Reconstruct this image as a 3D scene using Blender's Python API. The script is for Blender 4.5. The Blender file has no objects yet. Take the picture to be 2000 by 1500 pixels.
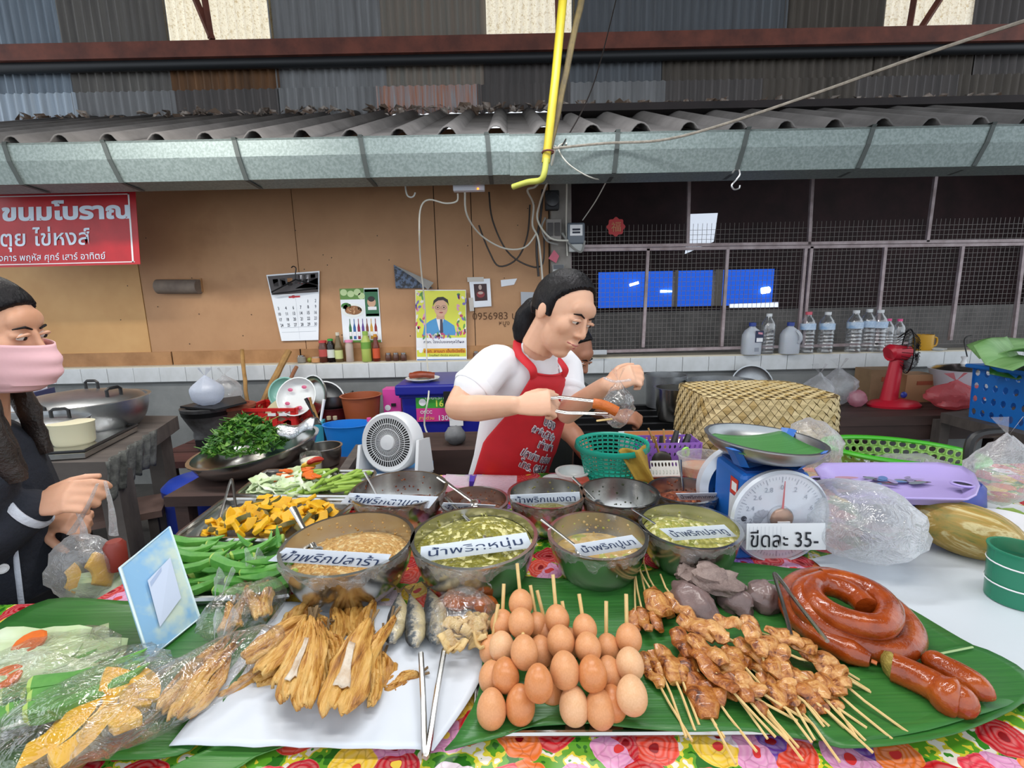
import bpy, bmesh, math, random
from math import sin, cos, pi, radians, sqrt, atan2
from mathutils import Vector as V, Matrix as MX, noise
RN = random.Random(11)
SC = bpy.context.scene
COL = SC.collection
# ---------------------------------------------------------------- camera
F, TZ, CZ = 900.0, 0.80, 1.38
PIT, ROL = radians(10.0), radians(1.15)
CAM = V((0, 0, CZ))
_f = V((0, cos(PIT), -sin(PIT))); _r0 = V((1, 0, 0)); _u0 = V((0, sin(PIT), cos(PIT)))
_r = _r0*cos(ROL) - _u0*sin(ROL); _u = _u0*cos(ROL) + _r0*sin(ROL)
cd = bpy.data.cameras.new('camera'); cam = bpy.data.objects.new('camera', cd); COL.objects.link(cam)
cd.sensor_width = 36; cd.lens = F/2000*36; cd.clip_start = .02; cd.clip_end = 100
cam.matrix_world = MX(((_r.x, _u.x, -_f.x, 0), (_r.y, _u.y, -_f.y, 0), (_r.z, _u.z, -_f.z, CZ), (0, 0, 0, 1)))
SC.camera = cam
# ---------------------------------------------------------------- world, light, exposure
w = bpy.data.worlds.new('world'); SC.world = w; w.use_nodes = True
bg = w.node_tree.nodes['Background']; bg.inputs[0].default_value = (.86, .93, 1.0, 1); bg.inputs[1].default_value = 1.6
SC.view_settings.view_transform = 'Standard'; SC.view_settings.look = 'None'
SC.view_settings.gamma = 1; SC.view_settings.use_curve_mapping = False
SC.view_settings.exposure = 0.0
def area(name, loc, rot, sx, sy, power, col=(1, 1, 1)):
    l = bpy.data.lights.new(name, 'AREA'); l.shape = 'RECTANGLE'; l.size = sx; l.size_y = sy; l.energy = power; l.color = col
    o = bpy.data.objects.new(name, l); COL.objects.link(o); o.location = loc; o.rotation_euler = rot; return o
area('tube_light', (-.55, .55, 2.75), (radians(-8), 0, 0), 1.2, .12, 13, (1, .97, .92))
area('tube_light', (.75, .5, 2.75), (radians(-8), 0, 0), 1.2, .12, 13, (1, .97, .92))
area('tube_light', (.1, 1.9, 2.9), (radians(10), 0, 0), 1.2, .12, 28, (.97, .98, 1))
area('tube_light', (-1.9, 2.0, 2.6), (radians(10), 0, 0), 1.2, .12, 26, (1, .96, .9))
# ---------------------------------------------------------------- pixel rays (photo is 2000 x 1500)
def ray(px, py): return _f + _r*((px-1000)/F) + _u*((750-py)/F)
def G(px, py, z=TZ):
    d = ray(px, py); return CAM + d*((z-CZ)/d.z)
def W(px, py, Y):
    d = ray(px, py); return CAM + d*(Y/d.y)
def depth(p): return (p-CAM).dot(_f)
def mpp(p): return depth(p)/F          # metres per photo pixel at p
def circ(cx, ytop, wpx, z):            # circle on a level plane from its far edge and its width
    far = G(cx, ytop, z); r = wpx*mpp(far)/2
    for _ in range(8):
        c = V((far.x*(far.y-r)/far.y, far.y-r, z)); r = wpx*mpp(c)/2
    return c, r
# ---------------------------------------------------------------- colours and materials
def lin(h):
    if not isinstance(h, str): return (*h[:3], 1)
    h = h.lstrip('#'); v = [int(h[i:i+2], 16)/255 for i in (0, 2, 4)]
    return (*[x/12.92 if x <= .04045 else ((x+.055)/1.055)**2.4 for x in v], 1)
class NT:
    def __init__(s, name):
        s.m = bpy.data.materials.new(name); s.m.use_nodes = True; s.t = s.m.node_tree
        s.b = s.t.nodes['Principled BSDF']; s.out = s.t.nodes['Material Output']; s.co = None
    def n(s, typ, **kw):
        nd = s.t.nodes.new('ShaderNode'+typ)
        for k, v in kw.items():
            if k[0] == 'i':
                nd.inputs[int(k[1:])].default_value = v
            else: setattr(nd, k, v)
        return nd
    def l(s, a, b): s.t.links.new(a, b)
    def coord(s, kind='Object', scale=(1, 1, 1), rot=(0, 0, 0)):
        tc = s.n('TexCoord'); mp = s.n('Mapping'); mp.inputs['Scale'].default_value = scale; mp.inputs['Rotation'].default_value = rot
        s.l(tc.outputs[kind], mp.inputs[0]); return mp.outputs[0]
    def noise(s, vec, scale, detail=4, rough=.6, dist=0):
        nd = s.n('TexNoise'); nd.inputs['Scale'].default_value = scale; nd.inputs['Detail'].default_value = detail
        nd.inputs['Roughness'].default_value = rough; nd.inputs['Distortion'].default_value = dist
        s.l(vec, nd.inputs['Vector']); return nd.outputs['Fac']
    def ramp(s, fac, stops, interp='LINEAR'):
        r = s.n('ValToRGB'); r.color_ramp.interpolation = interp; e = r.color_ramp.elements
        while len(e) < len(stops): e.new(.5)
        for el, (p, c) in zip(e, stops): el.position = p; el.color = lin(c)
        s.l(fac, r.inputs[0]); return r.outputs[0]
    def bump(s, h, strength=.3, dist=.01):
        b = s.n('Bump'); b.inputs['Strength'].default_value = strength; b.inputs['Distance'].default_value = dist
        s.l(h, b.inputs['Height']); s.l(b.outputs[0], s.b.inputs['Normal'])
    def math(s, op, a, b=None):
        nd = s.n('Math', operation=op)
        for i, x in enumerate((a, b)):
            if x is None: continue
            if isinstance(x, (int, float)): nd.inputs[i].default_value = x
            else: s.l(x, nd.inputs[i])
        return nd.outputs[0]
    def mix(s, fac, a, b, typ='MIX'):
        nd = s.n('MixRGB', blend_type=typ)
        for i, x in enumerate((fac, a, b)):
            if isinstance(x, (int, float)): nd.inputs[i].default_value = x
            elif isinstance(x, (str, tuple)): nd.inputs[i].default_value = lin(x)
            else: s.l(x, nd.inputs[i])
        return nd.outputs[0]
_mats = {}
def mat(name, col, rough=.5, metal=0, col2=None, scale=8, lo=.35, hi=.65, bump=0, bscale=None, stretch=(1, 1, 1), sss=0, coat=0, trans=0, alpha=1, emit=0, bdist=.01, spec=None):
    if name in _mats: return _mats[name]
    k = NT(name); b = k.b
    b.inputs['Base Color'].default_value = lin(col); b.inputs['Roughness'].default_value = rough; b.inputs['Metallic'].default_value = metal
    if spec is not None: b.inputs['Specular IOR Level'].default_value = spec
    if col2 or bump:
        co = k.coord('Object', stretch); nz = k.noise(co, scale)
        if col2: k.l(k.ramp(nz, [(lo, col), (hi, col2)]), b.inputs['Base Color'])
        if bump: k.bump(k.noise(co, bscale or scale*3), bump, bdist)
    if sss: b.inputs['Subsurface Weight'].default_value = sss; b.inputs['Subsurface Radius'].default_value = (.02, .008, .004)
    if coat: b.inputs['Coat Weight'].default_value = coat; b.inputs['Coat Roughness'].default_value = .1
    if trans: b.inputs['Transmission Weight'].default_value = trans; b.inputs['IOR'].default_value = 1.3
    if alpha < 1: b.inputs['Alpha'].default_value = alpha
    if emit: b.inputs['Emission Color'].default_value = lin(col); b.inputs['Emission Strength'].default_value = emit
    _mats[name] = k.m; return k.m
def film(name, tint='#ffffff', base=.10, edge=.55, milky=.35, wr=60, bs=.4):
    if name in _mats: return _mats[name]
    k = NT(name); t = k.n('BsdfTransparent'); g = k.n('BsdfGlossy'); d = k.n('BsdfTranslucent'); d2 = k.n('BsdfDiffuse')
    g.inputs['Roughness'].default_value = .12; d.inputs[0].default_value = lin(tint); d2.inputs[0].default_value = lin(tint)
    a = k.n('AddShader'); m0 = k.n('MixShader', i0=.5); k.l(d.outputs[0], m0.inputs[1]); k.l(d2.outputs[0], m0.inputs[2])
    m1 = k.n('MixShader', i0=milky); k.l(g.outputs[0], m1.inputs[1]); k.l(m0.outputs[0], m1.inputs[2])
    lw = k.n('LayerWeight', i0=.35); co = k.coord('Object'); nz = k.noise(co, wr, 3, .6, 1.5)
    bp = k.n('Bump'); bp.inputs['Strength'].default_value = bs; bp.inputs['Distance'].default_value = .01; k.l(nz, bp.inputs['Height'])
    for q in (g, d2): k.l(bp.outputs[0], q.inputs['Normal'])
    k.l(bp.outputs[0], lw.inputs['Normal'])
    fac = k.math('MINIMUM', k.math('ADD', k.math('MULTIPLY', lw.outputs['Facing'], edge), base), 1)
    m2 = k.n('MixShader'); k.l(fac, m2.inputs[0]); k.l(t.outputs[0], m2.inputs[1]); k.l(m1.outputs[0], m2.inputs[2])
    k.l(m2.outputs[0], k.out.inputs[0]); _mats[name] = k.m; return k.m
# ---------------------------------------------------------------- mesh building
class MB:
    def __init__(s): s.v = []; s.f = []; s.mi = []; s.c = 0
    def add(s, vs, fs, m=None, mi=None):
        o = len(s.v); s.v += [(m @ V(p)) if m else V(p) for p in vs]
        s.f += [tuple(i+o for i in f) for f in fs]; s.mi += [s.c if mi is None else mi]*len(fs); return s
    def box(s, c, d, m=None, mi=None, tp=1):
        x, y, z = d[0]/2, d[1]/2, d[2]/2; c = V(c)
        vs = [c+V((a*x*(1 if e < 0 else tp), b*y*(1 if e < 0 else tp), e*z)) for e in (-1, 1) for b in (-1, 1) for a in (-1, 1)]
        return s.add(vs, [(0, 2, 3, 1), (4, 5, 7, 6), (0, 1, 5, 4), (2, 6, 7, 3), (0, 4, 6, 2), (1, 3, 7, 5)], m, mi)
    def lathe(s, prof, n=20, m=None, mi=None, sx=1, sy=1, cap=True, arc=1.0):
        vs = []; fs = []; k = len(prof)
        for i in range(n):
            a = 2*pi*arc*i/n
            for r, z in prof: vs.append((r*cos(a)*sx, r*sin(a)*sy, z))
        for i in range(n if arc == 1 else n-1):
            j = (i+1) % n
            for q in range(k-1): fs.append((i*k+q, j*k+q, j*k+q+1, i*k+q+1))
        if cap:
            if prof[0][0] > 1e-4 and abs(prof[0][1]-prof[1][1]) > 1e-5: fs.append(tuple(i*k for i in range(n))[::-1])
            if prof[-1][0] > 1e-4: fs.append(tuple(i*k+k-1 for i in range(n)))
        return s.add(vs, fs, m, mi)
    def tube(s, pts, r, n=8, m=None, mi=None, cap=True, flat=1.0, up=None, closed=False):
        pts = [V(p) for p in pts]; k = len(pts); vs = []; fs = []
        rr = r if isinstance(r, (list, tuple)) else [r]*k; nrm = V(up) if up else None
        for i, p in enumerate(pts):
            t = (pts[(i+1) % k] - pts[i-1]) if closed else (pts[min(i+1, k-1)] - pts[max(i-1, 0)])
            t = t.normalized() if t.length > 1e-9 else V((0, 0, 1))
            if nrm is None: nrm = V((0, 0, 1)) if abs(t.z) < .9 else V((0, 1, 0))
            nrm = (nrm - t*nrm.dot(t)); nrm = nrm.normalized() if nrm.length > 1e-6 else t.orthogonal().normalized(); bn = t.cross(nrm)
            for j in range(n):
                a = 2*pi*j/n; vs.append(p + (bn*cos(a) + nrm*sin(a)*flat)*rr[i])
        for i in range(k if closed else k-1):
            for j in range(n):
                a = i*n; b = ((i+1) % k)*n; fs.append((a+j, a+(j+1) % n, b+(j+1) % n, b+j))
        if cap and not closed: fs.append(tuple(range(n))[::-1]); fs.append(tuple((k-1)*n+j for j in range(n)))
        return s.add(vs, fs, m, mi)
    def ball(s, c, r, n=12, k=8, m=None, mi=None, fn=None):
        c = V(c); rr = r if isinstance(r, (list, tuple)) else (r, r, r); vs = [(0, 0, -1)]; fs = []
        for i in range(1, k):
            t = -pi/2+pi*i/k
            for j in range(n): a = 2*pi*j/n; vs.append((cos(t)*cos(a), cos(t)*sin(a), sin(t)))
        vs.append((0, 0, 1)); last = len(vs)-1
        for j in range(n): fs.append((0, 1+(j+1) % n, 1+j)); fs.append((last, 1+(k-2)*n+j, 1+(k-2)*n+(j+1) % n))
        for i in range(k-2):
            for j in range(n): a = 1+i*n; b = a+n; fs.append((a+j, a+(j+1) % n, b+(j+1) % n, b+j))
        out = []
        for p in vs:
            p = V(p); q = V((p.x*rr[0], p.y*rr[1], p.z*rr[2]))
            if fn: q = fn(p, q)
            out.append(c+q)
        return s.add(out, fs, m, mi)
    def grid(s, fn, nu, nv, m=None, mi=None, wrap=False):
        vs = [fn(i/nu, j/nv) for j in range(nv+1) for i in range(nu+(0 if wrap else 1))]; w_ = nu+(0 if wrap else 1)
        fs = [(j*w_+i, j*w_+(i+1) % w_, (j+1)*w_+(i+1) % w_, (j+1)*w_+i) for j in range(nv) for i in range(nu)]
        return s.add(vs, fs, m, mi)
    def slab(s, pts, n_, h, m=None, mi=None):           # polygon with thickness h along n_
        k = len(pts); n_ = V(n_)*h; vs = [V(p) for p in pts] + [V(p)+n_ for p in pts]
        fs = [tuple(range(k))[::-1], tuple(range(k, 2*k))] + [(i, (i+1) % k, (i+1) % k+k, i+k) for i in range(k)]
        return s.add(vs, fs, m, mi)
    def poly(s, pts, m=None, mi=None): return s.add(pts, [tuple(range(len(pts)))], m, mi)
    def build(s, name, ms, parent=None, smooth=True, label=None, cat=None, group=None, kind=None, world=False, recalc=True, sub=0, solid=0, bevel=0, org=None):
        me = bpy.data.meshes.new(name); vs = s.v; loc = V((0, 0, 0))
        if parent is None:
            if org is not None: loc = V(org)
            else:
                xs = [p.x for p in vs]; ys = [p.y for p in vs]; zs = [p.z for p in vs]
                loc = V(((min(xs)+max(xs))/2, (min(ys)+max(ys))/2, min(zs)))
            vs = [p-loc for p in vs]
        elif world:
            im = TM[parent.name].inverted(); vs = [im @ p for p in vs]
        me.from_pydata([tuple(p) for p in vs], [], s.f)
        ms = ms if isinstance(ms, (list, tuple)) else [ms]
        for q in ms: me.materials.append(q)
        if len(ms) > 1: me.polygons.foreach_set('material_index', s.mi)
        if recalc:
            bm = bmesh.new(); bm.from_mesh(me); bmesh.ops.recalc_face_normals(bm, faces=bm.faces); bm.to_mesh(me); bm.free()
        me.polygons.foreach_set('use_smooth', [smooth]*len(me.polygons)); me.update()
        if smooth == 'auto' or (smooth and not sub):
            try: me.set_sharp_from_angle(angle=radians(42))
            except Exception: pass
        o = bpy.data.objects.new(name, me); COL.objects.link(o); o.location = loc; TM[o.name] = MX.Translation(loc)
        if parent: o.parent = parent; TM[o.name] = TM[parent.name].copy()
        if bevel: q = o.modifiers.new('bevel', 'BEVEL'); q.width = bevel; q.segments = 2; q.limit_method = 'ANGLE'
        if solid: q = o.modifiers.new('solid', 'SOLIDIFY'); q.thickness = solid; q.offset = 0
        if sub: q = o.modifiers.new('sub', 'SUBSURF'); q.levels = sub; q.render_levels = sub
        return tag(o, label, cat, group, kind)
TM = {}
def tag(o, label=None, cat=None, group=None, kind=None):
    for k, v in (('label', label), ('category', cat), ('group', group), ('kind', kind)):
        if v: o[k] = v
    return o
def thing(name, label, cat, loc=(0, 0, 0), rz=0, group=None, m=None, kind=None):
    o = bpy.data.objects.new(name, None); COL.objects.link(o); mw = m if m is not None else MX.Translation(V(loc)) @ MX.Rotation(rz, 4, 'Z')
    o.matrix_world = mw; TM[o.name] = mw; o.empty_display_size = .05
    return tag(o, label, cat, group, kind)
def dup(root, mw, label=None, group=None):
    r = root.copy(); COL.objects.link(r); r.matrix_world = mw; TM[r.name] = mw
    if label: r['label'] = label
    if group: r['group'] = group
    for ch in list(root.children):
        c = ch.copy(); COL.objects.link(c); c.parent = r
        for g in ch.children: d = g.copy(); COL.objects.link(d); d.parent = c
    return r
def frame(o, x, y):                                    # matrix with origin o, x axis, y axis
    x = V(x).normalized(); z = x.cross(V(y)).normalized(); y = z.cross(x)
    return MX(((x.x, y.x, z.x, o[0]), (x.y, y.y, z.y, o[1]), (x.z, y.z, z.z, o[2]), (0, 0, 0, 1)))
def rot(axis, deg): return MX.Rotation(radians(deg), 4, axis)
def tr(*p): return MX.Translation(V(p[0] if len(p) == 1 else p))
def crv(pts, k=6, closed=False):                       # Catmull-Rom through pts
    pts = [V(p) for p in pts]; n = len(pts); out = []
    for i in range(n if closed else n-1):
        if closed: p0, p1, p2, p3 = pts[i-1], pts[i], pts[(i+1) % n], pts[(i+2) % n]
        else: p0, p1, p2, p3 = pts[max(i-1, 0)], pts[i], pts[i+1], pts[min(i+2, n-1)]
        for j in range(k):
            t = j/k; out.append(.5*((2*p1)+(p2-p0)*t+(2*p0-5*p1+4*p2-p3)*t*t+(3*p1-p0-3*p2+p3)*t**3))
    if not closed: out.append(pts[-1])
    return out
def nz(p, s=1.0, o=0): return noise.noise(V((p[0]*s+o, p[1]*s-o, p[2]*s+2*o)))
def lerp(a, b, t): return a+(b-a)*t
def interp(xs, t):                                     # piecewise-linear table [(t, v)...]
    for (a, va), (b, vb) in zip(xs, xs[1:]):
        if t <= b: return lerp(va, vb, (t-a)/(b-a) if b > a else 0)
    return xs[-1][1]
def text(s, m, parent, mt, width=None, height=None, bold=0, name='lettering', bend=None, world=False, shear=0, depth=.0004):
    cu = bpy.data.curves.new('t', 'FONT'); cu.body = s; cu.size = 1; cu.align_x = 'CENTER'; cu.resolution_u = 2; cu.offset = bold; cu.shear = shear
    o = bpy.data.objects.new('t', cu); me = o.to_mesh()
    b = MB(); vs = [v.co.copy() for v in me.vertices]; fs = [tuple(p.vertices) for p in me.polygons]; o.to_mesh_clear()
    bpy.data.objects.remove(o); bpy.data.curves.remove(cu)
    if not vs: return None
    x0, x1 = min(v.x for v in vs), max(v.x for v in vs); y0, y1 = min(v.y for v in vs), max(v.y for v in vs)
    sc = width/(x1-x0) if width else height/(y1-y0); sy = height/(y1-y0) if height else sc
    out = []
    for v in vs:
        p = V(((v.x-(x0+x1)/2)*sc, (v.y-(y0+y1)/2)*sy, depth))
        out.append(bend(p) if bend else p)
    b.add(out, fs, m)
    return b.build(name, mt, parent, smooth=False, recalc=False, world=world)
WHITE = mat('white_paint', '#e8e8ea', .5); BLACK = mat('black_plastic', '#141416', .45); INK = mat('ink', '#1c2436', .6)
STEEL = mat('steel', '#c9c9c6', .22, 1, '#b4b2ae', 6, bump=.03, bscale=30); ALU = mat('aluminium', '#b9bbbd', .38, 1, '#a4a7aa', 9, bump=.05)
PAPER = mat('paper', '#e9edf2', .55, bump=.08, bscale=12); WOODS = mat('bamboo_stick', '#e2c68a', .55, 0, '#d3b070', 30)
FILM = film('clear_film', '#ffffff', .06, .55, .14, 26, 1.0); FILM2 = film('milky_film', '#f2f5fa', .22, .6, .6); WRAP = film('cling_wrap', '#ffffff', .2, .7, .3, 40, 1.0)
# ================================================================ the setting
def cmat(i, a, b, rough=.62, metal=.0, sc=3):
    return mat('corrugated_iron_%d' % i, a, rough, metal, b, sc, .35, .7, bump=.15, bscale=40, stretch=(6, 1, .25))
IRON = [cmat(0, '#8a97a4', '#69727c'), cmat(1, '#74706b', '#5b5856'), cmat(2, '#775130', '#513823'), cmat(3, '#8d8e90', '#6f6f70'), cmat(4, '#7a7871', '#89796c'),
        cmat(5, '#605a58', '#4d4948'), cmat(6, '#656a70', '#56585c'), cmat(7, '#5f574f', '#474039'), cmat(8, '#b8c6d4', '#9fa8b1'), cmat(9, '#9fa0a4', '#b5704a', sc=9)]
CONC = mat('concrete', '#8b8d8c', .85, 0, '#6f7272', 3, .3, .75, bump=.25, bscale=20)
CONCD = mat('dark_concrete', '#4d4b49', .8, 0, '#3a3938', 4, bump=.3, bscale=15)
b = MB(); b.box((0, 2, -.05), (16, 14, .1)); b.build('floor', CONCD, kind='structure', smooth=False)
# brown plywood wall with its boards, Y = 3.6
k = NT('plywood'); co = k.coord('Object'); n1 = k.noise(co, 1.6, 5, .6); k.l(k.ramp(n1, [(.3, '#a97d57'), (.55, '#b78b63'), (.75, '#a07450')]), k.b.inputs['Base Color']); k.b.inputs['Roughness'].default_value = .6
k.bump(k.noise(k.coord('Object', (1, 1, .2)), 60), .08); PLY = k.m
PLYL = mat('plywood_light', '#d2a56c', .6, 0, '#c4945c', 2, bump=.05); PLYT = mat('plywood_strip', '#b28356', .6, 0, '#94683f', 5)
wall = thing('wall_back', None, None, (0, 3.6, 0), kind='structure')
def panel(x0, x1, y0, y1, m, name='panel', Y=3.6, t=.012, par=None):  # a board given by photo pixels, lying on the wall plane
    a, bq, c, d = W(x0[1], y1, Y), W(x1[1], y1, Y), W(x1[0], y0, Y), W(x0[0], y0, Y)
    return MB().slab([a, bq, c, d], (0, -1, 0), t).build(name, m, par or wall, world=True, smooth=False)
b = MB(); b.box((-2.51, .12, 1.28), (5.78, .2, 2.56)); b.build('backing', CONCD, wall, smooth=False)
z0, zt = W(600, 706, 3.6).z+.1, 2.62
xs = [W(-60, 600, 3.6).x, W(285, 600, 3.6).x, W(592, 600, 3.6).x, W(855, 550, 3.6).x, W(925, 550, 3.6).x, W(1072, 500, 3.6).x]
xs = [xs[0]-1.2] + xs
for i in range(6):
    a, c = xs[i]+.003, xs[i+1]-.003
    MB().slab([(a, -.002*(i % 2), z0), (c, -.002*(i % 2), z0), (c, -.002*(i % 2), zt), (a, -.002*(i % 2), zt)], (0, -1, 0), .012).build('panel', PLYL if i < 2 else PLY, wall, smooth=False)
zs = W(600, 712, 3.6).z
for a, c in ((-8, W(340, 700, 3.6).x), (W(342, 700, 3.6).x, W(590, 700, 3.6).x), (W(592, 700, 3.6).x, W(1070, 700, 3.6).x)):
    a = max(a, -5.2); MB().slab([(a, -.014, zs), (c-.004, -.014, zs), (c-.004, -.014, z0), (a, -.014, z0)], (0, -1, 0), .01).build('bottom_board', PLYT, wall, smooth=False)
b = MB()
for i in range(26):
    x = RN.uniform(-3, .2); z = RN.uniform(1.1, 2.1); b.ball((x, -.015, z), (.004, .003, .004), 6, 4)
b.build('nail_heads', BLACK, wall)['kind'] = 'stuff'
# concrete lower wall and the tiled ledge
LY, LZ = 3.5, .95
b = MB(); b.box((0, LY+.18, LZ/2-.06), (13, .3, LZ-.12)); b.build('wall_lower', CONC, kind='structure', smooth=False)
led = thing('trim_1', None, None, (0, LY, LZ), kind='structure')
b = MB(); b.box((0, .09, -.065), (13, .16, .12)); b.build('ledge', CONC, led, smooth=False)
TILE = mat('white_tile', '#d9dcdf', .25, 0, '#c9cccd', 5); TILET = mat('cream_tile', '#c9c0ac', .35)
tb = MB(); tb.box((0, 0, -.058), (.197, .012, .112)); t0 = tb.build('tile', TILE, led, smooth=False, bevel=.002)
for i in range(60):
    o = t0 if i == 0 else t0.copy()
    if i: COL.objects.link(o)
    o.location = (-5.0+i*.2003, .004+RN.uniform(-.0015, .0015), -.002)
b = MB(); b.box((0, .09, .0), (12.4, .17, .012)); b.build('ledge_top', TILET, led, smooth=False)
# pillar with the meters
PX0, PX1 = W(1072, 480, 3.55).x, W(1110, 480, 3.55).x
b = MB(); b.box(((PX0+PX1)/2+.01, 3.56, 1.75), (PX1-PX0, .16, 1.62)); b.build('pillar', mat('painted_concrete', '#8f8a84', .7, 0, '#7a756f', 6), kind='structure', smooth=False)
# barred and meshed opening on the right
STL = mat('pink_grey_steel', '#ab9c9e', .5, .2, '#8c7c7c', 12); WIRE = mat('mesh_wire', '#7c7672', .55, .3)
win = thing('window_1', None, None, (0, 3.55, 0), kind='structure')
def bar(p, q, wd=.022, name='bar'):
    a, c = W(*p, 3.55), W(*q, 3.55); d = (c-a).normalized(); s = d.cross(V((0, 1, 0)))*wd/2
    MB().slab([a-s, c-s, c+s, a+s], (0, -1, 0), .02).build(name, STL, win, world=True, smooth=False)
for p, q in (((1112, 482), (2010, 470)), ((1112, 489), (2010, 477)), ((1140, 687), (1770, 670)), ((1345, 350), (1342, 480)), ((1585, 350), (1578, 478)), ((1825, 345), (1808, 474)),
             ((1265, 486), (1255, 678)), ((1420, 484), (1408, 676)), ((1572, 482), (1556, 676)), ((1583, 482), (1566, 676)), ((1727, 480), (1708, 675)), ((1878, 477), (1853, 664)), ((1112, 350), (1114, 690)), ((1998, 470), (1975, 670))):
    bar(p, q)
wx0, wx1 = PX1+.01, 4.1; b = MB(); zA, zB = 1.0, 1.93
gz = .034; n = int((wx1-wx0)/gz)
for i in range(n):
    b.box((wx0+i*gz, .012, (zA+zB)/2), (.0022, .0022, zB-zA))
for j in range(int((zB-zA)/gz)):
    b.box(((wx0+wx1)/2, .012, zA+j*gz), (wx1-wx0, .0022, .0022))
b.build('wire_mesh', WIRE, win, smooth=False)['kind'] = 'stuff'
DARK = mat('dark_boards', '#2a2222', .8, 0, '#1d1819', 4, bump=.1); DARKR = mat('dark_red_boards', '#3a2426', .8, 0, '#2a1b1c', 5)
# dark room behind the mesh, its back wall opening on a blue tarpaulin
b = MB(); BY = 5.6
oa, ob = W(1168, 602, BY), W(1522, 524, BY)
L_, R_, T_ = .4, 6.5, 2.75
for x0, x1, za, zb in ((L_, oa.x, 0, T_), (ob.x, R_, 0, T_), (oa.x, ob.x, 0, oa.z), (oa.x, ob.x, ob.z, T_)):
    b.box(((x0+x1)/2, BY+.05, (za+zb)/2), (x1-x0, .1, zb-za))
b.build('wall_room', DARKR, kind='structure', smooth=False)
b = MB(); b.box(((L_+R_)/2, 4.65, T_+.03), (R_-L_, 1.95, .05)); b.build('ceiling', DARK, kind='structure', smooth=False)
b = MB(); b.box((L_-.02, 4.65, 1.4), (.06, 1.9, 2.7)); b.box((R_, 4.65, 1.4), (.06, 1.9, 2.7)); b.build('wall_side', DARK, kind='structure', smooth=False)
hz = W(1400, 606, 4.3).z
b = MB(); b.box((3.4, 4.35, hz/2), (6.0, .1, hz)); b.build('wall_half', mat('grey_block', '#74706d', .9, 0, '#5b5856', 5, bump=.3), kind='structure', smooth=False)
b = MB()
for px in (1318, 1400): a = W(px, 600, BY); b.box((a.x, BY+.02, (oa.z+ob.z)/2), (.09 if px > 1350 else .04, .08, ob.z-oa.z))
b.build('trim_2', mat('pale_post', '#8d8478', .7), kind='structure', smooth=False)
k = NT('blue_tarp'); d = k.n('BsdfTranslucent'); d2 = k.n('BsdfDiffuse'); d.inputs[0].default_value = lin('#2b62d8'); d2.inputs[0].default_value = lin('#2b62d8')
mx = k.n('MixShader', i0=.35); k.l(d.outputs[0], mx.inputs[1]); k.l(d2.outputs[0], mx.inputs[2]); k.l(mx.outputs[0], k.out.inputs[0])
b = MB(); b.grid(lambda u, v: V((-.5+9*u, 7.6+.05*sin(u*31), .9+1.5*v)), 60, 4)
b.build('tarpaulin', k.m, label='blue tarpaulin sheet hanging beyond the dark room', cat='tarpaulin')
LAMP = mat('lit_tube', '#ffffff', .4, emit=7)
for i, (a, c, lb) in enumerate((((1230, 557), (1247, 552), 'slanting lit tube lamp seen left through the wire mesh'), ((1290, 569), (1316, 569), 'level lit tube lamp seen in the middle of the opening'), ((1488, 568), (1502, 566), 'round bright lamp at the right of the blue opening'))):
    p, q = W(*a, 7.57), W(*c, 7.57); MB().tube([p, q], .02 if i < 2 else .05, 8).build('tube_lamp', LAMP, label=lb, cat='lamp')
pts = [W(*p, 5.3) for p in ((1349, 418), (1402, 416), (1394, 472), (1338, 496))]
MB().slab(pts, (0, 1, 0), .01).build('glowing_panel', mat('daylight_glow', '#dfe8f6', .6, emit=.75), label='pale glowing panel standing for a daylit opening behind the wire mesh', cat='sheet')  # emission added to imitate daylight coming through a small window
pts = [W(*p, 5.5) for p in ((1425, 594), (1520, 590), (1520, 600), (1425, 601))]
MB().slab(pts, (0, 1, 0), .01).build('low_awning', mat('glowing_awning', '#e4ecff', .6, emit=1.0), label='pale awning strip given its own glow at the foot of the blue opening', cat='awning')  # brightness is emission painted onto the strip, which is no lamp
# ---- fibre cement roof, gutter, iron wall
FIB = mat('fibre_cement', '#7a7674', .85, 0, '#5a5755', 4, .3, .75, bump=.25, bscale=25)
GUT = mat('galvanised', '#8a9694', .5, .35, '#75827f', 70, .4, .6, bump=.05); GUTD = mat('strap_steel', '#4d5351', .6, .4)
roof = thing('ceiling_roof', None, None, (0, 2.75, 2.29), kind='structure')
pit, ex, ez = .268, 1.95, .84
def rib(x):
    t = ((x/pit) % 1.0); t = abs(t-.5)*2; return .05*sqrt(max(0, 1-(t/.36)**2)) if t < .36 else 0
off = W(400, 270, 2.75).x % pit
for s in range(14):
    x0 = -4.2+off+s*pit*2.3-pit*.15+.03; x0 = -4.3+s*pit*2
    b = MB(); N = 28
    dz = .004*(s % 2)
    b.grid(lambda u, v: V((x0+u*pit*2.05, v*ex, v*ez+dz+rib(x0+u*pit*2.05-off+pit*.5))), N, 2)
    b.build('roof_sheet', FIB, roof, solid=.008)
gut = thing('gutter', 'galvanised rain gutter running along the eave of the low roof', 'gutter', (0, 0, 0))
pr = [(2.76, 2.285), (2.72, 2.292), (2.70, 2.275), (2.70, 2.195), (2.735, 2.085), (2.9, 2.075), (2.9, 2.2)]
b = MB(); n = len(pr); xs = (-3.4, W(995, 300, 2.7).x, 3.6)
for i, (x0, x1) in enumerate(zip(xs, xs[1:])):
    o = .003*i; b.add([(x, y-o, z-o*2) for x in (x0, x1) for y, z in pr], [(j, j+1, n+j+1, n+j) for j in range(n-1)])
b.build('trough', GUT, gut, smooth=False, solid=.003)
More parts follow.
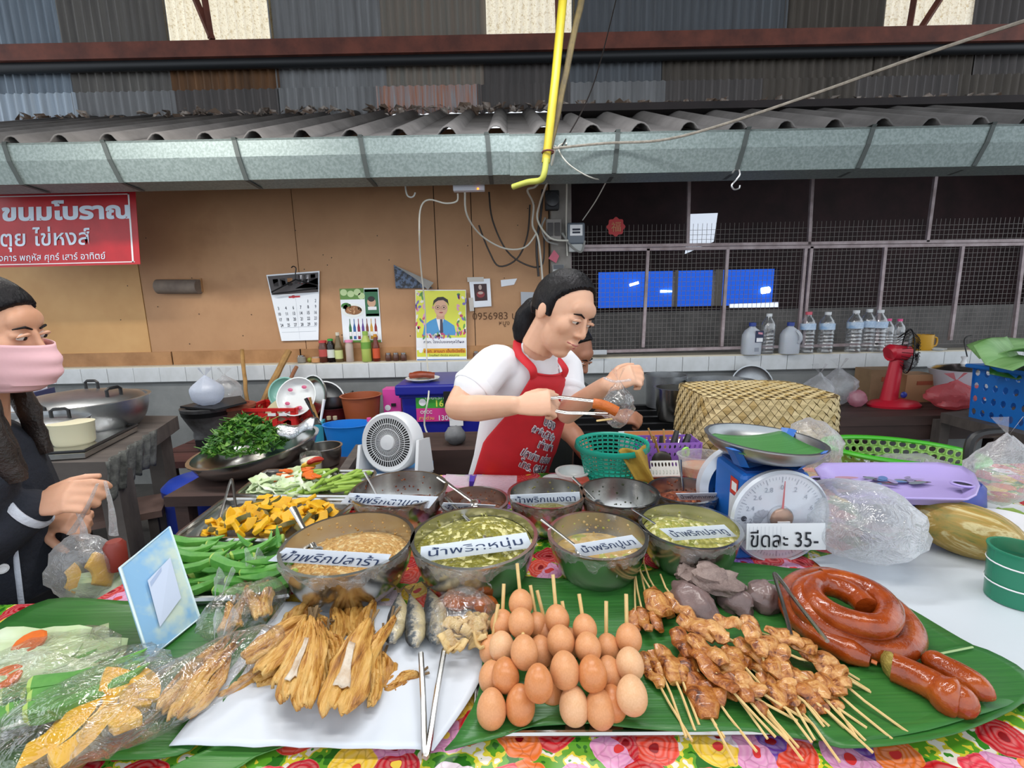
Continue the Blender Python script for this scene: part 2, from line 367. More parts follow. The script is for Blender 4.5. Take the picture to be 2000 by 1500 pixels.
for (xa, ya), (xb, yb) in (((10, 300), (40, 355)), ((198, 285), (235, 352)), ((455, 280), (480, 348)), ((702, 272), (718, 345)), ((950, 270), (958, 340)), ((1208, 265), (1200, 335)), ((1465, 255), (1440, 330)), ((1710, 255), (1678, 322)), ((1945, 250), (1905, 320))):
    a, c = W(xa, ya, 2.7).x, W(xb, yb, 2.72).x; pp = [(2.78, 2.30), (2.71, 2.296), (2.695, 2.275), (2.695, 2.192), (2.728, 2.08), (2.88, 2.07)]
    b = MB(); w_ = .012; vs = []
    for i, (y, z) in enumerate(pp):
        x = lerp(a, c, min(1, max(0, (i-1)/3))); vs += [(x-w_, y-.004, z), (x+w_, y-.004, z)]
    b.add(vs, [(2*i, 2*i+1, 2*i+3, 2*i+2) for i in range(len(pp)-1)]); b.build('strap', GUTD, gut, smooth=False, solid=.003)
zq = W(600, 362, 3.05).z; b = MB(); b.box((0, 3.05, zq+.045), (7.2, .05, .09)); b.box((0, 2.95, 2.24), (7.2, .04, .12)); b.build('trim_3', mat('eave_timber', '#3a2a26', .8), kind='structure', smooth=False)
iron = thing('wall_upper', None, None, (0, 4.7, 0), kind='structure')
TRL = NT('translucent_sheet'); d = TRL.n('BsdfTranslucent'); cc = TRL.ramp(TRL.noise(TRL.coord('Object'), 45, 4, .7), [(.32, '#cbb083'), (.52, '#f7ead0'), (.75, '#e3cb9f')]); TRL.l(cc, d.inputs[0]); TRL.l(d.outputs[0], TRL.out.inputs[0])
def sheet(xp0, xp1, yp, z0_, z1_, m, dy=0):
    x0, x1 = W(xp0, yp, 4.7).x, W(xp1, yp, 4.7).x; p = .073; n = max(4, int((x1-x0)/p*6)); nb = 5
    ph = RN.random()
    b = MB(); b.grid(lambda u, v: V((x0+u*(x1-x0+.03), dy+.013*sin(((x0+u*(x1-x0))/p+ph)*2*pi), lerp(z0_+.012*nz((u*3, z0_, 0), 1.5, xp0*.1), z1_, v))), n, 2)
    b.build('corrugated_sheet', m, iron)
zb, zm, zbm = 3.12, 3.31, 3.67
U = [(-60, 115, 0), (115, 322, 1), (322, 526, 'T'), (526, 740, 3), (740, 943, 4), (943, 1116, 'T'), (1116, 1330, 6), (1330, 1530, 6), (1530, 1722, 7), (1722, 1896, 'T'), (1896, 2070, 5)]
for a, c, m in U: sheet(a, c, 40, zbm-.02, 4.75, TRL.m if m == 'T' else IRON[m], .0)
for a, c, m in [(-60, 140, 0), (140, 340, 1), (340, 543, 2), (543, 750, 3), (750, 940, 4), (940, 1110, 5), (1110, 1290, 6), (1290, 1480, 7), (1480, 1700, 7), (1700, 1890, 7), (1890, 2060, 5)]: sheet(a, c, 155, zm-.03, zbm+.1, IRON[m], -.03)
for a, c, m in [(-60, 155, 8), (155, 345, 3), (345, 545, 5), (545, 740, 3), (740, 935, 9), (935, 1110, 5), (1110, 1290, 3), (1290, 1480, 5), (1480, 1660, 7), (1660, 1850, 5), (1850, 2060, 7)]: sheet(a, c, 208, zb-.0, zm+.05, IRON[m], -.055)
RUST = mat('rust_red_steel', '#7a4436', .65, .1, '#5a332b', 6, bump=.1)
b = MB(); zc = W(600, 95, 4.55).z; b.box((0, 4.55, zc), (11, .08, .13)); b.build('beam', RUST, label='long rust red steel beam across the corrugated iron wall', cat='beam', smooth=False)
b = MB(); zc2 = W(600, 118, 4.55).z; b.tube([(-5.5, 4.58, zc2), (5.5, 4.58, zc2)], .045, 10); b.build('pipe', mat('dark_pipe', '#26282b', .5, .3), label='dark pipe running just under the rust red beam', cat='pipe')
b = MB()
for p, q in (((400, 0), (412, 75)), ((372, -25), (415, 78))): b.tube([W(*p, 4.6), W(*q, 4.6)], .03, 4)
b.build('strut', RUST, label='pair of rust red struts rising from the beam before the left skylight', cat='strut', smooth=False)
b = MB()
for p, q in (((1786, -5), (1772, 78)), ((1838, -5), (1784, 78))): b.tube([W(*p, 4.6), W(*q, 4.6)], .03, 4)
b.build('strut', RUST, label='pair of rust red struts rising from the beam before the right skylight', cat='strut', smooth=False)
b = MB(); b.tube([W(1090, -10, 4.6), W(1092, 78, 4.6)], .03, 4)
b.build('strut', RUST, label='single rust red strut behind the yellow pole', cat='strut', smooth=False)
DL = mat('dry_litter', '#6d5a4c', .9, 0, '#c9c0b8', 9, .45, .7); b = MB()
for i in range(420):
    x = RN.uniform(-4.4, 4.4); y = RN.uniform(4.35, 4.72); z = 2.29+(y-2.75)*.43+.03+RN.uniform(0, .05); m = tr(x, y, z) @ rot('Z', RN.uniform(0, 360)) @ rot('X', RN.uniform(-70, 70)) @ rot('Y', RN.uniform(-50, 50)); s = RN.uniform(.02, .06)
    b.add([(-s, -s*.5, 0), (s*.3, -s*.6, s*.3), (s, s*.4, 0), (-s*.4, s*.6, s*.25)], [(0, 1, 2), (0, 2, 3)], m)
b.build('leaf_litter', DL, smooth=False, recalc=False, label='dry leaves and litter caught where the low roof meets the iron wall', cat='litter', kind='stuff')
b = MB(); b.box((0, 1.6, 4.78), (12, 6.6, .05)); b.build('ceiling_shed', mat('shed_roof', '#77706a', .8), kind='structure', smooth=False)
# ================================================================ makers used all over
def bprof(r, h, base=.5, th=.003, rim=.006, p=.5, n=7):
    o = []
    for i in range(n+1):
        t = i/n
        if p == .5: o.append((r*(base+(1-base)*sin(t*pi/2)), h*(1-cos(t*pi/2))))
        else: o.append((r*(base+(1-base)*t**p), h*t))
    return [(0.0001, 0)] + o + [(r+rim, h), (r+rim, h+.003), (r-th, h+.003)] + [(max(.0002, a-th), z+th) for a, z in o[::-1][1:]] + [(0.0001, th)]
def vessel(name, label, cat, c, r, h, m, base=.5, p=.5, th=.003, rim=.006, n=28, tilt=None, group=None, parent=None, sx=1, sy=1):
    mw = tr(c) @ (tilt if tilt else MX.Identity(4))
    return MB().lathe(bprof(r, h, base, th, rim, p), n, mw, cap=False, sx=sx, sy=sy).build(name, m, label=label, cat=cat, group=group, org=c)
def bag(name, label, cat, c, dims, m=None, seed=0, knot=True, mw=None, group=None, wr=.16, sq=1.0):
    s = RN.randint(0, 999)
    def fn(p, q):
        k = 1+wr*nz(p, 2.2, s)+wr*.7*nz(p, 5.5, s+3)
        t = (p.z+1)/2
        if knot: k *= 1-.75*max(0, (t-.62)/.38)**1.2
        return V((q.x*k, q.y*k, q.z*(1+.1*nz(p, 3, s+9))))
    b = MB(); M_ = (tr(c) @ mw) if mw else tr(c)
    b.ball((0, 0, dims[2]/2), (dims[0]/2, dims[1]/2, dims[2]/2), 26, 18, M_, fn=fn)
    if knot:
        for a in (-1, 1):
            b.add([(0, 0, dims[2]*.97), (a*dims[0]*.25, .01, dims[2]*1.22), (a*dims[0]*.1, -.01, dims[2]*1.25)], [(0, 1, 2)], M_)
    return b.build(name, m or FILM2, label=label, cat=cat, group=group)
def leg4(par, x, y, h, t, m, name='leg'):
    for a in (-1, 1):
        for c in (-1, 1): MB().box((a*x, c*y, h/2), (t, t, h)).build(name, m, par, smooth=False)
def bottle(name, label, c, r, h, m, cap, capm, neck=.35, lab=None, labm=None, group=None, fill=None, fillm=None, cat='bottle', shoulder=.72, caph=.1):
    t = thing(name, label, cat, c, RN.uniform(0, 1), group)
    MB().lathe([(r*.9, 0), (r, h*.03), (r*.97, h*.3), (r, h*.5), (r, h*(shoulder-.08)), (r*.85, h*shoulder), (r*neck, h*.9), (r*neck, h*.93)], 16, cap=True).build('body', m, t)
    MB().lathe([(r*neck*1.15, h*.92), (r*neck*1.15, h*(.92+caph)), (r*neck*.9, h*(.93+caph))], 12).build('cap', capm, t)
    if lab: MB().lathe([(r*1.012, h*lab[0]), (r*1.012, h*lab[1])], 16, cap=False).build('bottle_label', labm, t)
    if fill: MB().lathe([(r*.88, .004), (r*.93, h*.3), (r*.93, h*fill)], 14).build('liquid', fillm, t)
    return t
DWOOD = mat('dark_wood', '#4a3530', .6, 0, '#33241f', 5, stretch=(.3, 3, 1), bump=.15); GWOOD = mat('grey_wood', '#5f5752', .8, 0, '#4a4340', 5, stretch=(.4, 3, 1), bump=.3)
RWOOD = mat('red_brown_bench', '#5d2e2a', .5, 0, '#452320', 5, stretch=(.3, 3, 1), bump=.1)
IRONB = mat('black_iron', '#18181a', .45, .4, '#0f0f10', 8, bump=.15)
def p_(n, c, r=.35, **k): return mat('plastic_'+n, c, r, **k)
# ---- left counter with pots
A, B = G(347, 812, .8), G(210, 902, .8)
ct = thing('work_table', 'thick grey wooden work table carrying pots at the left', 'table', (0, 0, 0))
MB().slab([A, V((A.x-2.4, A.y+.25, .8)), V((B.x-2.2, B.y, .8)), B], (0, 0, -1), .075).build('table_top', GWOOD, ct, smooth=False)
for q in (A+V((-.08, -.06, 0)), B+V((-.07, .1, 0)), A+V((-1.1, .05, 0))): MB().box((q.x, q.y, .36), (.08, .08, .73)).build('leg', GWOOD, ct, smooth=False)
MB().slab([A+V((-.5, -.1, -.4)), A+V((-1.6, .1, -.4)), B+V((-1.5, .1, -.4)), B+V((-.5, .1, -.4))], (0, 0, -1), .03).build('low_shelf', GWOOD, ct, smooth=False)
s = thing('cloth', 'ragged grey cloth draped over the table edge below the tray', 'cloth', (0, 0, 0))
def rag(u, v):
    q = B.lerp(A, .0+.62*u); d = V((.02, -.03, 0)); return q+d*(1.2+.4*sin(u*23))+V((0, 0, .012-v*(.15+.05*nz((u*7, 0, 0), 1, 3))))+V((.01*sin(u*40+v*3), -.02*v, 0))
MB().grid(rag, 40, 8).build('drape', mat('grey_rag', '#6b6c68', .95, 0, '#3d3e3c', 22, bump=.5), s, solid=.004)
tp = [G(*p, .825) for p in ((268, 833), (165, 885), (30, 893), (-120, 860), (120, 823))]
t = thing('baking_tray', 'steel tray with a dark rim holding the pots at the table edge', 'tray', (0, 0, 0))
MB().slab(tp, (0, 0, -1), .02).build('tray_base', STEEL, t, smooth=False)
MB().tube([p+V((0, 0, .008)) for p in tp], .007, 6, closed=True).build('rim', BLACK, t)
c, r = circ(152, 768, 215, .94); c.z = .80
t = thing('cooking_pan', 'wide aluminium two handled pan with a domed lid sitting inside', 'pan', c)
MB().lathe(bprof(r, .155, .7, .004, .012), 32, cap=False).build('body', ALU, t)
MB().lathe([(r*.98, .14), (r*.9, .165), (r*.6, .185), (r*.2, .2), (.0001, .202)], 32, cap=False).build('lid', ALU, t)
def handle(par, x, y, z, a, s=1.0, m=BLACK, up=True):
    b = MB(); M_ = tr(x, y, z) @ rot('Z', a); h = .038*s
    b.tube([M_ @ V(p) for p in ((-.03*s, 0, 0), (-.03*s, 0, h), (-.02*s, 0, h*1.2), (.02*s, 0, h*1.2), (.03*s, 0, h), (.03*s, 0, 0))], .007*s, 6); b.build('handle', m, par)
handle(t, -r*.75, -.05, .165, 100); handle(t, 0, r*.3, .19, 0); handle(t, r*.72, -.02, .165, 80, 1.1)
c, r = circ(95, 808, 118, .915); c.z = .815
t = thing('stock_pot', 'smaller aluminium pot with a flat lid and two black handles in front', 'pot', c)
MB().lathe(bprof(r, .1, .92, .003, .006), 28, cap=False).build('body', ALU, t); MB().lathe([(r, .103), (r*.8, .118), (.001, .125)], 28, cap=False).build('lid', ALU, t)
handle(t, -r*.4, .0, .115, 20); handle(t, r*.6, -.03, .11, 20)
c = G(146, 866, .825)
t = thing('food_container', 'cream plastic tub standing on the steel tray', 'container', c, .2)
MB().lathe([(.066, 0), (.074, .01), (.08, .09), (.083, .094), (.07, .096), (.0001, .096)], 24, sy=.8).build('body', p_('cream', '#d8d2b4', .45, sss=.1), t)
MB().tube([G(108, 822, .86), W(118, 772, G(108, 822, .86).y+.04)], [.007, .01], 8).build('ladle', GWOOD, label='dark wooden ladle handle leaning out of the pots', cat='ladle')
c = W(48, 800, 2.35)
t = thing('carton', 'dark blue carton with a white flap behind the customer', 'box', (c.x, c.y, .8), .3)
MB().box((0, 0, .09), (.2, .16, .18)).build('body', p_('navy', '#222a5c'), t, smooth=False); MB().box((0, -.02, .19), (.17, .14, .02)).build('flap', PAPER, t, smooth=False)
# blue barrel, boards under the table
c = V((-1.36, 1.75, 0))
c = G(352, 952, .6)+V((.0, .12, -.6)); c.z = 0
t = thing('barrel', 'dark blue plastic barrel with a lid on the floor', 'barrel', c)
MB().lathe([(.12, 0), (.14, .06), (.145, .3), (.14, .52), (.135, .55)], 24).build('body', p_('barrel', '#1c2f86', .4), t); MB().lathe([(.145, .545), (.147, .575), (.12, .6), (.001, .605)], 24).build('lid', p_('barrel2', '#2440a8', .35), t)
c = G(228, 995, .5)
t = thing('low_stool', 'low brown board stool beside the vendor table', 'stool', (c.x, c.y, 0), .5); MB().box((0, 0, .485), (.36, .24, .03)).build('seat', mat('brown_board', '#7d655c', .7, 0, '#66514a', 6), t, smooth=False); leg4(t, .14, .08, .47, .035, GWOOD)
# ---- low bench along the wall
BZ = .50
bn = thing('bench', 'long low red brown bench behind the stall', 'bench', (0, 0, 0)); ba, bb = G(365, 870, BZ), G(930, 885, BZ)
for i in range(4): MB().box((lerp(ba.x, bb.x, .5), 2.68+i*.19, BZ-.02), (bb.x-ba.x+.1, .18, .04)).build('plank', RWOOD, bn, smooth=False)
for x in (ba.x+.05, -.9, bb.x-.05):
    for y in (2.68, 3.2): MB().box((x, y, .23), (.06, .06, .46)).build('leg', DWOOD, bn, smooth=False)
def onb(px, py): return G(px, py, BZ)
# stoves
c = V((W(412, 830, 2.85).x, 2.85, BZ)); ZN = mat('zinc', '#76787a', .5, .7, '#504f4e', 10)
t = thing('charcoal_stove', 'zinc bucket charcoal stove under the black board', 'stove', c)
hS = W(420, 790, 2.85).z-BZ
MB().lathe([(.085, 0), (.1, hS*.35), (.095, hS*.42), (.14, hS*.75), (.155, hS*.97), (.12, hS*.97), (.1, hS*.7), (.001, hS*.7)], 20, cap=False).build('bucket', ZN, t)
MB().lathe([(.147, hS*.8), (.152, hS*.9)], 20, cap=False).build('band', IRONB, t); MB().box((0, -.095, hS*.2), (.08, .02, .05)).build('vent_frame', IRONB, t, smooth=False)
c = V((W(462, 830, 2.95).x, 2.93, BZ)); CLAY = mat('clay', '#6a4534', .8, 0, '#4d3329', 8); CLAYR = mat('clay_rim', '#a2573f', .85, 0, '#84432f', 9)
t = thing('charcoal_stove', 'brown clay charcoal stove with an orange rim beside the zinc one', 'stove', c)
hS2 = W(465, 790, 2.93).z-BZ; MB().lathe([(.08, 0), (.1, hS2*.5), (.135, hS2*.95)], 20, cap=False).build('body', CLAY, t); MB().lathe([(.137, hS2*.93), (.137, hS2), (.1, hS2*1.02), (.09, hS2*.8), (.001, hS2*.8)], 20, cap=False).build('rim', CLAYR, t)
for a in (-.05, .05): MB().tube([(a*1.6, -.1, 0), (a, -.06, hS2*.4)], .012, 6).build('leg', CLAY, t)
q = [W(*p, y) for p, y in (((352, 797), 2.75), ((420, 803), 2.72), ((482, 788), 2.8), ((470, 776), 3.0), ((400, 785), 3.0))]
MB().slab(q, (0, 0, 1), .012).build('tray', BLACK, label='thin black board lying across the stoves', cat='board', smooth=False)
bag('plastic_bag', 'knotted white plastic bag full of ice on the black board', 'bag', W(408, 794, 2.86), (.19, .17, .2), film('white_bag', '#e8f0ff', .75, .3, .9), wr=.08)
bag('plastic_bag', 'limp grey clear plastic bag behind the white ice bag', 'bag', W(445, 788, 3.1), (.2, .15, .2), FILM2)
def stick(p, q, yp, yq, r, label, name='pole', m=None, cat='pole'):
    a, c = W(*p, yp), W(*q, yq); pts = [a.lerp(c, i/8)+V((.006*nz((i, 0, 0), .7, yp), 0, 0)) for i in range(9)]
    return MB().tube(pts, [r*(1+.08*(i % 2)) for i in range(9)], 8).build(name, m or BAMB, label=label, cat=cat)
BAMB = mat('bamboo', '#a87f45', .55, 0, '#8b6634', 14)
stick((472, 683), (490, 852), 3.42, 3.1, .013, 'upright bamboo pole leaning against the ledge')
stick((564, 685), (498, 815), 3.42, 3.12, .022, 'thick bamboo pole slanting behind the red crate'); stick((579, 716), (548, 780), 3.4, 3.2, .013, 'short reddish stick behind the enamel bowls', m=mat('red_stick', '#8b5a3c', .6))
# crates with dishes
RED = p_('red', '#c5221f', .4); REDD = p_('dark_red', '#8f1a1a', .45)
def crate(c, wd, dp, h, label, m):
    t = thing('crate', label, 'crate', c, -.05); th = .012
    for sx, ax in ((1, 'x'), (-1, 'x'), (1, 'y'), (-1, 'y')):
        b = MB(); L = dp if ax == 'x' else wd
        M_ = (tr(sx*wd/2, 0, 0) @ rot('Z', 90) if ax == 'x' else tr(0, sx*dp/2, 0))
        b.box((0, 0, h*.93), (L, th*1.6, h*.14), M_); b.box((0, 0, h*.07), (L, th, h*.14), M_)
        for u in (-.46, -.12, .12, .46): b.box((L*u, 0, h*.5), (L*.09, th, h*.75), M_)
        for u in (-.29, .29):
            for k_ in range(4):
                b.box((0, 0, 0), (L*.27, th*.7, h*.06), M_ @ tr(L*u, 0, h*(.24+.17*k_)) @ rot('Y', 24*(-1)**k_))
        b.box((0, 0, h*.5), (L*.22, th*.8, h*.5), M_)
        b.build('side', m, t, smooth=False)
    MB().box((0, 0, .006), (wd, dp, .012)).build('base', m, t, smooth=False); return t
cx = W(552, 850, 2.98).x; h1 = (W(550, 838, 2.85).z-BZ); h2 = W(550, 797, 2.85).z-BZ-h1
crate((cx, 2.99, BZ), .36, .28, h1, 'lower dark red plastic crate under the other crate', REDD)
t = crate((cx-.005, 2.99, BZ+h1), .36, .28, h2, 'upper bright red plastic crate full of bowls', RED)
for px in (538, 560): MB().box((W(px, 818, 2.85).x-cx, -.152, h2*.72), (.05, .006, .018)).build('handle_slot', WHITE, t, smooth=False)
zc = BZ+h1+h2*.55; EN = p_('enamel', '#dfe3e2', .2); TEAL = p_('pale_teal', '#7fb0a6', .3)
vessel('bowl', 'cream bowl turned upside down in the red crate', 'bowl', W(540, 790, 2.95), .11, .07, p_('cream2', '#d5cda8', .4), tilt=rot('Y', 160) @ rot('X', -25))
vessel('bowl', 'pale teal bowl stacked beneath the cream bowl', 'bowl', W(548, 798, 3.0), .12, .06, TEAL, tilt=rot('Y', 150))
vessel('bowl', 'pale teal saucer standing on edge behind the cream bowl', 'bowl', W(560, 768, 3.1), .1, .04, TEAL, tilt=rot('X', 70))
t = thing('enamel_bowl', 'white enamel bowl with pink blossoms tilted in the crate', 'bowl', m=tr(W(586, 778, 2.93)) @ rot('Z', -25) @ rot('X', 62) @ rot('Y', 20) )
MB().lathe(bprof(.125, .05, .55, .003, .004), 28, cap=False).build('body', EN, t)
b = MB()
for a in range(5): b.ball((.075*cos(a*1.3), .075*sin(a*1.3), .029), (.018, .012, .004), 8, 4)
b.build('blossom_print', p_('pinkprint', '#c2557a', .4), t)['kind'] = 'stuff'
vessel('pot_lid', 'dull steel pot lid propped behind the enamel bowl', 'lid', W(618, 775, 3.05), .14, .04, STEEL, tilt=rot('Z', -30) @ rot('X', 75))
vessel('pot_lid', 'dark steel wok cover behind the red crate', 'lid', W(632, 790, 3.12), .15, .05, ALU, tilt=rot('Z', 10) @ rot('X', 65))
c = V((W(650, 820, 3.05).x, 3.1, BZ)); vessel('bucket', 'dark red bucket behind the sauce bottles', 'bucket', c, .11, .2, p_('maroon', '#5b1a20', .4), base=.8, p=1.0)
t = thing('saucepan', 'small dented saucepan resting on the dark red bucket', 'pan', c+V((0, 0, .205))); MB().lathe(bprof(.085, .075, .85), 20, cap=False).build('body', ALU, t); MB().tube([(.08, 0, .06), (.13, .02, .1)], .006, 6).build('handle', BLACK, t)
# cup of brushes
c = onb(617, 866)+V((0, .12, 0)); c = V((W(616, 845, 2.7).x, 2.74, BZ))
t = thing('utensil_cup', 'square turquoise cup holding brushes and tongs', 'cup', c, .2); hc = W(616, 822, 2.74).z-BZ
MB().box((0, 0, hc/2), (.07, .07, hc), tp=1.12).build('body', p_('turq', '#3c9bb0', .4), t, smooth=False)
for k_, (p, q, r, mm, nm) in enumerate((((622, 825), (597, 778), .008, BLACK, 'black handled spatula in the turquoise cup'), ((616, 822), (605, 776), .006, BAMB, 'wooden chopstick in the turquoise cup'), ((622, 820), (610, 790), .006, BAMB, 'shorter wooden stick in the turquoise cup'), ((626, 822), (633, 780), .007, WHITE, 'white handled brush in the turquoise cup'))):
    MB().tube([W(*p, 2.74), W(*q, 2.76)], [r, r*1.4], 6).build(('spatula', 'chopstick', 'stick', 'brush')[k_], mm, label=nm, cat='utensil')
# basin, pots, bottles
c = V((W(673, 868, 2.62).x, 2.70, BZ)); hb = W(673, 828, 2.7).z-BZ
t = MB(); pr = bprof(.145, hb, .8, .004, .008, 1.0)
t.lathe(pr, 28, cap=False, sy=.7); [None for _ in ()]
t.build('basin', p_('blue', '#1f7ed6', .35), label='bright blue oval plastic basin on the bench edge', cat='basin', org=(0, 0, 0)).location = c
c = V((W(706, 825, 2.95).x, 2.98, BZ)); hp = W(706, 772, 2.98).z-BZ
vessel('bucket', 'orange brown plastic tub behind the blue basin', 'bucket', c, .125, hp, p_('terracotta', '#9a4f2c', .5), base=.72, p=1.0, rim=.01)
SA = [(641, 'dark sauce bottle with a red label beside the turquoise cup', '#3a1512', '#b8201f', '#c22'), (653, 'small sauce bottle with a yellow label beside the red bucket', '#5a2a12', '#d8b21e', '#d8d8c8')]
for px, lb, cc, lc, kc in SA:
    x = W(px, 830, 2.78).x; bottle('sauce_bottle', lb, (x, 2.8, BZ), .026, .2, mat('glass_'+cc, cc, .15), .1, mat('cap_'+kc, '#b9a98a'), .45, (.15, .55), mat('lab_'+lc, lc))
bag('plastic_bag', 'big clear bag stuffed with clear plastic bags beside the chest', 'bag', V((W(758, 850, 2.72).x, 2.72, BZ-.01)), (.2, .2, .24), FILM2, wr=.3, knot=False)
bottle('bottle', 'clear bottle with a pink cap leaning by the brown tub', (W(724, 850, 2.75).x, 2.74, BZ), .03, .2, FILM2, .1, p_('pinkcap', '#e0559a'), .4)
c = V((W(766, 790, 3.0).x, 3.05, BZ)); t = thing('tin', 'pink square tin with a round emblem left of the chest', 'tin', c); ht = W(766, 757, 3.05).z-BZ
MB().box((0, 0, ht/2), (.12, .1, ht)).build('body', p_('pink', '#d2449a', .4), t, smooth=False, bevel=.004); MB().lathe([(.02, 0), (.001, .001)], 16, tr(-.03, -.052, ht*.62) @ rot('X', 90)).build('emblem', WHITE, t); MB().box((.01, -.054, ht*.68), (.03, .008, .02)).build('clasp', BLACK, t, smooth=False)
# chest
x0, x1 = W(787, 800, 2.72).x, W(968, 800, 2.72).x; hx = W(800, 752, 2.72).z-BZ; cxm = (x0+x1)/2; NB = p_('chest_blue', '#1d2288', .35)
t = thing('cool_chest', 'big dark blue plastic chest with stickers behind the vendor', 'chest', (cxm, 2.95, BZ))
MB().box((0, 0, hx*.43), (x1-x0, .46, hx*.86), tp=1.03).build('body', NB, t, smooth=False, bevel=.02)
MB().box((0, 0, hx*.93), (x1-x0+.07, .53, hx*.16)).build('lid', NB, t, smooth=False, bevel=.012); MB().box((0, 0, hx*.84), (x1-x0+.03, .49, .02)).build('seam', NB, t, smooth=False)
MB().box((.0, -.265, hx*.8), (.05, .02, .09)).build('latch', BLACK, t, smooth=False)
st = V((0, -.2385, 0)); sx0, sx1 = W(813, 800, 2.71).x-cxm, W(910, 800, 2.71).x-cxm; syt, sym, syb = W(850, 769, 2.71).z-BZ, W(850, 797, 2.71).z-BZ, W(850, 823, 2.71).z-BZ
Mf = MX(((1, 0, 0, 0), (0, 0, -1, -.241), (0, 1, 0, 0), (0, 0, 0, 1)))
def rect(x0, y0, x1, y1, z=0): return [(x0, y0, z), (x1, y0, z), (x1, y1, z), (x0, y1, z)]
b = MB(); b.add(rect(sx0, sym, sx1, syt), [(0, 1, 2, 3)], Mf, 0); b.add(rect(sx0, syb, sx1, sym), [(0, 1, 2, 3)], Mf, 1)
b.lathe([(.022, .001), (.0001, .001)], 16, Mf @ tr(sx0+.04, lerp(sym, syt, .42), 0), 2)
sk = b.build('sticker', [p_('green_st', '#3f9d3a', .4), p_('pink_st', '#d13c8d', .4), WHITE], t, smooth=False)
text('เมื่อไรก็โทร', Mf @ tr(lerp(sx0, sx1, .48), lerp(sym, syt, .82), .002), sk, WHITE, width=.17); text('1663', Mf @ tr(lerp(sx0, sx1, .57), lerp(sym, syt, .33), .002), sk, p_('lemon', '#dfe85a', .5), height=.042, bold=.02)
text('OSCC', Mf @ tr(lerp(sx0, sx1, .2), lerp(syb, sym, .72), .002), sk, WHITE, height=.02, bold=.02); text('1300', Mf @ tr(lerp(sx0, sx1, .58), lerp(syb, sym, .27), .002), sk, WHITE, height=.032, bold=.015); text('สายด่วน', Mf @ tr(lerp(sx0, sx1, .2), lerp(syb, sym, .3), .002), sk, p_('lemon2', '#f0d24a', .5), width=.09)
MB().add(rect(-.03+W(888, 830, 2.71).x-cxm, syb-.03, W(905, 830, 2.71).x-cxm, syb+.03), [(0, 1, 2, 3)], Mf @ tr(0, 0, .001)).build('label_patch', WHITE, t, smooth=False)
zl = BZ+hx*1.01; c = V((W(826, 735, 2.85).x, 2.84, zl)); vessel('plate', 'white plate of fried sausage on the chest lid', 'plate', c, .1, .018, EN, base=.6, p=1.0)
SAUS = mat('fried_sausage', '#8f3a1a', .3, 0, '#6b2410', 12, bump=.1)
b = MB(); b.tube(crv([c+V(p) for p in ((-.075, -.01, .035), (-.03, -.02, .04), (.02, -.015, .04), (.075, -.005, .033))]), .019, 8); b.build('sausage', SAUS, label='brown fried sausage lying on the white plate', cat='sausage')
b = MB(); b.tube(crv([c+V(p) for p in ((-.06, .03, .035), (-.02, .03, .04), (.05, .03, .033))]), .018, 8); b.build('sausage', SAUS, label='second brown fried sausage at the back of the white plate', cat='sausage')
# ---- greens stand, bowl of greens
zs = W(500, 955, 1.7).z
t = thing('low_table', 'dark low table under the greens bowl', 'table', (W(560, 930, 1.8).x, 1.85, 0)); MB().box((0, 0, zs-.02), (.78, .42, .04)).build('table_top', DWOOD, t, smooth=False); leg4(t, .34, .17, zs-.04, .05, DWOOD)
gc, gr = circ(503, 846, 222, W(503, 892, 1.83).z+.0); gh = .135
tl = rot('Y', -7) @ rot('X', 3)
gb = vessel('steel_bowl', 'large tilted steel bowl heaped with leafy greens', 'bowl', V((gc.x, gc.y, zs+.015)), gr, gc.z-zs-.0, STEEL, base=.55, tilt=tl, rim=.012, n=36)
GREEN = mat('leaf_green', '#3f7a24', .5, 0, '#2c5a1a', 20); GREENL = mat('leaf_light', '#6c9a35', .5, 0, '#4d7d28', 20)
def sprigs(c, rx, ry, rz, n, s, ms, name, label, cat='greens', kind='stuff', group=None):
    b = MB()
    for i in range(n):
        a = RN.uniform(0, 2*pi); u = sqrt(RN.random()); p = V(c)+V((rx*u*cos(a), ry*u*sin(a), rz*(1-u*u)*RN.uniform(.5, 1)))
        m = tr(p) @ rot('Z', RN.uniform(0, 360)) @ rot('X', RN.uniform(-60, 60)) @ rot('Y', RN.uniform(-60, 40)); w_ = s*RN.uniform(.5, 1.2)
        b.add([(-w_, 0, 0), (-w_*.2, -w_*.4, w_*.1), (w_, 0, w_*.15), (-w_*.2, w_*.4, w_*.1)], [(0, 1, 2), (0, 2, 3)], m, mi=i % len(ms))
        if i % 6 == 0: b.tube([p, p+V((RN.uniform(-1, 1), RN.uniform(-1, 1), .4))*s*2], .0018, 4, mi=(i//6) % len(ms))
    return b.build(name, ms, smooth=False, recalc=False, label=label, cat=cat, kind=kind, group=group)
sprigs((gc.x-.05, gc.y+.0, zs+.1), gr*.66, gr*.6, .14, 1500, .022, [GREEN, GREENL, GREEN], 'leafy_greens', 'heap of fresh acacia style greens in the steel bowl')
FOIL = mat('foil', '#cfd3d8', .18, 1, '#b2b6ba', 25, bump=.5, bscale=60)
c = V((gc.x+.14, gc.y+.06, gc.z+.03)); t = MB(); t.grid(lambda u, v: c+V((-.1+u*.2, -.06+.1*v, .045*sin(v*pi)+.012*sin(u*9)+.04*u)), 16, 10); t.build('foil_tray', FOIL, label='folded silver foil parcel on the greens bowl', cat='foil', solid=.003)
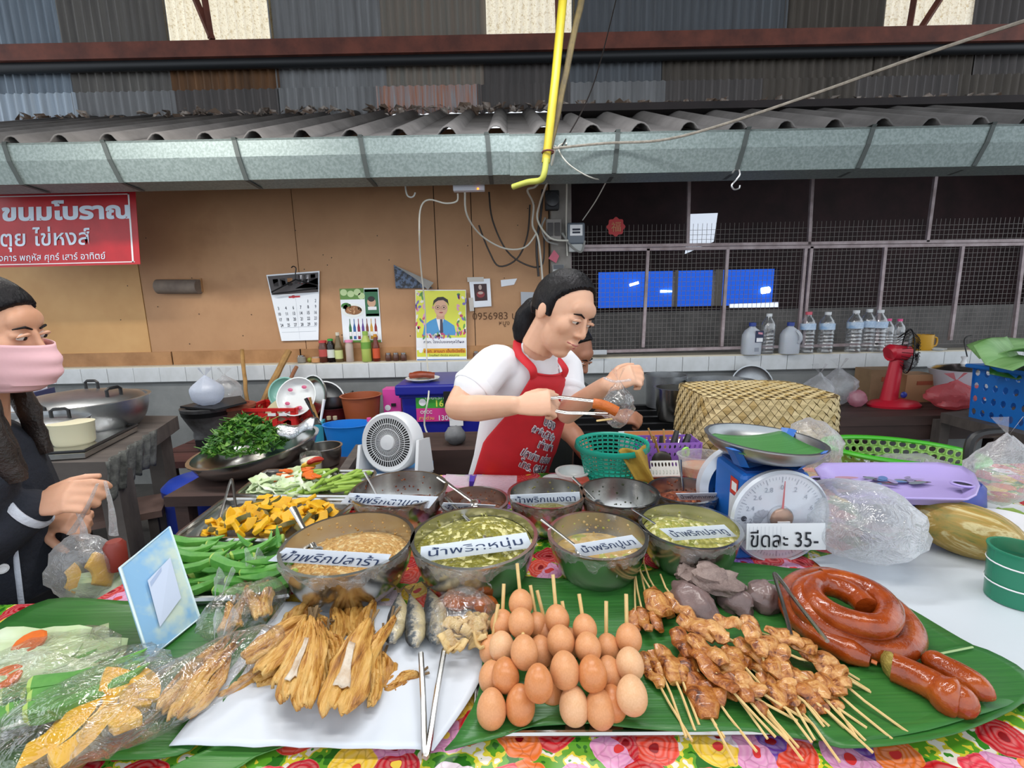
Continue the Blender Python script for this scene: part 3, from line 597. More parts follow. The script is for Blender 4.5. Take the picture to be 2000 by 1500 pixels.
c = V((W(612, 900, 1.8).x, 1.78, zs)); t = thing('glass_jar', 'clear jar of creamy white sauce beside the greens bowl', 'jar', c); MB().lathe([(.036, 0), (.04, .01), (.042, .1), (.038, .115)], 18, cap=False).build('body', FILM, t); MB().lathe([(.034, .004), (.039, .09), (.0001, .092)], 16).build('sauce', p_('creamy', '#dcdcc6', .5), t)
c = V((W(640, 885, 2.0).x, 1.96, zs)); vessel('steel_bowl', 'small deep steel bowl in front of the blue basin', 'bowl', c, .075, .085, STEEL, base=.7)
c = V((W(540, 860, 2.2).x, 2.15, zs)); vessel('bowl', 'pale bowl of brown paste behind the foil parcel', 'bowl', c+V((0, 0, .06)), .06, .05, TEAL, base=.7)
t = MB(); q = [W(*p, y) for p, y in (((650, 935), 1.62), ((668, 935), 1.62), ((712, 868), 2.1), ((695, 868), 2.1))]
MB().slab(q, (0, 0, -1), .03).build('plank', GWOOD, label='weathered plank edge leading back beside the glass jar', cat='plank', smooth=False)
YEL = p_('yellow_pepper', '#dba81e', .35); REDP = p_('red_pepper', '#b8301c', .35)
for i, (p, q, mm, lb) in enumerate((((588, 912), (628, 902), YEL, 'yellow chilli pepper lying behind the vegetable tray'), ((600, 905), (632, 897), REDP, 'red chilli pepper behind the vegetable tray'), ((592, 918), (616, 911), YEL, 'second yellow chilli pepper nearest the vegetable tray'))):
    a, c = W(*p, 1.58), W(*q, 1.62); MB().tube(crv([a, a.lerp(c, .5)+V((0, 0, .006)), c], 4), [.004, .009, .01, .01, .011, .011, .01, .007, .003], 8).build('pepper', mm, label=lb, cat='pepper')
# white box fan on a blue box
fy = 1.72; fc = W(768, 862, fy); fr = 58*mpp(fc); fb = W(775, 918, fy).z
t = thing('storage_box', 'blue plastic box under the white fan', 'box', (fc.x+.015, fy+.05, 0)); MB().box((0, 0, fb/2), (.2, .2, fb)).build('body', p_('mid_blue', '#2f7fb8', .4), t, smooth=False, bevel=.01); MB().box((0, 0, fb-.03), (.215, .215, .02)).build('rim', p_('mid_blue', '#2f7fb8'), t, smooth=False)
FW = p_('fan_white', '#d4d7da', .35); t = thing('table_fan', 'small white box fan with a round grille on a blue box', 'fan', m=tr(fc) @ rot('Y', -8) @ rot('Z', -14) @ rot('X', -12))
MB().lathe([(fr*.8, -.05), (fr, -.03), (fr, .035), (fr*.93, .045), (fr*.8, .04)], 36, rot('X', 90), cap=False).build('housing', FW, t); MB().lathe([(fr*.9, .03), (.0001, .03)], 24, rot('X', 90)).build('inner_shade', BLACK, t)  # black disc darkens the grille gaps, standing in for the shade inside
b = MB()
for i in range(56):
    a = 2*pi*i/56; ca, sa = cos(a), sin(a); r0, r1 = fr*.26, fr*.8
    b.add([(ca*r0-sa*.0009, -.041, sa*r0+ca*.0009), (ca*r0+sa*.0009, -.041, sa*r0-ca*.0009), (cos(a+.12)*r1+sa*.0016, -.041, sin(a+.12)*r1-ca*.0016), (cos(a+.12)*r1-sa*.0016, -.041, sin(a+.12)*r1+ca*.0016)], [(0, 1, 2, 3)])
for rr in (.45, .62): b.tube([(fr*rr*cos(2*pi*i/32), -.042, fr*rr*sin(2*pi*i/32)) for i in range(32)], .0012, 4, closed=True)
g = b.build('grille', FW, t, smooth=False); g['kind'] = 'stuff'
MB().lathe([(fr*.26, 0), (fr*.24, .008), (.0001, .01)], 20, tr(0, -.04, 0) @ rot('X', 90)).build('hub', FW, t)
b = MB()
for s in (-1, 1): b.slab([(s*fr*1.03, -.04, .0), (s*fr*1.03, .05, .0), (s*fr*1.03, .06, -fr*1.12), (s*fr*1.03, -.08, -fr*1.12)], (s, 0, 0), .012)
b.box((0, -.01, -fr*1.1), (fr*2.2, .14, .02)); b.build('stand', FW, t, smooth=False)
# grey things near the vendor
MB().ball(W(889, 850, 2.1), (.05, .05, .045), 14, 10, fn=lambda p, q: q*(1+.15*nz(p, 3))).build('stone_mortar', mat('grey_stone', '#77787a', .9, 0, '#5a5b5d', 8), label='rounded grey bundle beside the vendor hip', cat='bundle')
t = thing('metal_cabinet', 'low dark cabinet behind the vendor', 'cabinet', (W(880, 900, 2.1).x, 2.15, 0)); zt_ = W(890, 866, 2.1).z; MB().box((0, 0, zt_/2), (.34, .3, zt_)).build('body', DWOOD, t, smooth=False); MB().box((.02, -.155, zt_*.75), (.2, .01, .03)).build('handle', IRONB, t, smooth=False)
# ---- right of the vendor: iron grill, pots, counters
gz_ = .64; a0, a1 = G(1130, 860, gz_), G(1345, 850, gz_)
t = thing('grill_stove', 'black iron grill stove behind the teal basket', 'stove', (0, 0, 0)); x0, x1 = W(1110, 800, 2.6).x, W(1400, 800, 2.6).x
MB().box(((x0+x1)/2, 2.8, gz_/2), (x1-x0, .9, gz_)).build('body', IRONB, t, smooth=False)
for i in range(5): MB().box(((x0+x1)/2, 2.45+i*.16, gz_+.015), (x1-x0, .03, .03)).build('grill_bar', IRONB, t, smooth=False)
c, r = circ(1300, 728, 76, .9); r = 38*3.1/900; c = V((W(1300, 760, 3.05).x, 3.05, gz_+.03)); hp = W(1300, 737, 2.95).z-c.z
t = thing('cooking_pot', 'tall dull aluminium pot at the back of the grill', 'pot', c); MB().lathe(bprof(r, hp, .95, .003, .006, 1.0), 26, cap=False).build('body', ALU, t); handle(t, r, 0, hp*.8, 90, .9, ALU)
c = V((W(1318, 790, 2.65).x, 2.68, gz_+.03)); r = 34*2.75/900; hp = W(1318, 762, 2.6).z-c.z
vessel('steel_pot', 'shiny round steel pot beside the woven basket', 'pot', c, r, max(.07, hp), STEEL, base=.7, rim=.01)
c = V((W(1272, 772, 2.9).x, 2.95, gz_+.03))
vessel('pot_lid', 'grey pot lid standing on edge against the concrete wall', 'lid', W(1464, 756, 3.42)+V((0, 0, -.0)), .16, .035, ALU, tilt=rot('X', 78))
vessel('wide_pan', 'wide shallow aluminium pan behind the woven basket', 'pan', V((W(1410, 770, 2.9).x, 2.9, .62)), .22, W(1410, 745, 2.9).z-.62, ALU, base=.8)
CTZ = .62
t = thing('back_counter', 'long dark wooden counter along the back wall', 'counter', (0, 0, 0)); fx = W(1620, 830, 2.85).x; x0 = W(1395, 800, 2.85).x
for i in range(4): MB().box(((x0+4.2)/2, 2.92+i*.165, CTZ-.03), (4.2-x0, .16, .06)).build('plank', DWOOD, t, smooth=False)
MB().box(((x0+4.2)/2, 2.87, CTZ-.1), (4.2-x0, .04, .12)).build('apron', DWOOD, t, smooth=False)
for x in (x0+.05, fx+.3, 3.2): MB().box((x, 2.95, .28), (.07, .07, .56)).build('leg', DWOOD, t, smooth=False)
ta, tb_, tc_, td = G(1838, 806, .66), G(2080, 870, .66), V((3.5, 2.62, .66)), V((2.9, 2.82, .66))
t = thing('grey_table', 'weathered grey table under the blue basket at the right', 'table', (0, 0, 0)); MB().slab([ta, tb_, tc_, td], (0, 0, -1), .06).build('table_top', GWOOD, t, smooth=False)
for q in (ta, tb_): MB().box((q.x+.06, q.y+.05, .3), (.06, .06, .6)).build('leg', GWOOD, t, smooth=False)
t = thing('low_stool', 'dark low stool under the grey table', 'stool', (W(1940, 900, 2.2).x, 2.2, 0)); MB().box((0, 0, .47), (.34, .3, .04)).build('seat', GWOOD, t, smooth=False); leg4(t, .13, .1, .45, .05, GWOOD)
# red fan
fy = 3.12; rb = V((W(1745, 792, fy).x, fy, CTZ)); RF = p_('fan_red', '#c01f33', .35); t = thing('table_fan', 'red table fan with a dark round guard on the counter', 'fan', rb)
MB().lathe([(.17, 0), (.175, .015), (.15, .035), (.05, .055)], 28, sy=.62).build('base', RF, t)
zt_ = W(1730, 703, fy).z-CTZ; MB().tube([(-.04, 0, .03), (-.03, 0, zt_*.5), (-.015, 0, zt_)], [.058, .05, .042], 12, flat=.75, up=(0, 1, 0)).build('column', RF, t)
MB().tube([(-.08, 0, zt_+.045), (-.07, 0, zt_+.05), (.05, 0, zt_+.045), (.06, 0, zt_+.045)], [.045, .058, .05, .03], 14).build('motor', RF, t)
gx = W(1772, 690, fy).x-rb.x; gz2 = W(1772, 686, fy).z-CTZ; b = MB(); M_ = tr(gx, 0, gz2) @ rot('Z', 62) @ rot('X', 90)
for q in range(26):
    a = 2*pi*q/26; b.tube([M_ @ V((.02*cos(a), .02*sin(a), .05)), M_ @ V((.1*cos(a), .1*sin(a), .045)), M_ @ V((.15*cos(a), .15*sin(a), 0)), M_ @ V((.1*cos(a), .1*sin(a), -.05))], .002, 4)
b.tube([M_ @ V((.15*cos(a*.2), .15*sin(a*.2), 0)) for a in range(32)], .004, 6, closed=True); b.build('guard', IRONB, t)
b = MB()
for q in range(3): b.add([M_ @ V(rot('Z', q*120) @ V(p)) for p in ((.01, -.02, .012), (.12, -.06, .02), (.13, .03, -.02), (.02, .03, -.012))], [(0, 1, 2, 3)])
b.build('blade', mat('grey_blade', '#6a6d70', .3), t, solid=.002); MB().ball((gx, 0, gz2), .03, 10, 8).build('hub', IRONB, t); MB().ball((.01, -.06, zt_*.28), (.022, .012, .022), 12, 8).build('knob', p_('deep_blue', '#26308a'), t)
# rice cooker, bags, boxes
cy = 3.15; rr = 50*3.2/900; c = V((W(1880, 778, cy).x, cy+.03, CTZ)); hh = W(1880, 722, cy).z-CTZ; t = thing('rice_cooker', 'white rice cooker with a steel lid on the back counter', 'cooker', c)
MB().lathe([(rr*.7, 0), (rr*.78, .03), (rr, hh*.92), (rr*1.05, hh), (rr*.9, hh)], 28, cap=False).build('body', p_('cooker', '#cdd2dc', .3), t); MB().lathe([(rr*.98, hh), (rr*.8, hh+.02), (.001, hh+.04)], 26, cap=False).build('lid', STEEL, t)
MB().lathe([(.02, 0), (.012, .03), (.02, .05), (.001, .055)], 12, tr(0, 0, hh+.035)).build('lid_knob', WHITE, t); MB().lathe([(.026, 0), (.001, .002)], 16, tr(-.05, -rr*.96, hh*.55) @ rot('X', 80)).build('badge', p_('badge', '#a8203a'), t)
MB().tube(crv([c+V((.02, .0, hh+.08)), c+V((.03, .05, hh+.2)), W(1897, 655, 3.45)]), .004, 6).build('power_cord', BLACK, label='thin black cord rising from the rice cooker lid', cat='cord')
bag('plastic_bag', 'crumpled coral pink plastic bag in front of the rice cooker', 'bag', V((W(1862, 800, 2.98).x, 2.99, CTZ)), (.32, .2, .2), film('pink_bag', '#ee7f86', .8, .2, .95, 40, .6), wr=.35)
CB = mat('cardboard', '#8a6f52', .8, 0, '#7b6248', 6); CB2 = mat('tan_carton', '#a9805c', .7)
for px, w_, y_, ht_, mm, lb in ((1712, .24, 3.36, 722, CB, 'brown cardboard box behind the red fan column'), (1778, .22, 3.3, 732, CB2, 'tan printed carton between the red fan and rice cooker')):
    h_ = W(px, ht_, y_-.07).z-CTZ; t = thing('carton', lb, 'box', (W(px, 770, y_).x, y_, CTZ)); MB().box((0, 0, h_/2), (w_, .16, h_)).build('body', mm, t, smooth=False); MB().box((.02, -.081, h_*.7), (w_*.5, .004, h_*.14)).build('printed_band', p_('brick_print', '#97492f'), t, smooth=False)
bag('plastic_bag', 'small pink plastic bag left of the red fan base', 'bag', V((W(1678, 782, 3.1).x, 3.12, CTZ)), (.12, .1, .12), film('pink_bag2', '#e7a2b4', .7, .2, .9), knot=False)
bag('carrier_bag', 'clear carrier bag standing with its handles up', 'bag', V((W(1640, 778, 3.15).x, 3.18, CTZ)), (.26, .16, .27), FILM2, wr=.25)
bag('carrier_bag', 'clear knotted bag just right of the woven basket top', 'bag', V((W(1590, 785, 3.05).x, 3.02, CTZ)), (.22, .18, .26), FILM2, wr=.2)
bag('plastic_bag', 'loose clear bag lying by the grey pot lid', 'bag', V((W(1528, 775, 3.25).x, 3.25, CTZ)), (.26, .16, .16), FILM2, wr=.3, knot=False)
# blue basket with banana leaves
bx = W(1990, 812, 2.45); t = thing('blue_basket', 'bright blue perforated basket of banana leaves at the right edge', 'basket', (bx.x+.1, 2.5, .66)); hb = W(1960, 728, 2.4).z-.66; NBU = p_('basket_blue', '#1c6fc4', .35)
def holed(M_, nu, nv, wd, h, hole=.6, tp=1.0, fn=None):            # a panel of square cells each with a hole in it
    b = MB()
    for i in range(nu):
        for j in range(nv):
            cx_, cy_ = -wd/2+(i+.5)*wd/nu, (j+.5)*h/nv; a, c_ = wd/nu/2, h/nv/2; o = []
            for k_ in range(8):
                an = pi/8+k_*pi/4; o.append((cx_+a*hole*cos(an), cy_+c_*hole*sin(an)))
            q = [(cx_+a, cy_), (cx_+a, cy_+c_), (cx_, cy_+c_), (cx_-a, cy_+c_), (cx_-a, cy_), (cx_-a, cy_-c_), (cx_, cy_-c_), (cx_+a, cy_-c_)]
            vs = [(x, 0, z) for x, z in o+q]; b.add([(fn(p) if fn else M_ @ V((p[0]*(lerp(1, tp, p[2]/h)), 0, p[2]))) for p in vs], [((k_+7) % 8, k_, 8+(k_+1) % 8, 8+k_) for k_ in range(8)])
    return b
for M_, w_ in ((tr(0, -.15, 0), .34), (tr(0, .15, 0), .34), (tr(-.17, 0, 0) @ rot('Z', 90), .3), (tr(.17, 0, 0) @ rot('Z', 90), .3)): holed(M_, 6, 4, w_, hb, .55, 1.12).build('side', NBU, t, smooth=False, solid=.004, recalc=False)
MB().tube([(-.2, -.175, hb), (.2, -.175, hb), (.2, .175, hb), (-.2, .175, hb)], .012, 6, closed=True).build('rim', NBU, t); MB().box((0, 0, .004), (.34, .3, .008)).build('base', NBU, t, smooth=False)
LEAFP = mat('banana_leaf_pale', '#8bb573', .5, 0, '#6c9c55', 3, stretch=(1, 14, 1)); LEAFD = mat('banana_leaf_dark', '#2f6b2c', .4, 0, '#245522', 3, stretch=(1, 14, 1))
for i, (p, wd, ln, a, mm, lb) in enumerate((((1960, 700), .2, .3, 25, LEAFP, 'pale folded banana leaf on top of the blue basket'), ((1985, 690), .22, .32, -15, LEAFP, 'second pale banana leaf leaning out of the blue basket'), ((1990, 725), .2, .3, 40, LEAFD, 'dark green banana leaf inside the blue basket'))):
    o = W(*p, 2.42+.05*i); M_ = tr(o) @ rot('Z', a) @ rot('X', 35-25*i) @ rot('Y', -12); MB().grid(lambda u, v: M_ @ V(((u-.5)*ln, (v-.5)*wd, .05*abs(v-.5)*2+.02*sin(u*5))), 12, 8).build('banana_leaf', mm, label=lb, cat='leaf', solid=.002)
# ================================================================ things on the wall, the ledge, wires
class Sheet:                                            # a flat printed sheet given by its four photo corners on the plane Y
    def __init__(s, name, label, cat, c, Y, m, th=.002, ys=None, parent=None):
        s.c = [W(*p, (ys[i] if ys else Y)) for i, p in enumerate(c)] if not isinstance(Y, str) else ys   # TL TR BR BL
        s.t = thing(name, label, cat, s.c[3]) if parent is None else parent; s.pr = MB(); s.ms = []
        s.px = c; n = (s.c[1]-s.c[0]).cross(s.c[3]-s.c[0]).normalized(); s.n = n if n.y < 0 else -n
        MB().slab([q for q in s.c[::-1]], s.n*-1, th).build('sheet', m, s.t, world=True, smooth=False)
    def P(s, u, v, o=.001):
        a = s.c[3].lerp(s.c[2], u); b = s.c[0].lerp(s.c[1], u); return a.lerp(b, v)+s.n*o
    def uv(s, x, y):                                    # approximate photo pixel -> uv
        (tx, ty), (rx, ry), (bx, by), (lx, ly) = s.px; u, v = .5, .5
        for _ in range(6):
            X = lerp(lerp(lx, bx, u), lerp(tx, rx, u), v); Y = lerp(lerp(ly, by, u), lerp(ty, ry, u), v)
            u += (x-X)/max(1, (rx-tx+bx-lx)/2); v -= (y-Y)/max(1, (ly-ty+by-ry)/2)
        return u, v
    def mi(s, m):
        if m not in s.ms: s.ms.append(m)
        return s.ms.index(m)
    def poly(s, pts, m, o=.001): s.pr.poly([s.P(u, v, o) for u, v in pts], mi=s.mi(m)); return s
    def rect(s, u0, v0, u1, v1, m, o=.001): return s.poly([(u0, v0), (u1, v0), (u1, v1), (u0, v1)], m, o)
    def ell(s, u, v, a, b, m, o=.0015, n=20, rt=0): return s.poly([(u+a*cos(2*pi*i/n)*cos(rt)-b*sin(2*pi*i/n)*sin(rt), v+a*cos(2*pi*i/n)*sin(rt)+b*sin(2*pi*i/n)*cos(rt)) for i in range(n)], m, o)
    def done(s, name='print'):
        if s.ms: s.pr.build(name, s.ms, s.t, world=True, smooth=False, recalc=False)
        return s
    def text(s, st, u, v, wu=None, hv=None, m=None, bold=0, o=.0025, name='lettering'):
        return text(st, MX.Identity(4), s.t, m or INK, wu, hv, bold, name, bend=lambda p: s.P(u+p.x, v+p.y, o), world=True)
def pm(n, c, r=.5): return mat('print_'+n, c, r)
# red banner
BR = mat('red_vinyl', '#c01a24', .35, 0, '#a5121c', 4, bump=.2, bscale=6)
s = Sheet('banner', 'red vinyl banner with white Thai lettering hung under the eave', 'banner', [(-70, 380), (264, 373), (274, 516), (-70, 524)], 3.12, BR, .003)
u0, v0 = s.uv(268, 510); u1, v1 = s.uv(259, 380)
for a in ((0, .955, .965, .967), (0, .03, .97, .042), (.955, .03, .965, .967)): s.rect(*a, WHITE)
s.done(); BW = pm('banner_white', '#d7e4f2')
def on(s, st, x0, y0, x1, y1, m, bold=0):
    a, b_ = s.uv(x0, y1); c, d = s.uv(x1, y0); return s.text(st, (a+c)/2, (b_+d)/2, c-a, d-b_, m, bold)
on(s, 'ขนมโบราณ', 4, 388, 253, 432, BW, .045); on(s, 'ตุย ไข่หงส์', 2, 440, 175, 492, BW, .012); on(s, 'งคาร พฤหัส ศุกร์ เสาร์ อาทิตย์', -2, 491, 206, 515, BW, .004)
MB().tube([s.P(.38, .99, 0), s.P(.38, 1.0, 0)+V((0, -.03, .12))], .003, 5).build('tie_cord', BLACK, s.t, world=True); MB().tube([s.P(.97, .99, 0), s.P(.97, 1.0, 0)+V((0, -.03, .14))], .003, 5).build('tie_cord', BLACK, s.t, world=True)
# tube holder on the plywood
a, b_ = W(309, 560, 3.56), W(389, 560, 3.56); t = thing('pipe_bracket', 'grey cardboard tube fixed sideways on the plywood wall', 'tube', (a+b_)/2); r = 14*mpp(a)
MB().tube([a, b_], r, 14).build('tube', mat('grey_board', '#85786c', .8, 0, '#6c6057', 8), t, world=True); MB().box((a+b_)/2+V((0, .03, .01)), (b_.x-a.x+.02, .02, .1)).build('back_plate', PLYT, t, world=True, smooth=False)
# calendar with a coat hanger
s = Sheet('wall_calendar', 'white wall calendar with big black dates under a coat hanger', 'calendar', [(520, 537), (624, 529), (622, 664), (550, 666)], 3.57, PAPER)
s.rect(.02, .70, .98, .98, pm('dark_head', '#4a4444')); s.rect(.52, .74, .97, .9, pm('grey_head', '#8b8488'))
for i, u in enumerate((.1, .24, .38)): s.rect(u, .82, u+.1, .93, pm('h%d' % i, ('#2a2a2a', '#3a3432', '#b07a4a')[i]))
for i, u in enumerate((.58, .7, .83)): s.rect(u, .84, u+.09, .96, pm('hw', '#d9d4d6')); s.rect(u, .83, u+.09, .85, pm('hr', '#c0392f'))
s.ell(.46, .655, .04, .022, pm('cal_red', '#b5222c')); s.rect(.36, .64, .6, .665, pm('cal_red', '#b5222c'), .0012)
for v in (.13, .2): s.rect(.06, v, .94, v+.004, pm('line', '#9aa0aa'))
s.rect(.5, .02, .503, .63, pm('line', '#9aa0aa')); s.done()
for r_, row in enumerate((('', '', '', '', '1', '2'), ('3', '4', '6', '7', '8', '9'), ('10', '11', '13', '14', '15', '16'), ('17', '18', '20', '21', '22', '23'), ('24', '25', '27', '28', '29', '30'))):
    for q, d in enumerate(row):
        if d: s.text(d, .1+.165*q, .58-.085*r_, None, .048, INK if q < 5 else pm('greydate', '#6a6f7c'), .01)
t = thing('coat_hanger', 'black plastic coat hanger hooked over the calendar', 'hanger', W(572, 560, 3.54)); h = lambda x, y: W(x, y, 3.53)
MB().tube(crv([h(569, 523), h(573, 520), h(578, 524), h(577, 535), h(577, 546)]), .004, 6).build('hook', BLACK, t, world=True)
MB().tube([h(577, 546), h(620, 557), h(618, 563), h(534, 574), h(530, 571), h(577, 546)], .0055, 6).build('frame', BLACK, t, world=True)
# sauce poster
s = Sheet('poster', 'food poster with a plate of beans, a green can and a row of bottles', 'poster', [(663, 564), (739, 562), (746, 668), (671, 669)], 3.58, PAPER)
s.rect(.0, .8, .62, 1, pm('cuc', '#5f8a3f'));
for u, v in ((.1, .93), (.28, .9), (.45, .93), (.55, .86)): s.ell(u, v, .09, .06, pm('cucl', '#bcd29a'))
s.ell(.3, .6, .3, .13, pm('plate', '#e9ece8')); s.ell(.32, .6, .22, .085, pm('beans', '#a9744a')); s.ell(.14, .68, .13, .06, pm('mint', '#3d7a30'))
for i in range(14): s.ell(.17+.3*RN.random(), .55+.1*RN.random(), .025, .014, pm('bean2', '#d1a57a'), .002, 8, i)
s.rect(.63, .48, .98, .98, pm('can', '#2f6b47')); s.rect(.64, .93, .97, .97, pm('can2', '#1d2f26')); s.rect(.64, .49, .97, .53, pm('can2', '#1d2f26')); s.ell(.8, .74, .11, .09, pm('face_c', '#c9a184')); s.ell(.8, .8, .09, .05, pm('hair_c', '#241f1d'), .002)
s.rect(.7, .6, .92, .66, WHITE, .002)
for i in range(7):
    u = .17+.11*i; cc = ('#2f6b3f', '#2f5f9a', '#8a2340', '#5a3a8a', '#7a3f2a', '#c99a3a', '#8a2f2f')[i]; m = pm('b%d' % i, cc); s.rect(u, .06, u+.07, .28, m); s.poly([(u, .28), (u+.07, .28), (u+.045, .36), (u+.045, .44), (u+.025, .44), (u+.025, .36)], m); s.rect(u+.005, .12, u+.065, .2, WHITE, .002)
s.rect(.02, .0, .98, .04, pm('cuc', '#5f8a3f')); s.done()
# torn folded sheet
b = MB(); q = [W(*p, 3.57) for p in ((769, 517), (773, 563), (846, 563))]; b.add([p for p in q], [(0, 1, 2)]); q2 = [W(769, 517, 3.56), W(847, 552, 3.5), W(836, 566, 3.52), W(812, 545, 3.53)]; b.add(q2, [(0, 1, 2, 3)], mi=1)
b.build('torn_poster', [mat('print_dark', '#5a6b86', .5, 0, '#26282e', 30, .45, .55), mat('paper_back', '#9c9a96', .7, 0, '#86837d', 6)], label='torn poster folded down over itself on the plywood', cat='poster', solid=.002, smooth=False)
# yellow calendar with a portrait
s = Sheet('wall_calendar', 'yellow calendar with a portrait of a man in a blue suit', 'calendar', [(811, 566), (910, 566), (912, 722), (814, 723)], 3.55, PAPER)
s.rect(.01, .41, .99, .99, pm('cal_yellow', '#d6d84e'))
for i in range(46):
    sd = i % 2; s.ell((RN.uniform(.0, .17) if sd else RN.uniform(.82, 1)), RN.uniform(.42, .97), .035, .018, pm('fl%d' % (i % 5), ('#c24a6a', '#e3e0d6', '#5f9a52', '#d99ab8', '#7a6fb0')[i % 5]), .0012, 8, i)
for i in range(24): s.ell(RN.uniform(.15, .85), RN.uniform(.41, .46), .035, .015, pm('fl%d' % (i % 5), '#c24a6a'), .0022, 8, i)
s.poly([(.13, .44), (.8, .44), (.76, .56), (.62, .62), (.5, .66), (.42, .66), (.28, .62), (.17, .57)], pm('suit', '#4f93c4'), .0014)
s.poly([(.4, .665), (.56, .665), (.5, .5), (.46, .5)], WHITE, .0018); s.poly([(.48, .64), (.53, .64), (.54, .48), (.505, .44), (.475, .48)], pm('tie', '#4a4252'), .002)
s.poly([(.41, .64), (.57, .64), (.57, .72), (.41, .72)], pm('skin_p', '#c79a80'), .0019); s.ell(.5, .78, .135, .105, pm('skin_p2', '#d3a88c'), .0021); s.ell(.345, .785, .02, .02, pm('skin_p', '#c79a80'), .002)
s.poly([(.34, .8), (.36, .87), (.44, .91), (.55, .915), (.64, .88), (.66, .8), (.63, .84), (.55, .875), (.45, .87), (.385, .845)], pm('hair_p', '#2a2628'), .0023)
for u in (.44, .56): s.ell(u, .785, .05, .026, pm('rim', '#5a4a44'), .0023); s.ell(u, .785, .043, .021, pm('skin_p2', '#d3a88c'), .0025); s.ell(u, .785, .018, .009, pm('eye', '#2a2222'), .0027, 10)
s.poly([(.49, .78), (.515, .78), (.525, .745), (.48, .745)], pm('skin_p', '#c79a80'), .0025); s.ell(.505, .722, .04, .008, pm('lip', '#a5484c'), .0026)
s.rect(.01, .29, .99, .38, WHITE); s.rect(.01, .17, .99, .255, pm('cal_yellow', '#d6d84e')); s.rect(.14, .215, .98, .275, pm('orange_b', '#e0a52c'), .0012); s.ell(.09, .245, .04, .025, WHITE, .002); s.rect(.01, .125, .99, .14, pm('blue_l', '#3f6fb5')); s.done()
s.text('กอท. โรงบ่มของกุลได้ผล', .55, .355, .8, .05, pm('navy_t', '#2a2f55'), .01); s.text('กอท. ลานนา เอ็นจิเนียริ่ง', .56, .245, .8, .045, pm('red_t', '#9a2222'), .012); s.text('โทรศัพท์ ติดต่อ สอบถาม', .55, .19, .6, .03, INK)
for r_ in range(2):
    for q in range(7): s.text(str(5+q+7*r_), .08+.14*q, .085-.06*r_, None, .034, INK)
# taped photo, scraps, note, scribble
s = Sheet('taped_photo', 'small dark red photo in a white border taped to the wall', 'picture', [(916, 545), (957, 544), (960, 598), (921, 601)], 3.57, PAPER); s.rect(.2, .22, .82, .82, pm('photo_dark', '#3a1c1e')); s.ell(.5, .45, .2, .12, pm('photo_red', '#8a2f33')); s.ell(.5, .7, .08, .09, pm('photo_pale', '#b9a49a')); s.ell(.5, .5, .13, .05, pm('photo_pale', '#b9a49a'), .002)
for a in ((-.08, .9, .7, 1.06), (-.1, -.12, .12, .35)): s.rect(*a, pm('tape', '#c9c2b8'), .002)
s.done()
Sheet('paper_scrap', 'torn white scrap of paper stuck beside the taped photo', 'scrap', [(978, 547), (1010, 544), (1004, 556), (979, 560)], 3.58, PAPER)
Sheet('paper_note', 'pale blank note on the wall behind the vendor head', 'note', [(1017, 570), (1054, 571), (1054, 607), (1018, 603)], 3.57, mat('note', '#aeb3ba', .6))
t = thing('scribble', None, None, (0, 0, 0)); bpy.data.objects.remove(t)
M_ = frame(W(966, 617, 3.583), (1, 0, 0), (0, 0, 1)); text('0956983 น', M_, wall, mat('pencil', '#5d3d22', .7), width=.34, name='pencil_writing', world=True); text('หนูง', frame(W(985, 633, 3.583), (1, 0, 0), (0, 0, 1)), wall, mat('pencil', '#5d3d22'), width=.08, name='pencil_writing', world=True)
# ---- ledge, left group
LZ2 = .957
def onL(px, Y=3.53): return V((W(px, 690, Y).x, Y, LZ2))
def hpx(px, y0, y1, Y=3.53): return (W(px, y0, Y)-W(px, y1, Y)).z
GL = film('glass_clear', '#e8f0ee', .12, .5, .2, 3, .02)
def jar(px, w_, y0, label, body, lidm, Y=3.53, inside=None, cat='jar'):
    t = thing('jar', label, cat, onL(px, Y)); r = w_*mpp(onL(px, Y))/2; h = hpx(px, y0, 701, Y)
    MB().lathe([(r*.85, 0), (r, h*.08), (r, h*.7), (r*.75, h*.82)], 14).build('body', body, t); MB().lathe([(r*.82, h*.8), (r*.82, h), (.001, h)], 14).build('lid', lidm, t); return t
jar(588, 16, 686, 'small glass jar with a grey lid at the left end of the ledge', mat('jar_glass', '#a9a398', .1, trans=.3), STEEL)
MB().ball(onL(604)+V((0, 0, .02)), (.02, .02, .02), 12, 8).build('lime', mat('lime', '#8a8a2a', .4), label='yellow green lime next to the small glass jar', cat='lime')
jar(617, 19, 690, 'low orange labelled tin on the ledge', mat('orange_tin', '#c9925f', .4), mat('tinlid', '#b9a08a', .4))
def sb(px, wpx, y0, label, body, cap, lab=None, lm=None, neck=.4, caph=.09, sh=.72, Y=3.53, y1=702): 
    c = onL(px, Y); return bottle('sauce_bottle', label, c, wpx*mpp(c)/2, hpx(px, y0, y1, Y)/1.01, body, None, cap, neck, lab, lm, caph=caph, shoulder=sh)
sb(632, 17, 660, 'brown sauce bottle with a red cap and white label', mat('brown_sauce', '#5a3226', .2), pm('cap_red', '#c53a3a'), (.28, .62), pm('lab_red', '#b54a42'), .75, .1, .8)
sb(647, 15, 656, 'dark sauce bottle with a bright green cap', mat('dark_sauce', '#1c1414', .15), pm('cap_green', '#2f9a3a'), (.2, .55), pm('lab_white', '#cfd3c8'), .6, .08, .8)
sb(662, 15, 645, 'tall bottle with a long neck and a yellow green label', mat('clear_amber', '#6a5a3a', .15), pm('cap_cream', '#c9c2b0'), (.12, .42), pm('lab_lime', '#c9d08a'), .42, .1, .6)
sb(683, 15, 660, 'squeeze bottle with a pink cap half full of grey sauce', mat('squeeze', '#b9a79c', .4, sss=.1), pm('cap_pink', '#e88ab0'), None, None, .9, .1, .85)
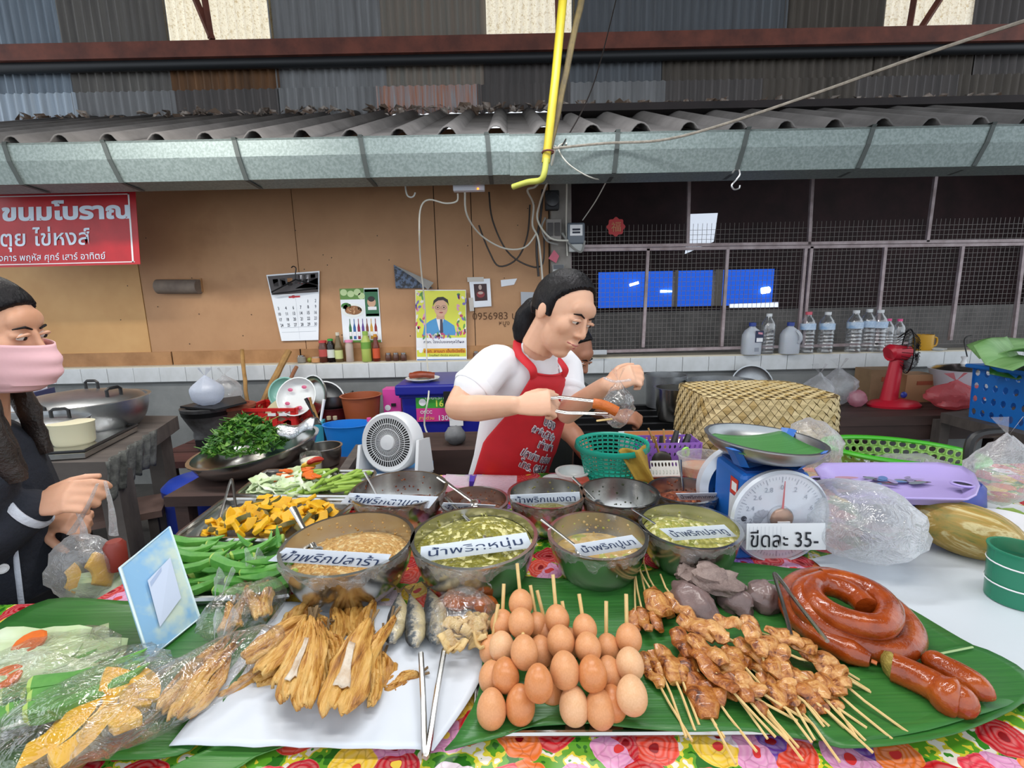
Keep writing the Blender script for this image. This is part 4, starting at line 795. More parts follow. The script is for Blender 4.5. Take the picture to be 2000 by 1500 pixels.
sb(716, 19, 645, 'pale lime squeeze bottle with a pointed lime cap', mat('lime_sq', '#a9b95a', .4, sss=.1), pm('cap_limey', '#8cb04a'), (.45, .68), pm('lab_limey', '#6a9a3a'), .5, .12, .75)
sb(735, 14, 650, 'small bottle with a red and gold label right of the lime squeeze bottle', mat('red_sauce', '#6a2a1c', .2), pm('cap_gold', '#c98a2a'), (.12, .5), pm('lab_orange', '#c9502a'), .45, .1, .65)
for px, lb in ((758, 'spice jar left of the three under the yellow calendar'), (773, 'spice jar in the middle of the three'), (788, 'spice jar right of the three, nearest the calendar'), (930, 'lone small jar on the ledge behind the vendor shoulder')): jar(px, 12, 685, lb, mat('spice', '#5a3a2e', .3), STEEL)
# ---- ledge, right group
MILK = mat('milk_plastic', '#b5bac2', .4, sss=.2)
for px, y0, lb, side in ((1466, 623, 'white milk jug with a blue cap and a dark picture label', 0), (1540, 624, 'plain white milk jug with a blue cap and moulded handle', 1)):
    c = onL(px, 3.5); c.z = LZ2; t = thing('milk_jug', lb, 'jug', c); h = hpx(px, y0, 686, 3.5); w_ = 34*mpp(c)
    b = MB(); P = [(.96, 0), (1, .06), (1, .45), (.97, .6), (.72, .74), (.3, .84), (.3, .88)]
    vs = []
    for r_, z in P:
        for k_ in range(16): a = 2*pi*k_/16; e = .55; vs.append((w_/2*r_*(abs(cos(a))**e)*(1 if cos(a) > 0 else -1), w_/2*.75*r_*(abs(sin(a))**e)*(1 if sin(a) > 0 else -1), z*h))
    b.add(vs, [(q*16+k_, q*16+(k_+1) % 16, q*16+16+(k_+1) % 16, q*16+16+k_) for q in range(6) for k_ in range(16)] + [tuple(range(16))[::-1], tuple(96+k_ for k_ in range(16))]); b.build('body', MILK, t)
    MB().lathe([(w_*.19, h*.87), (w_*.19, h*.98), (.001, h*.99)], 14).build('cap', pm('cap_blue', '#2a3f8a'), t)
    if side: MB().tube(crv([(w_*.3, -w_*.36, h*.35), (w_*.34, -w_*.46, h*.45), (w_*.3, -w_*.46, h*.6), (w_*.2, -w_*.3, h*.72)]), .012, 6).build('handle', MILK, t)
    else:
        b = MB(); y = -w_*.385; b.add([(0, y, h*.38), (w_*.46, y, h*.38), (w_*.46, y, h*.74), (.0, y, h*.74)], [(0, 1, 2, 3)]); b.add([(.01, y-.001, h*.4), (w_*.43, y-.001, h*.4), (w_*.43, y-.001, h*.52), (.01, y-.001, h*.52)], [(0, 1, 2, 3)], mi=1); b.add([(.02, y-.001, h*.64), (w_*.4, y-.001, h*.62), (w_*.4, y-.001, h*.68), (.02, y-.001, h*.7)], [(0, 1, 2, 3)], mi=2); b.add([(.0, y, h*.1), (w_*.25, y, h*.1), (w_*.25, y, h*.22), (.0, y, h*.22)], [(0, 1, 2, 3)], mi=3)
        b.build('jug_label', [pm('milk_navy', '#232a4a'), WHITE, pm('milk_pink', '#c98a9a'), pm('milk_grey', '#8a8f9a')], t, smooth=False, recalc=False)
PET = film('pet_bottle', '#dfe8ee', .2, .6, .25, 30, .15); PLAB = mat('water_label', '#8fb0d2', .5, 0, '#c3d3e3', 20, .4, .6)
def wb(px, y0, label, capm, lab=True, Y=3.52, wpx=27, y1=685):
    c = onL(px, Y); r = wpx*mpp(c)/2; h = hpx(px, y0, y1, Y); t = thing('water_bottle', label, 'bottle', c, RN.random())
    pr = [(r*.9, 0), (r, h*.03)]
    for q in range(5): z = .08+q*.085; pr += [(r*.93, h*z), (r*.93, h*(z+.02)), (r, h*(z+.04)), (r, h*(z+.065))]
    pr += [(r*.93, h*.52), (r, h*.56), (r, h*.72), (r*.85, h*.79), (r*.4, h*.9), (r*.36, h*.94)]
    MB().lathe(pr, 16).build('body', PET, t); MB().lathe([(r*.42, h*.93), (r*.42, h), (.001, h)], 12).build('cap', capm, t)
    if lab: MB().lathe([(r*1.015, h*.57), (r*1.015, h*.72)], 16, cap=False).build('bottle_label', PLAB, t)
CW_, CRD, CPK = pm('cap_white', '#d3d6d8'), pm('cap_coral', '#d05a6a'), pm('cap_rose', '#e0508a')
wb(1497, 607, 'unlabelled ribbed clear water bottle between the two milk jugs', CW_, False, wpx=25)
wb(1573, 605, 'blue labelled water bottle with a coral cap', CRD); wb(1610, 606, 'blue labelled water bottle with a white cap standing by itself', CW_)
wb(1664, 604, 'first of three water bottles in a tight row, left', CW_); wb(1689, 603, 'water bottle in the middle of the tight row of three', CW_, Y=3.55); wb(1711, 604, 'water bottle at the right of the tight row of three', CW_)
wb(1729, 621, 'small clear bottle with a rose cap beside the row of three', CPK, False, 3.5, 20); wb(1750, 622, 'small clear bottle with a rose cap nearest the red fan', CPK, False, 3.5, 20)
c = onL(1800, 3.56); r = 16*mpp(c); h = hpx(1800, 651, 681, 3.56); t = thing('mug', 'mustard yellow mug with its handle to the right', 'mug', c); MB().lathe([(r*.95, 0), (r, .01), (r, h), (r*.88, h), (r*.85, .01), (.001, .01)], 20, cap=False).build('body', p_('mustard', '#c9972a', .35), t); MB().tube(crv([(r*.95, 0, h*.8), (r*1.6, 0, h*.75), (r*1.6, 0, h*.3), (r*.95, 0, h*.2)]), .007, 6).build('handle', p_('mustard', '#c9972a'), t)
vessel('plate', 'small pale plate on the ledge right of the yellow mug', 'plate', onL(1826, 3.53), .06, .012, EN, base=.7, p=1.0)
MB().box(W(1168, 688, 3.47), (.13, .03, .035)).build('switch_block', p_('grey_block', '#b9bcc0', .5), label='pale plastic socket block on the ledge behind the vendor face', cat='socket', smooth=False, bevel=.004)
# ---- meters on the pillar
t = thing('electric_meter', 'grey electricity meter with a white dial plate and terminal cover', 'meter', W(1124, 460, 3.46)); c = W(1124, 457, 3.45); s_ = mpp(c)
MB().box(c, (34*s_, .07, 40*s_)).build('case', p_('meter', '#5b646e', .4), t, world=True, smooth=False, bevel=.01); MB().box(c+V((0, -.038, .02)), (24*s_, .006, 20*s_)).build('dial_plate', WHITE, t, world=True, smooth=False)
for dz in (.025, .005): MB().box(c+V((0, -.042, dz)), (15*s_, .003, 3.5*s_)).build('digit_window', INK, t, world=True, smooth=False)
MB().box(c+V((0, 0, -27*s_)), (26*s_, .05, 14*s_)).build('terminal_cover', p_('term', '#b0b2b0', .5), t, world=True, smooth=False)
c = W(1078, 392, 3.46); t = thing('electric_meter', 'dark old round meter near the eave on the pillar', 'meter', c); MB().box(c, (27*s_, .06, 36*s_)).build('case', p_('meter_dark', '#2a2b2e', .5), t, world=True, smooth=False, bevel=.01); MB().lathe([(.05, 0), (.045, .02), (.001, .025)], 20, tr(c+V((0, -.03, .0))) @ rot('X', 90)).build('dial', p_('dial_dark', '#3c3d40', .3), t, world=True)
c = W(1081, 449, 3.46); t = thing('breaker_box', 'grey breaker box with two dark switches beside the meter', 'breaker', c); MB().box(c, (30*s_, .05, 40*s_)).build('case', p_('breaker', '#8a8580', .5), t, world=True, smooth=False, bevel=.006)
for dx in (-7, 7): MB().box(c+V((dx*s_, -.03, 0)), (10*s_, .02, 24*s_)).build('switch', p_('switch_d', '#3a3534', .5), t, world=True, smooth=False)
c = W(1090, 530, 3.46); t = thing('junction_box', 'white junction box low on the pillar above the vendor head', 'box', c); MB().box(c, (22*s_, .05, 26*s_)).build('case', p_('jb', '#b9bab8', .5), t, world=True, smooth=False, bevel=.005); MB().box(c+V((0, -.03, .03)), (20*s_, .015, 8*s_)).build('cover', p_('jb_dark', '#4a4d52'), t, world=True, smooth=False)
b = MB(); q = [W(*p, 3.46) for p in ((1071, 505), (1082, 488), (1092, 500), (1086, 514))]; b.slab(q, (0, -1, 0), .006); b.build('tag', pm('pink_tag', '#c05a6e'), label='small pink plastic tag hanging beside the junction box', cat='tag', smooth=False)
# cables
WC = mat('white_cable', '#cfccc0', .5); BC = mat('black_cable', '#2a2422', .5)
def cable(pts, Y, r, m, label, name='cable', cat='cable'):
    ys = Y if isinstance(Y, (list, tuple)) else [Y]*len(pts)
    return MB().tube(crv([W(*p, y) for p, y in zip(pts, ys)], 5), r, 6).build(name, m, label=label, cat=cat)
t = thing('router', 'white network box with an orange light under the gutter', 'router', W(916, 368, 2.98)); c = W(916, 367, 2.98); s_ = mpp(c)
MB().box(c, (61*s_, .05, 13*s_)).build('case', p_('router', '#d8dce6', .35), t, world=True, smooth=False, bevel=.004); MB().ball(c+V((18*s_, -.027, -.012)), .006, 8, 6).build('status_light', mat('led', '#ff7a1a', .4, emit=4), t, world=True); MB().box(c+V((0, .03, .0)), (40*s_, .02, 9*s_)).build('bracket', p_('router', '#d8dce6'), t, world=True, smooth=False)
cable([(894, 378), (892, 393), (870, 397), (838, 390), (822, 405), (819, 450), (822, 520), (830, 600), (833, 690), (838, 760), (829, 830), (850, 868)], [2.98]*6+[3.2, 3.4, 3.45, 2.7, 2.65, 2.6], .005, WC, 'white cable running from the router down past the yellow calendar')
cable([(908, 376), (912, 420), (940, 460), (985, 485), (1025, 483), (1048, 455)], [2.98, 3.1, 3.3, 3.4, 3.42, 3.42], .006, WC, 'white cable sagging from the router to the meters')
cable([(935, 440), (955, 490), (975, 520), (1010, 505), (1030, 460), (1035, 400)], 3.5, .006, BC, 'dark cable making a deep loop on the plywood wall'); cable([(955, 375), (962, 430), (990, 490), (1030, 518), (1060, 515), (1062, 450)], 3.47, .006, BC, 'second dark cable looping lower to the pillar')
cable([(1058, 350), (1045, 365), (1030, 372), (1042, 400), (1040, 440), (1052, 470), (1060, 550)], [3.0, 3.1, 3.2, 3.4, 3.42, 3.42, 3.45], .007, WC, 'pale cable bundle left of the pillar'); cable([(1085, 285), (1072, 345), (1055, 395), (1050, 430), (1075, 465), (1110, 470)], [2.66, 2.8, 3.3, 3.4, 3.4, 3.4], .007, WC, 'pale cable bundle coming over the gutter to the meters')
cable([(1106, 280), (1107, 360), (1106, 440), (1108, 500)], [2.68, 3.2, 3.42, 3.45], .005, WC, 'straight pale cable down the pillar edge'); cable([(1100, 280), (1090, 290), (1110, 320), (1150, 345), (1180, 350), (1192, 338), (1165, 390), (1138, 430)], [2.68, 2.66, 2.66, 2.72, 2.9, 2.9, 3.2, 3.42], .004, WC, 'thin white cable arcing under the gutter to the meter')
cable([(1060, 370), (1056, 420), (1048, 480), (1052, 540)], 3.44, .009, BC, 'thick black cable beside the breaker box'); cable([(1098, 455), (1115, 480), (1135, 492), (1142, 470)], 3.42, .008, mat('grey_cable', '#8a8a86', .5), 'grey cable looping under the electricity meter'); cable([(1065, 425), (1058, 445), (1068, 470), (1090, 478)], 3.42, .007, mat('grey_cable', '#8a8a86'), 'grey cable curling round the breaker box')
# yellow pole, bamboo, rope, wire
t = thing('yellow_pole', 'bright yellow conduit pole with a bent foot in front of the gutter', 'pole', (0, 0, 0)); YP = p_('pole_yellow', '#d2bf2a', .4, col2='#b9a52a', scale=6)
MB().tube([W(1102, -30, 2.6), W(1085, 150, 2.6), W(1066, 318, 2.6)], .022, 10).build('upper_pole', YP, t); MB().tube(crv([W(1067, 310, 2.58), W(1063, 338, 2.58), W(1055, 352, 2.6), W(1030, 356, 2.66), W(1002, 365, 2.72)]), .016, 10).build('bent_foot', p_('pole_lime', '#b9bb52', .4), t)
for i in range(3): MB().tube([W(1070, 297+2*i, 2.6)+V((.03*cos(a*.5), .035*sin(a*.5), .004*i)) for a in range(13)], .004, 5).build('binding', mat('binding', '#6a3a34', .8), t)
stick((1142, -30), (1072, 300), 2.66, 2.64, .016, 'thin weathered bamboo cane tied beside the yellow pole', 'bamboo_cane', mat('old_bamboo', '#857347', .7, 0, '#5c5240', 10))
MB().tube(crv([W(2040, 28, 1.7), W(1800, 108, 1.95), W(1600, 180, 2.25), W(1400, 247, 2.5), W(1290, 274, 2.62), W(1180, 280, 2.66), W(1080, 290, 2.62)]), .0065, 6).build('rope', mat('rope', '#9a9286', .9, 0, '#7b7469', 40), label='long grey rope stretched from the yellow pole to the upper right', cat='rope')
MB().tube(crv([W(1208, -20, 3.6), W(1170, 130, 3.2), W(1140, 210, 2.9), W(1098, 284, 2.66)]), .004, 5).build('wire', BC, label='thin dark wire slanting up behind the yellow pole', cat='wire')
HK = mat('hook_wire', '#c9c9c9', .3, .8)
MB().tube(crv([W(*p, 2.732 if p[1] < 335 else 2.715) for p in ((1430, 338), (1440, 328), (1445, 340), (1438, 351), (1429, 362), (1434, 370), (1443, 368), (1445, 362))]), .0045, 6).build('hook', HK, label='steel S hook hanging from the gutter strap', cat='hook')
MB().tube(crv([W(*p, 3.04 if p[0] == 790 else 3.01) for p in ((790, 350), (794, 378), (801, 385), (808, 383), (811, 376))]), .005, 6).build('hook', mat('white_hook', '#d8d8d2', .4), label='white curved hook under the gutter left of the router', cat='hook')
c = W(1203, 443, 3.55); t = thing('round_ornament', 'red scalloped paper ornament on the wire mesh', 'ornament', c); r = 17*mpp(c); RD = p_('orn_red', '#b52a2c', .5)
MB().slab([(r*(1+.09*cos(8*a))*cos(a), 0, r*(1+.09*cos(8*a))*sin(a)) for a in [2*pi*i/64 for i in range(64)]], (0, 1, 0), .01).build('disc', RD, t, smooth=False); text('福', MX(((1, 0, 0, 0), (0, 0, -1, -.004), (0, 1, 0, 0), (0, 0, 0, 1))), t, p_('orn_gold', '#b97a4a', .4), height=r*1.1)
# ================================================================ the vendor's tables and what stands on the back one
tbl = thing('stall_table', 'long stall table under the floral cloth', 'table', (0, 0, 0))
MB().box((.1, .59, TZ-.035), (3.6, .5, .05)).build('front_top', DWOOD, tbl, smooth=False)
LX0, LX1 = G(345, 1062).x, G(615, 932).x
MB().slab([(LX0, .84, TZ-.06), (2.0, .84, TZ-.06), (2.0, 1.53, TZ-.06), (LX1, 1.53, TZ-.06)], (0, 0, 1), .05).build('back_top', DWOOD, tbl, smooth=False)
for x, y in ((-1.5, .45), (1.6, .45), (-1.5, .78), (1.8, .78), (LX0+.1, 1.0), (LX1+.1, 1.45), (1.8, 1.45)): MB().box((x, y, .37), (.06, .06, .74)).build('leg', DWOOD, tbl, smooth=False)
q = MB(); q.grid(lambda u, v: V((lerp(LX0, LX1, u)-.012-.03*v+.01*sin(u*14)*v, lerp(.86, 1.53, u), TZ-.01-.5*v)), 20, 6)
q.build('side_cloth', mat('slate_cloth', '#4c555c', .8, 0, '#414a50', 5, bump=.2), label='slate grey cloth hanging down the left end of the back table', cat='cloth', solid=.003)
# floral oilcloth
k = NT('floral_oilcloth'); co = k.coord('Object'); nzz = k.n('TexNoise'); nzz.inputs['Scale'].default_value = 22; nzz.inputs['Detail'].default_value = 2; k.l(co, nzz.inputs['Vector'])
ad = k.n('VectorMath', operation='MULTIPLY_ADD'); k.l(nzz.outputs['Color'], ad.inputs[0]); ad.inputs[1].default_value = (.034, .034, 0); k.l(co, ad.inputs[2])
vo = k.n('TexVoronoi'); vo.voronoi_dimensions = '2D'; vo.inputs['Scale'].default_value = 17; k.l(ad.outputs[0], vo.inputs['Vector'])
sp = k.n('SeparateColor'); k.l(vo.outputs['Color'], sp.inputs[0])
flo = k.ramp(sp.outputs[0], [(0, '#c8141f'), (.2, '#e0432c'), (.34, '#e8742a'), (.45, '#d992bd'), (.57, '#c21a2b'), (.7, '#f0c63a'), (.8, '#ead9e4'), (.88, '#6a3fa0'), (.94, '#e2374a')], 'CONSTANT')
ctr = k.ramp(sp.outputs[1], [(0, '#8c0f18'), (.4, '#f2d050'), (.7, '#d63a3a')], 'CONSTANT')
ds = vo.outputs['Distance']; v2 = k.n('TexVoronoi'); v2.voronoi_dimensions = '2D'; v2.feature = 'DISTANCE_TO_EDGE'; v2.inputs['Scale'].default_value = 62; k.l(ad.outputs[0], v2.inputs['Vector'])
rings = k.math('SINE', k.math('MULTIPLY', ds, 48)); shade = k.math('MULTIPLY', k.math('ADD', rings, 1), .13)
fl = k.mix(shade, flo, k.mix(.55, flo, '#fff4ee')); fl = k.mix(k.math('MULTIPLY', k.math('LESS_THAN', v2.outputs['Distance'], .06), .45), fl, k.mix(.5, flo, '#5a0a10')); fl = k.mix(k.math('LESS_THAN', ds, .11), fl, ctr)
bgc = k.ramp(k.noise(co, 34, 2), [(0, '#2a6b1e'), (.42, '#5c9c2a'), (.53, '#d8c83c'), (.58, '#e6dfd2'), (.66, '#3a8526')], 'CONSTANT')
k.l(k.mix(k.math('GREATER_THAN', ds, .54), fl, bgc), k.b.inputs['Base Color']); k.b.inputs['Roughness'].default_value = .25; FLORAL = k.m
def clo(u, v):
    x = lerp(-1.72, 1.9, u); t = v*1.62
    if t < .45: return V((x, .335-.012*sin(x*19)*(.45-t), TZ+.002-(.45-t)))
    y = .335+(t-.45); xl = -1.72 if y < .836 else lerp(LX0, LX1, (y-.852)/.68)-.005
    return V((max(x, xl), min(y, 1.52), TZ+.002))
MB().grid(clo, 90, 54).build('floral_tablecloth', FLORAL, label='glossy oilcloth printed with red pink and yellow flowers', cat='tablecloth', org=(0, 0, 0))
WS = mat('white_sheet', '#ccd3da', .35, bump=.25, bscale=5)
q = [G(*p, TZ+.006) for p in ((1585, 1092), (1700, 1000), (2130, 985), (2250, 1330), (1940, 1385))]
def wsf(u, v):
    a = q[4].lerp(q[3], u); b_ = q[0].lerp(q[2], u)+V((0, .02*sin(u*3.1), 0)); p = a.lerp(b_, v); return p+V((0, 0, .004*abs(nz((p.x*2, p.y*9, 0), 1.6, 4))))
MB().grid(wsf, 40, 30).build('plastic_sheet', WS, label='creased white plastic sheet covering the right end of the table', cat='sheet')
# ---- trays
def tray(name, label, quad, z, m, inset=.86, zb=TZ+.006):
    t = thing(name, label, 'tray', (0, 0, 0)); o = [G(*p, z) for p in quad]; c = sum(o, V())/4; i = [c+(p-c)*inset for p in o]
    for p in i: p.z = zb
    def rnd(ps): 
        r = []
        for a in range(4):
            p0, p1, p2 = ps[a-1], ps[a], ps[(a+1) % 4]; r += [p1.lerp(p0, .1), p1.lerp(p0, .03).lerp(p1.lerp(p2, .03), .5), p1.lerp(p2, .1)]
        return r
    ro, ri = rnd(o), rnd(i); n = len(ro); b = MB(); b.add(ro+ri, [(j, (j+1) % n, n+(j+1) % n, n+j) for j in range(n)]+[tuple(range(n, 2*n))]); b.build('body', m, t, solid=.003)
    MB().tube(ro, .006, 6, closed=True).build('rim', m, t); return o, i
vt = tray('vegetable_tray', 'steel tray of boiled cabbage, gourd and carrot behind the pumpkin tray', [(520, 919), (735, 920), (712, 970), (458, 968)], TZ+.05, STEEL)
pt = tray('pumpkin_tray', 'long steel tray of yellow pumpkin slices', [(440, 974), (700, 976), (600, 1056), (338, 1052)], TZ+.05, STEEL)
ot = tray('okra_tray', 'steel tray of green okra beside the blue board', [(352, 1064), (560, 1070), (565, 1165), (352, 1172)], TZ+.03, ALU)
PUMP = [mat('pumpkin', '#eab818', .45, 0, '#dfa410', 40, sss=.1, bump=.15, bscale=120), mat('pumpkin_skin', '#4d5a2c', .6, 0, '#7a6a3a', 30)]
def wedge(name, c, s, label, cat, group, ms, a=0, tilt=0, th=.3):
    b = MB(); n = 6; vs = []; an = 1.5
    for i in range(n+1):
        t = -an/2+an*i/n
        for r, z in ((1, .5), (1, -.5), (.45, -.4), (.45, .4)): vs.append((r*cos(t)*s-s*.75, r*sin(t)*s, z*s*th))
    fs = []; mi = []
    for i in range(n):
        for j in range(4): fs.append((i*4+j, i*4+(j+1) % 4, i*4+4+(j+1) % 4, i*4+4+j)); mi.append(1 if j == 0 else 0)
    fs += [(0, 1, 2, 3), (n*4, n*4+1, n*4+2, n*4+3)]; mi += [0, 0]
    b.add(vs, fs); b.mi = mi; o = b.build(name, ms, smooth=False, label=label, cat=cat, group=group, org=(0, 0, 0), bevel=s*.05)
    o.matrix_world = tr(c) @ rot('Z', a) @ rot('X', tilt) @ rot('Y', tilt*.6); return o
def inquad(q, u, v): return q[3].lerp(q[2], u).lerp(q[0].lerp(q[1], u), v)
base = None; n = 0
for j in range(8):
    for i in range(14):
        u, v = (i+.5+RN.uniform(-.4, .4))/14, (j+.5+RN.uniform(-.4, .4))/8
        if RN.random() < .25 or (u < .16 and v > .5): continue
        p = inquad(pt[1], .05+u*.92, .03+v*.9); p.z = TZ+.028+.022*sin(u*pi)+RN.uniform(0, .024)
        M_ = tr(p) @ rot('Z', RN.uniform(0, 360)) @ rot('X', RN.uniform(-40, 40)) @ rot('Y', RN.uniform(-60, 60))
        if base is None: base = wedge('pumpkin_slice', p, .042, 'yellow boiled pumpkin slice heaped in the pumpkin tray', 'pumpkin', 'pumpkin slices in the long tray', PUMP)
        o = base if n == 0 else base.copy()
        if n: COL.objects.link(o)
        o.matrix_world = M_ @ MX.Scale(RN.uniform(.75, 1.2), 4); n += 1
OKRA = mat('okra', '#478b33', .42, 0, '#66a545', 30, stretch=(1, 1, 1)); OKRAT = mat('okra_cap', '#a7c25c', .5)
def okra_mesh(L=.1, r=.0125):
    b = MB(); n = 5; st = [(0, .6), (.04, .95), (.1, 1), (.35, .9), (.65, .7), (.85, .42), (1, .06)]; vs = []
    for t, k_ in st:
        for j in range(10): rr = r*k_*(1 if j % 2 == 0 else .9); vs.append((t*L-L/2, rr*cos(j*pi/5), rr*sin(j*pi/5)+.05*(t-.5)**2))
    fs = [(i*10+j, i*10+(j+1) % 10, i*10+10+(j+1) % 10, i*10+10+j) for i in range(len(st)-1) for j in range(10)]+[tuple(range(10))]; b.add(vs, fs); b.mi = [1 if f[0] < 10 else 0 for f in fs]
    return b
ok0 = okra_mesh().build('okra_pod', [OKRA, OKRAT], label='green okra pod heaped in the okra tray', cat='okra', group='okra pods heaped in the steel tray', org=(0, 0, 0))
for i in range(44):
    o = ok0 if i == 0 else ok0.copy()
    if i: COL.objects.link(o)
    u, v = RN.uniform(.08, .92), RN.uniform(.05, .9); p = inquad(ot[0], u, v); p.z = TZ+.02+.05*RN.random()*(1-abs(v-.5))*1.2
    o.matrix_world = tr(p) @ rot('Z', 35+RN.uniform(-38, 38)+(180 if RN.random() < .2 else 0)) @ rot('Y', RN.uniform(-14, 10)) @ MX.Scale(RN.uniform(.85, 1.25), 4)
for i, (a, c, lb) in enumerate((((545, 1068), (541, 1027), 'okra pod standing up against the pale bowl'), ((490, 1070), (462, 1045), 'wide dark okra pod leaning back onto the pumpkin tray'), ((525, 1062), (529, 1048), 'short okra tip poking up between two others'))):
    o = ok0.copy(); COL.objects.link(o); p, q_ = G(*a, TZ+.06), W(*c, G(*a, TZ+.06).y+.02); o['label'] = lb; d = (q_-p); o.matrix_world = tr((p+q_)/2) @ d.to_track_quat('X', 'Z').to_matrix().to_4x4() @ MX.Scale(max(.5, d.length/.1), 4)
CAB = mat('cabbage', '#b9cf94', .5, 0, '#dfe8d2', 14, sss=.1); GOUR = mat('gourd', '#9dbb4e', .45, 0, '#7fa33c', 12); CAR = mat('carrot', '#e2701f', .45, 0, '#cc5c14', 20)
def leafpiece(s, seed):
    b = MB(); b.grid(lambda u, v: V(((u-.5)*s*1.6, (v-.5)*s*(1-.5*abs(u-.5)), s*.28*nz((u*3, v*3, 0), 1, seed)+s*.25*(v-.5)**2)), 7, 5); return b
cb = [leafpiece(.055, k_*7).build('cabbage_leaf', CAB, label='crinkled pale boiled cabbage piece in the vegetable tray', cat='cabbage', group='cabbage pieces in the vegetable tray', org=(0, 0, 0), solid=.0015) for k_ in range(4)]
def scatter(srcs, cnt, q, u0, u1, v0, v1, z0_, z1_, sc=(.8, 1.2), az=(0, 360), tl=30, flat=False):
    for i in range(cnt):
        o = srcs[i] if i < len(srcs) else srcs[i % len(srcs)].copy()
        if i >= len(srcs): COL.objects.link(o)
        p = inquad(q, RN.uniform(u0, u1), RN.uniform(v0, v1)); p.z = RN.uniform(z0_, z1_); o.matrix_world = tr(p) @ rot('Z', RN.uniform(*az)) @ rot('X', RN.uniform(-tl, tl)) @ rot('Y', RN.uniform(-tl, tl)) @ MX.Scale(RN.uniform(*sc), 4)
scatter(cb, 30, vt[1], .05, .62, .02, .8, TZ+.035, TZ+.062)
b = MB(); b.box((0, 0, 0), (.085, .014, .008)); g0 = b.build('gourd_strip', GOUR, label='light green boiled gourd strip in the vegetable tray', cat='gourd', group='gourd strips in the vegetable tray', org=(0, 0, 0), smooth=False, bevel=.003)
scatter([g0], 34, vt[1], .35, .97, .05, .9, TZ+.035, TZ+.066, az=(20, 80), tl=14); 
b = MB(); b.lathe([(.016, 0), (.017, .004), (.015, .006), (.001, .006)], 12); c0 = b.build('carrot_slice', CAR, label='orange carrot slice scattered on the boiled cabbage', cat='carrot', group='carrot slices in the vegetable tray', org=(0, 0, 0))
scatter([c0], 12, vt[1], .2, .62, .3, .95, TZ+.064, TZ+.072, tl=22)
# tongs standing in the pumpkin tray
def tongs(label, apex, t1, t2, r=.0035, m=STEEL, name='tongs'):
    a, p, q_ = apex, t1, t2; d = (p-q_)*.12; return MB().tube(crv([p, a.lerp(p, .5), a.lerp(p, .12)+d*.3, a+(a-(p+q_)/2)*.02, a.lerp(q_, .12)-d*.3, a.lerp(q_, .5), q_], 5), r, 6, flat=1.0).build(name, m, label=label, cat='tongs')
tongs('steel tongs standing upright in the pumpkin tray', W(452, 938, 1.2), G(424, 1022, TZ+.04), G(466, 1020, TZ+.04))
# ---- bowls of chilli paste
PASTE = {}
def paste(name, c1, c2, sc=120, rough=.45, c3=None):
    k = NT(name); co = k.coord('Object'); v = k.n('TexVoronoi'); v.inputs['Scale'].default_value = sc; k.l(co, v.inputs['Vector']); sp = k.n('SeparateColor'); k.l(v.outputs['Color'], sp.inputs[0])
    k.l(k.ramp(sp.outputs[0], [(.0, c1), (.55, c2), (.82, c3 or c2)], 'CONSTANT'), k.b.inputs['Base Color']); k.b.inputs['Roughness'].default_value = rough; k.bump(k.math('SUBTRACT', 1, v.outputs['Distance']), .8, .006); return k.m
LBL = pm('label_card', '#dfe6f0', .4); PEN = pm('pen_blue', '#2b3d63')
BOWLS = [  # cx, ytop, w, rim z, label quad, text, paste material, fill, mound offset, what
 (677, 1003, 243, .91, [(558, 1070), (764, 1083), (748, 1111), (523, 1096)], 'น้ำพริกปลาร้า', paste('paste_tan', '#c59a58', '#b98a48', 150, .5, '#d9bd84'), .8, (.02, .01), 'coarse tan chilli paste', 'left front'),
 (925, 993, 237, .91, [(822, 1068), (1028, 1040), (1041, 1070), (820, 1098)], 'น้ำพริกหนุ่ม', paste('paste_green', '#7d7a2c', '#8f8a36', 110, .35, '#d8d290'), .92, (.02, .045), 'heaped green chilli paste', 'middle front'),
 (1167, 1001, 185, .90, [(1119, 1064), (1235, 1045), (1258, 1068), (1137, 1088)], 'น้ำพริกปูนา', paste('paste_thin', '#b99b62', '#c2a56c', 60, .2, '#a3a356'), .74, (0, 0), 'thin pale crab paste', 'third in front'),
 (1348, 985, 183, .90, [(1288, 1033), (1415, 1025), (1440, 1048), (1318, 1056)], 'น้ำพริกปลาทู', paste('paste_lime', '#a8a452', '#8f9440', 110, .4, '#d6d29a'), .85, (-.03, .03), 'pale green fish paste', 'right, beside the scale'),
 (779, 922, 178, .91, [(683, 963), (856, 970), (838, 993), (664, 983)], 'น้ำพริกตาแดง', paste('paste_red', '#7a3416', '#63240e', 130, .35, '#9a5a2a'), .6, (.04, .04), 'dark red chilli paste', 'back left'),
 (926, 952, 128, .89, [(866, 982), (968, 987), (960, 999), (856, 997)], 'น้ำพริกเผา', paste('paste_brown', '#7a3e1c', '#6a3014', 120, .35, '#8e5528'), .75, (.0, .02), 'glossy brown chilli paste', 'small, behind the green one'),
 (1067, 935, 145, .90, [(996, 967), (1132, 961), (1134, 980), (998, 985)], 'น้ำพริกแมงดา', paste('paste_olive', '#8f8a4c', '#7a763a', 110, .4), .5, (.02, .04), 'scraps of olive paste', 'back middle'),
 (1210, 934, 146, .90, None, None, paste('paste_dark', '#3d4228', '#2e3220', 90, .5), .35, (-.01, .03), 'a few dark leftovers', 'before the teal basket'),
 (1335, 933, 125, .89, [(1320, 964), (1400, 963), (1404, 976), (1328, 977)], 'น้ำพริกกากหมู', paste('paste_rust', '#8a3f1e', '#6b2c12', 110, .5, '#a55a30'), .75, (.02, .02), 'crumbly rust brown paste', 'behind the blue scale')]
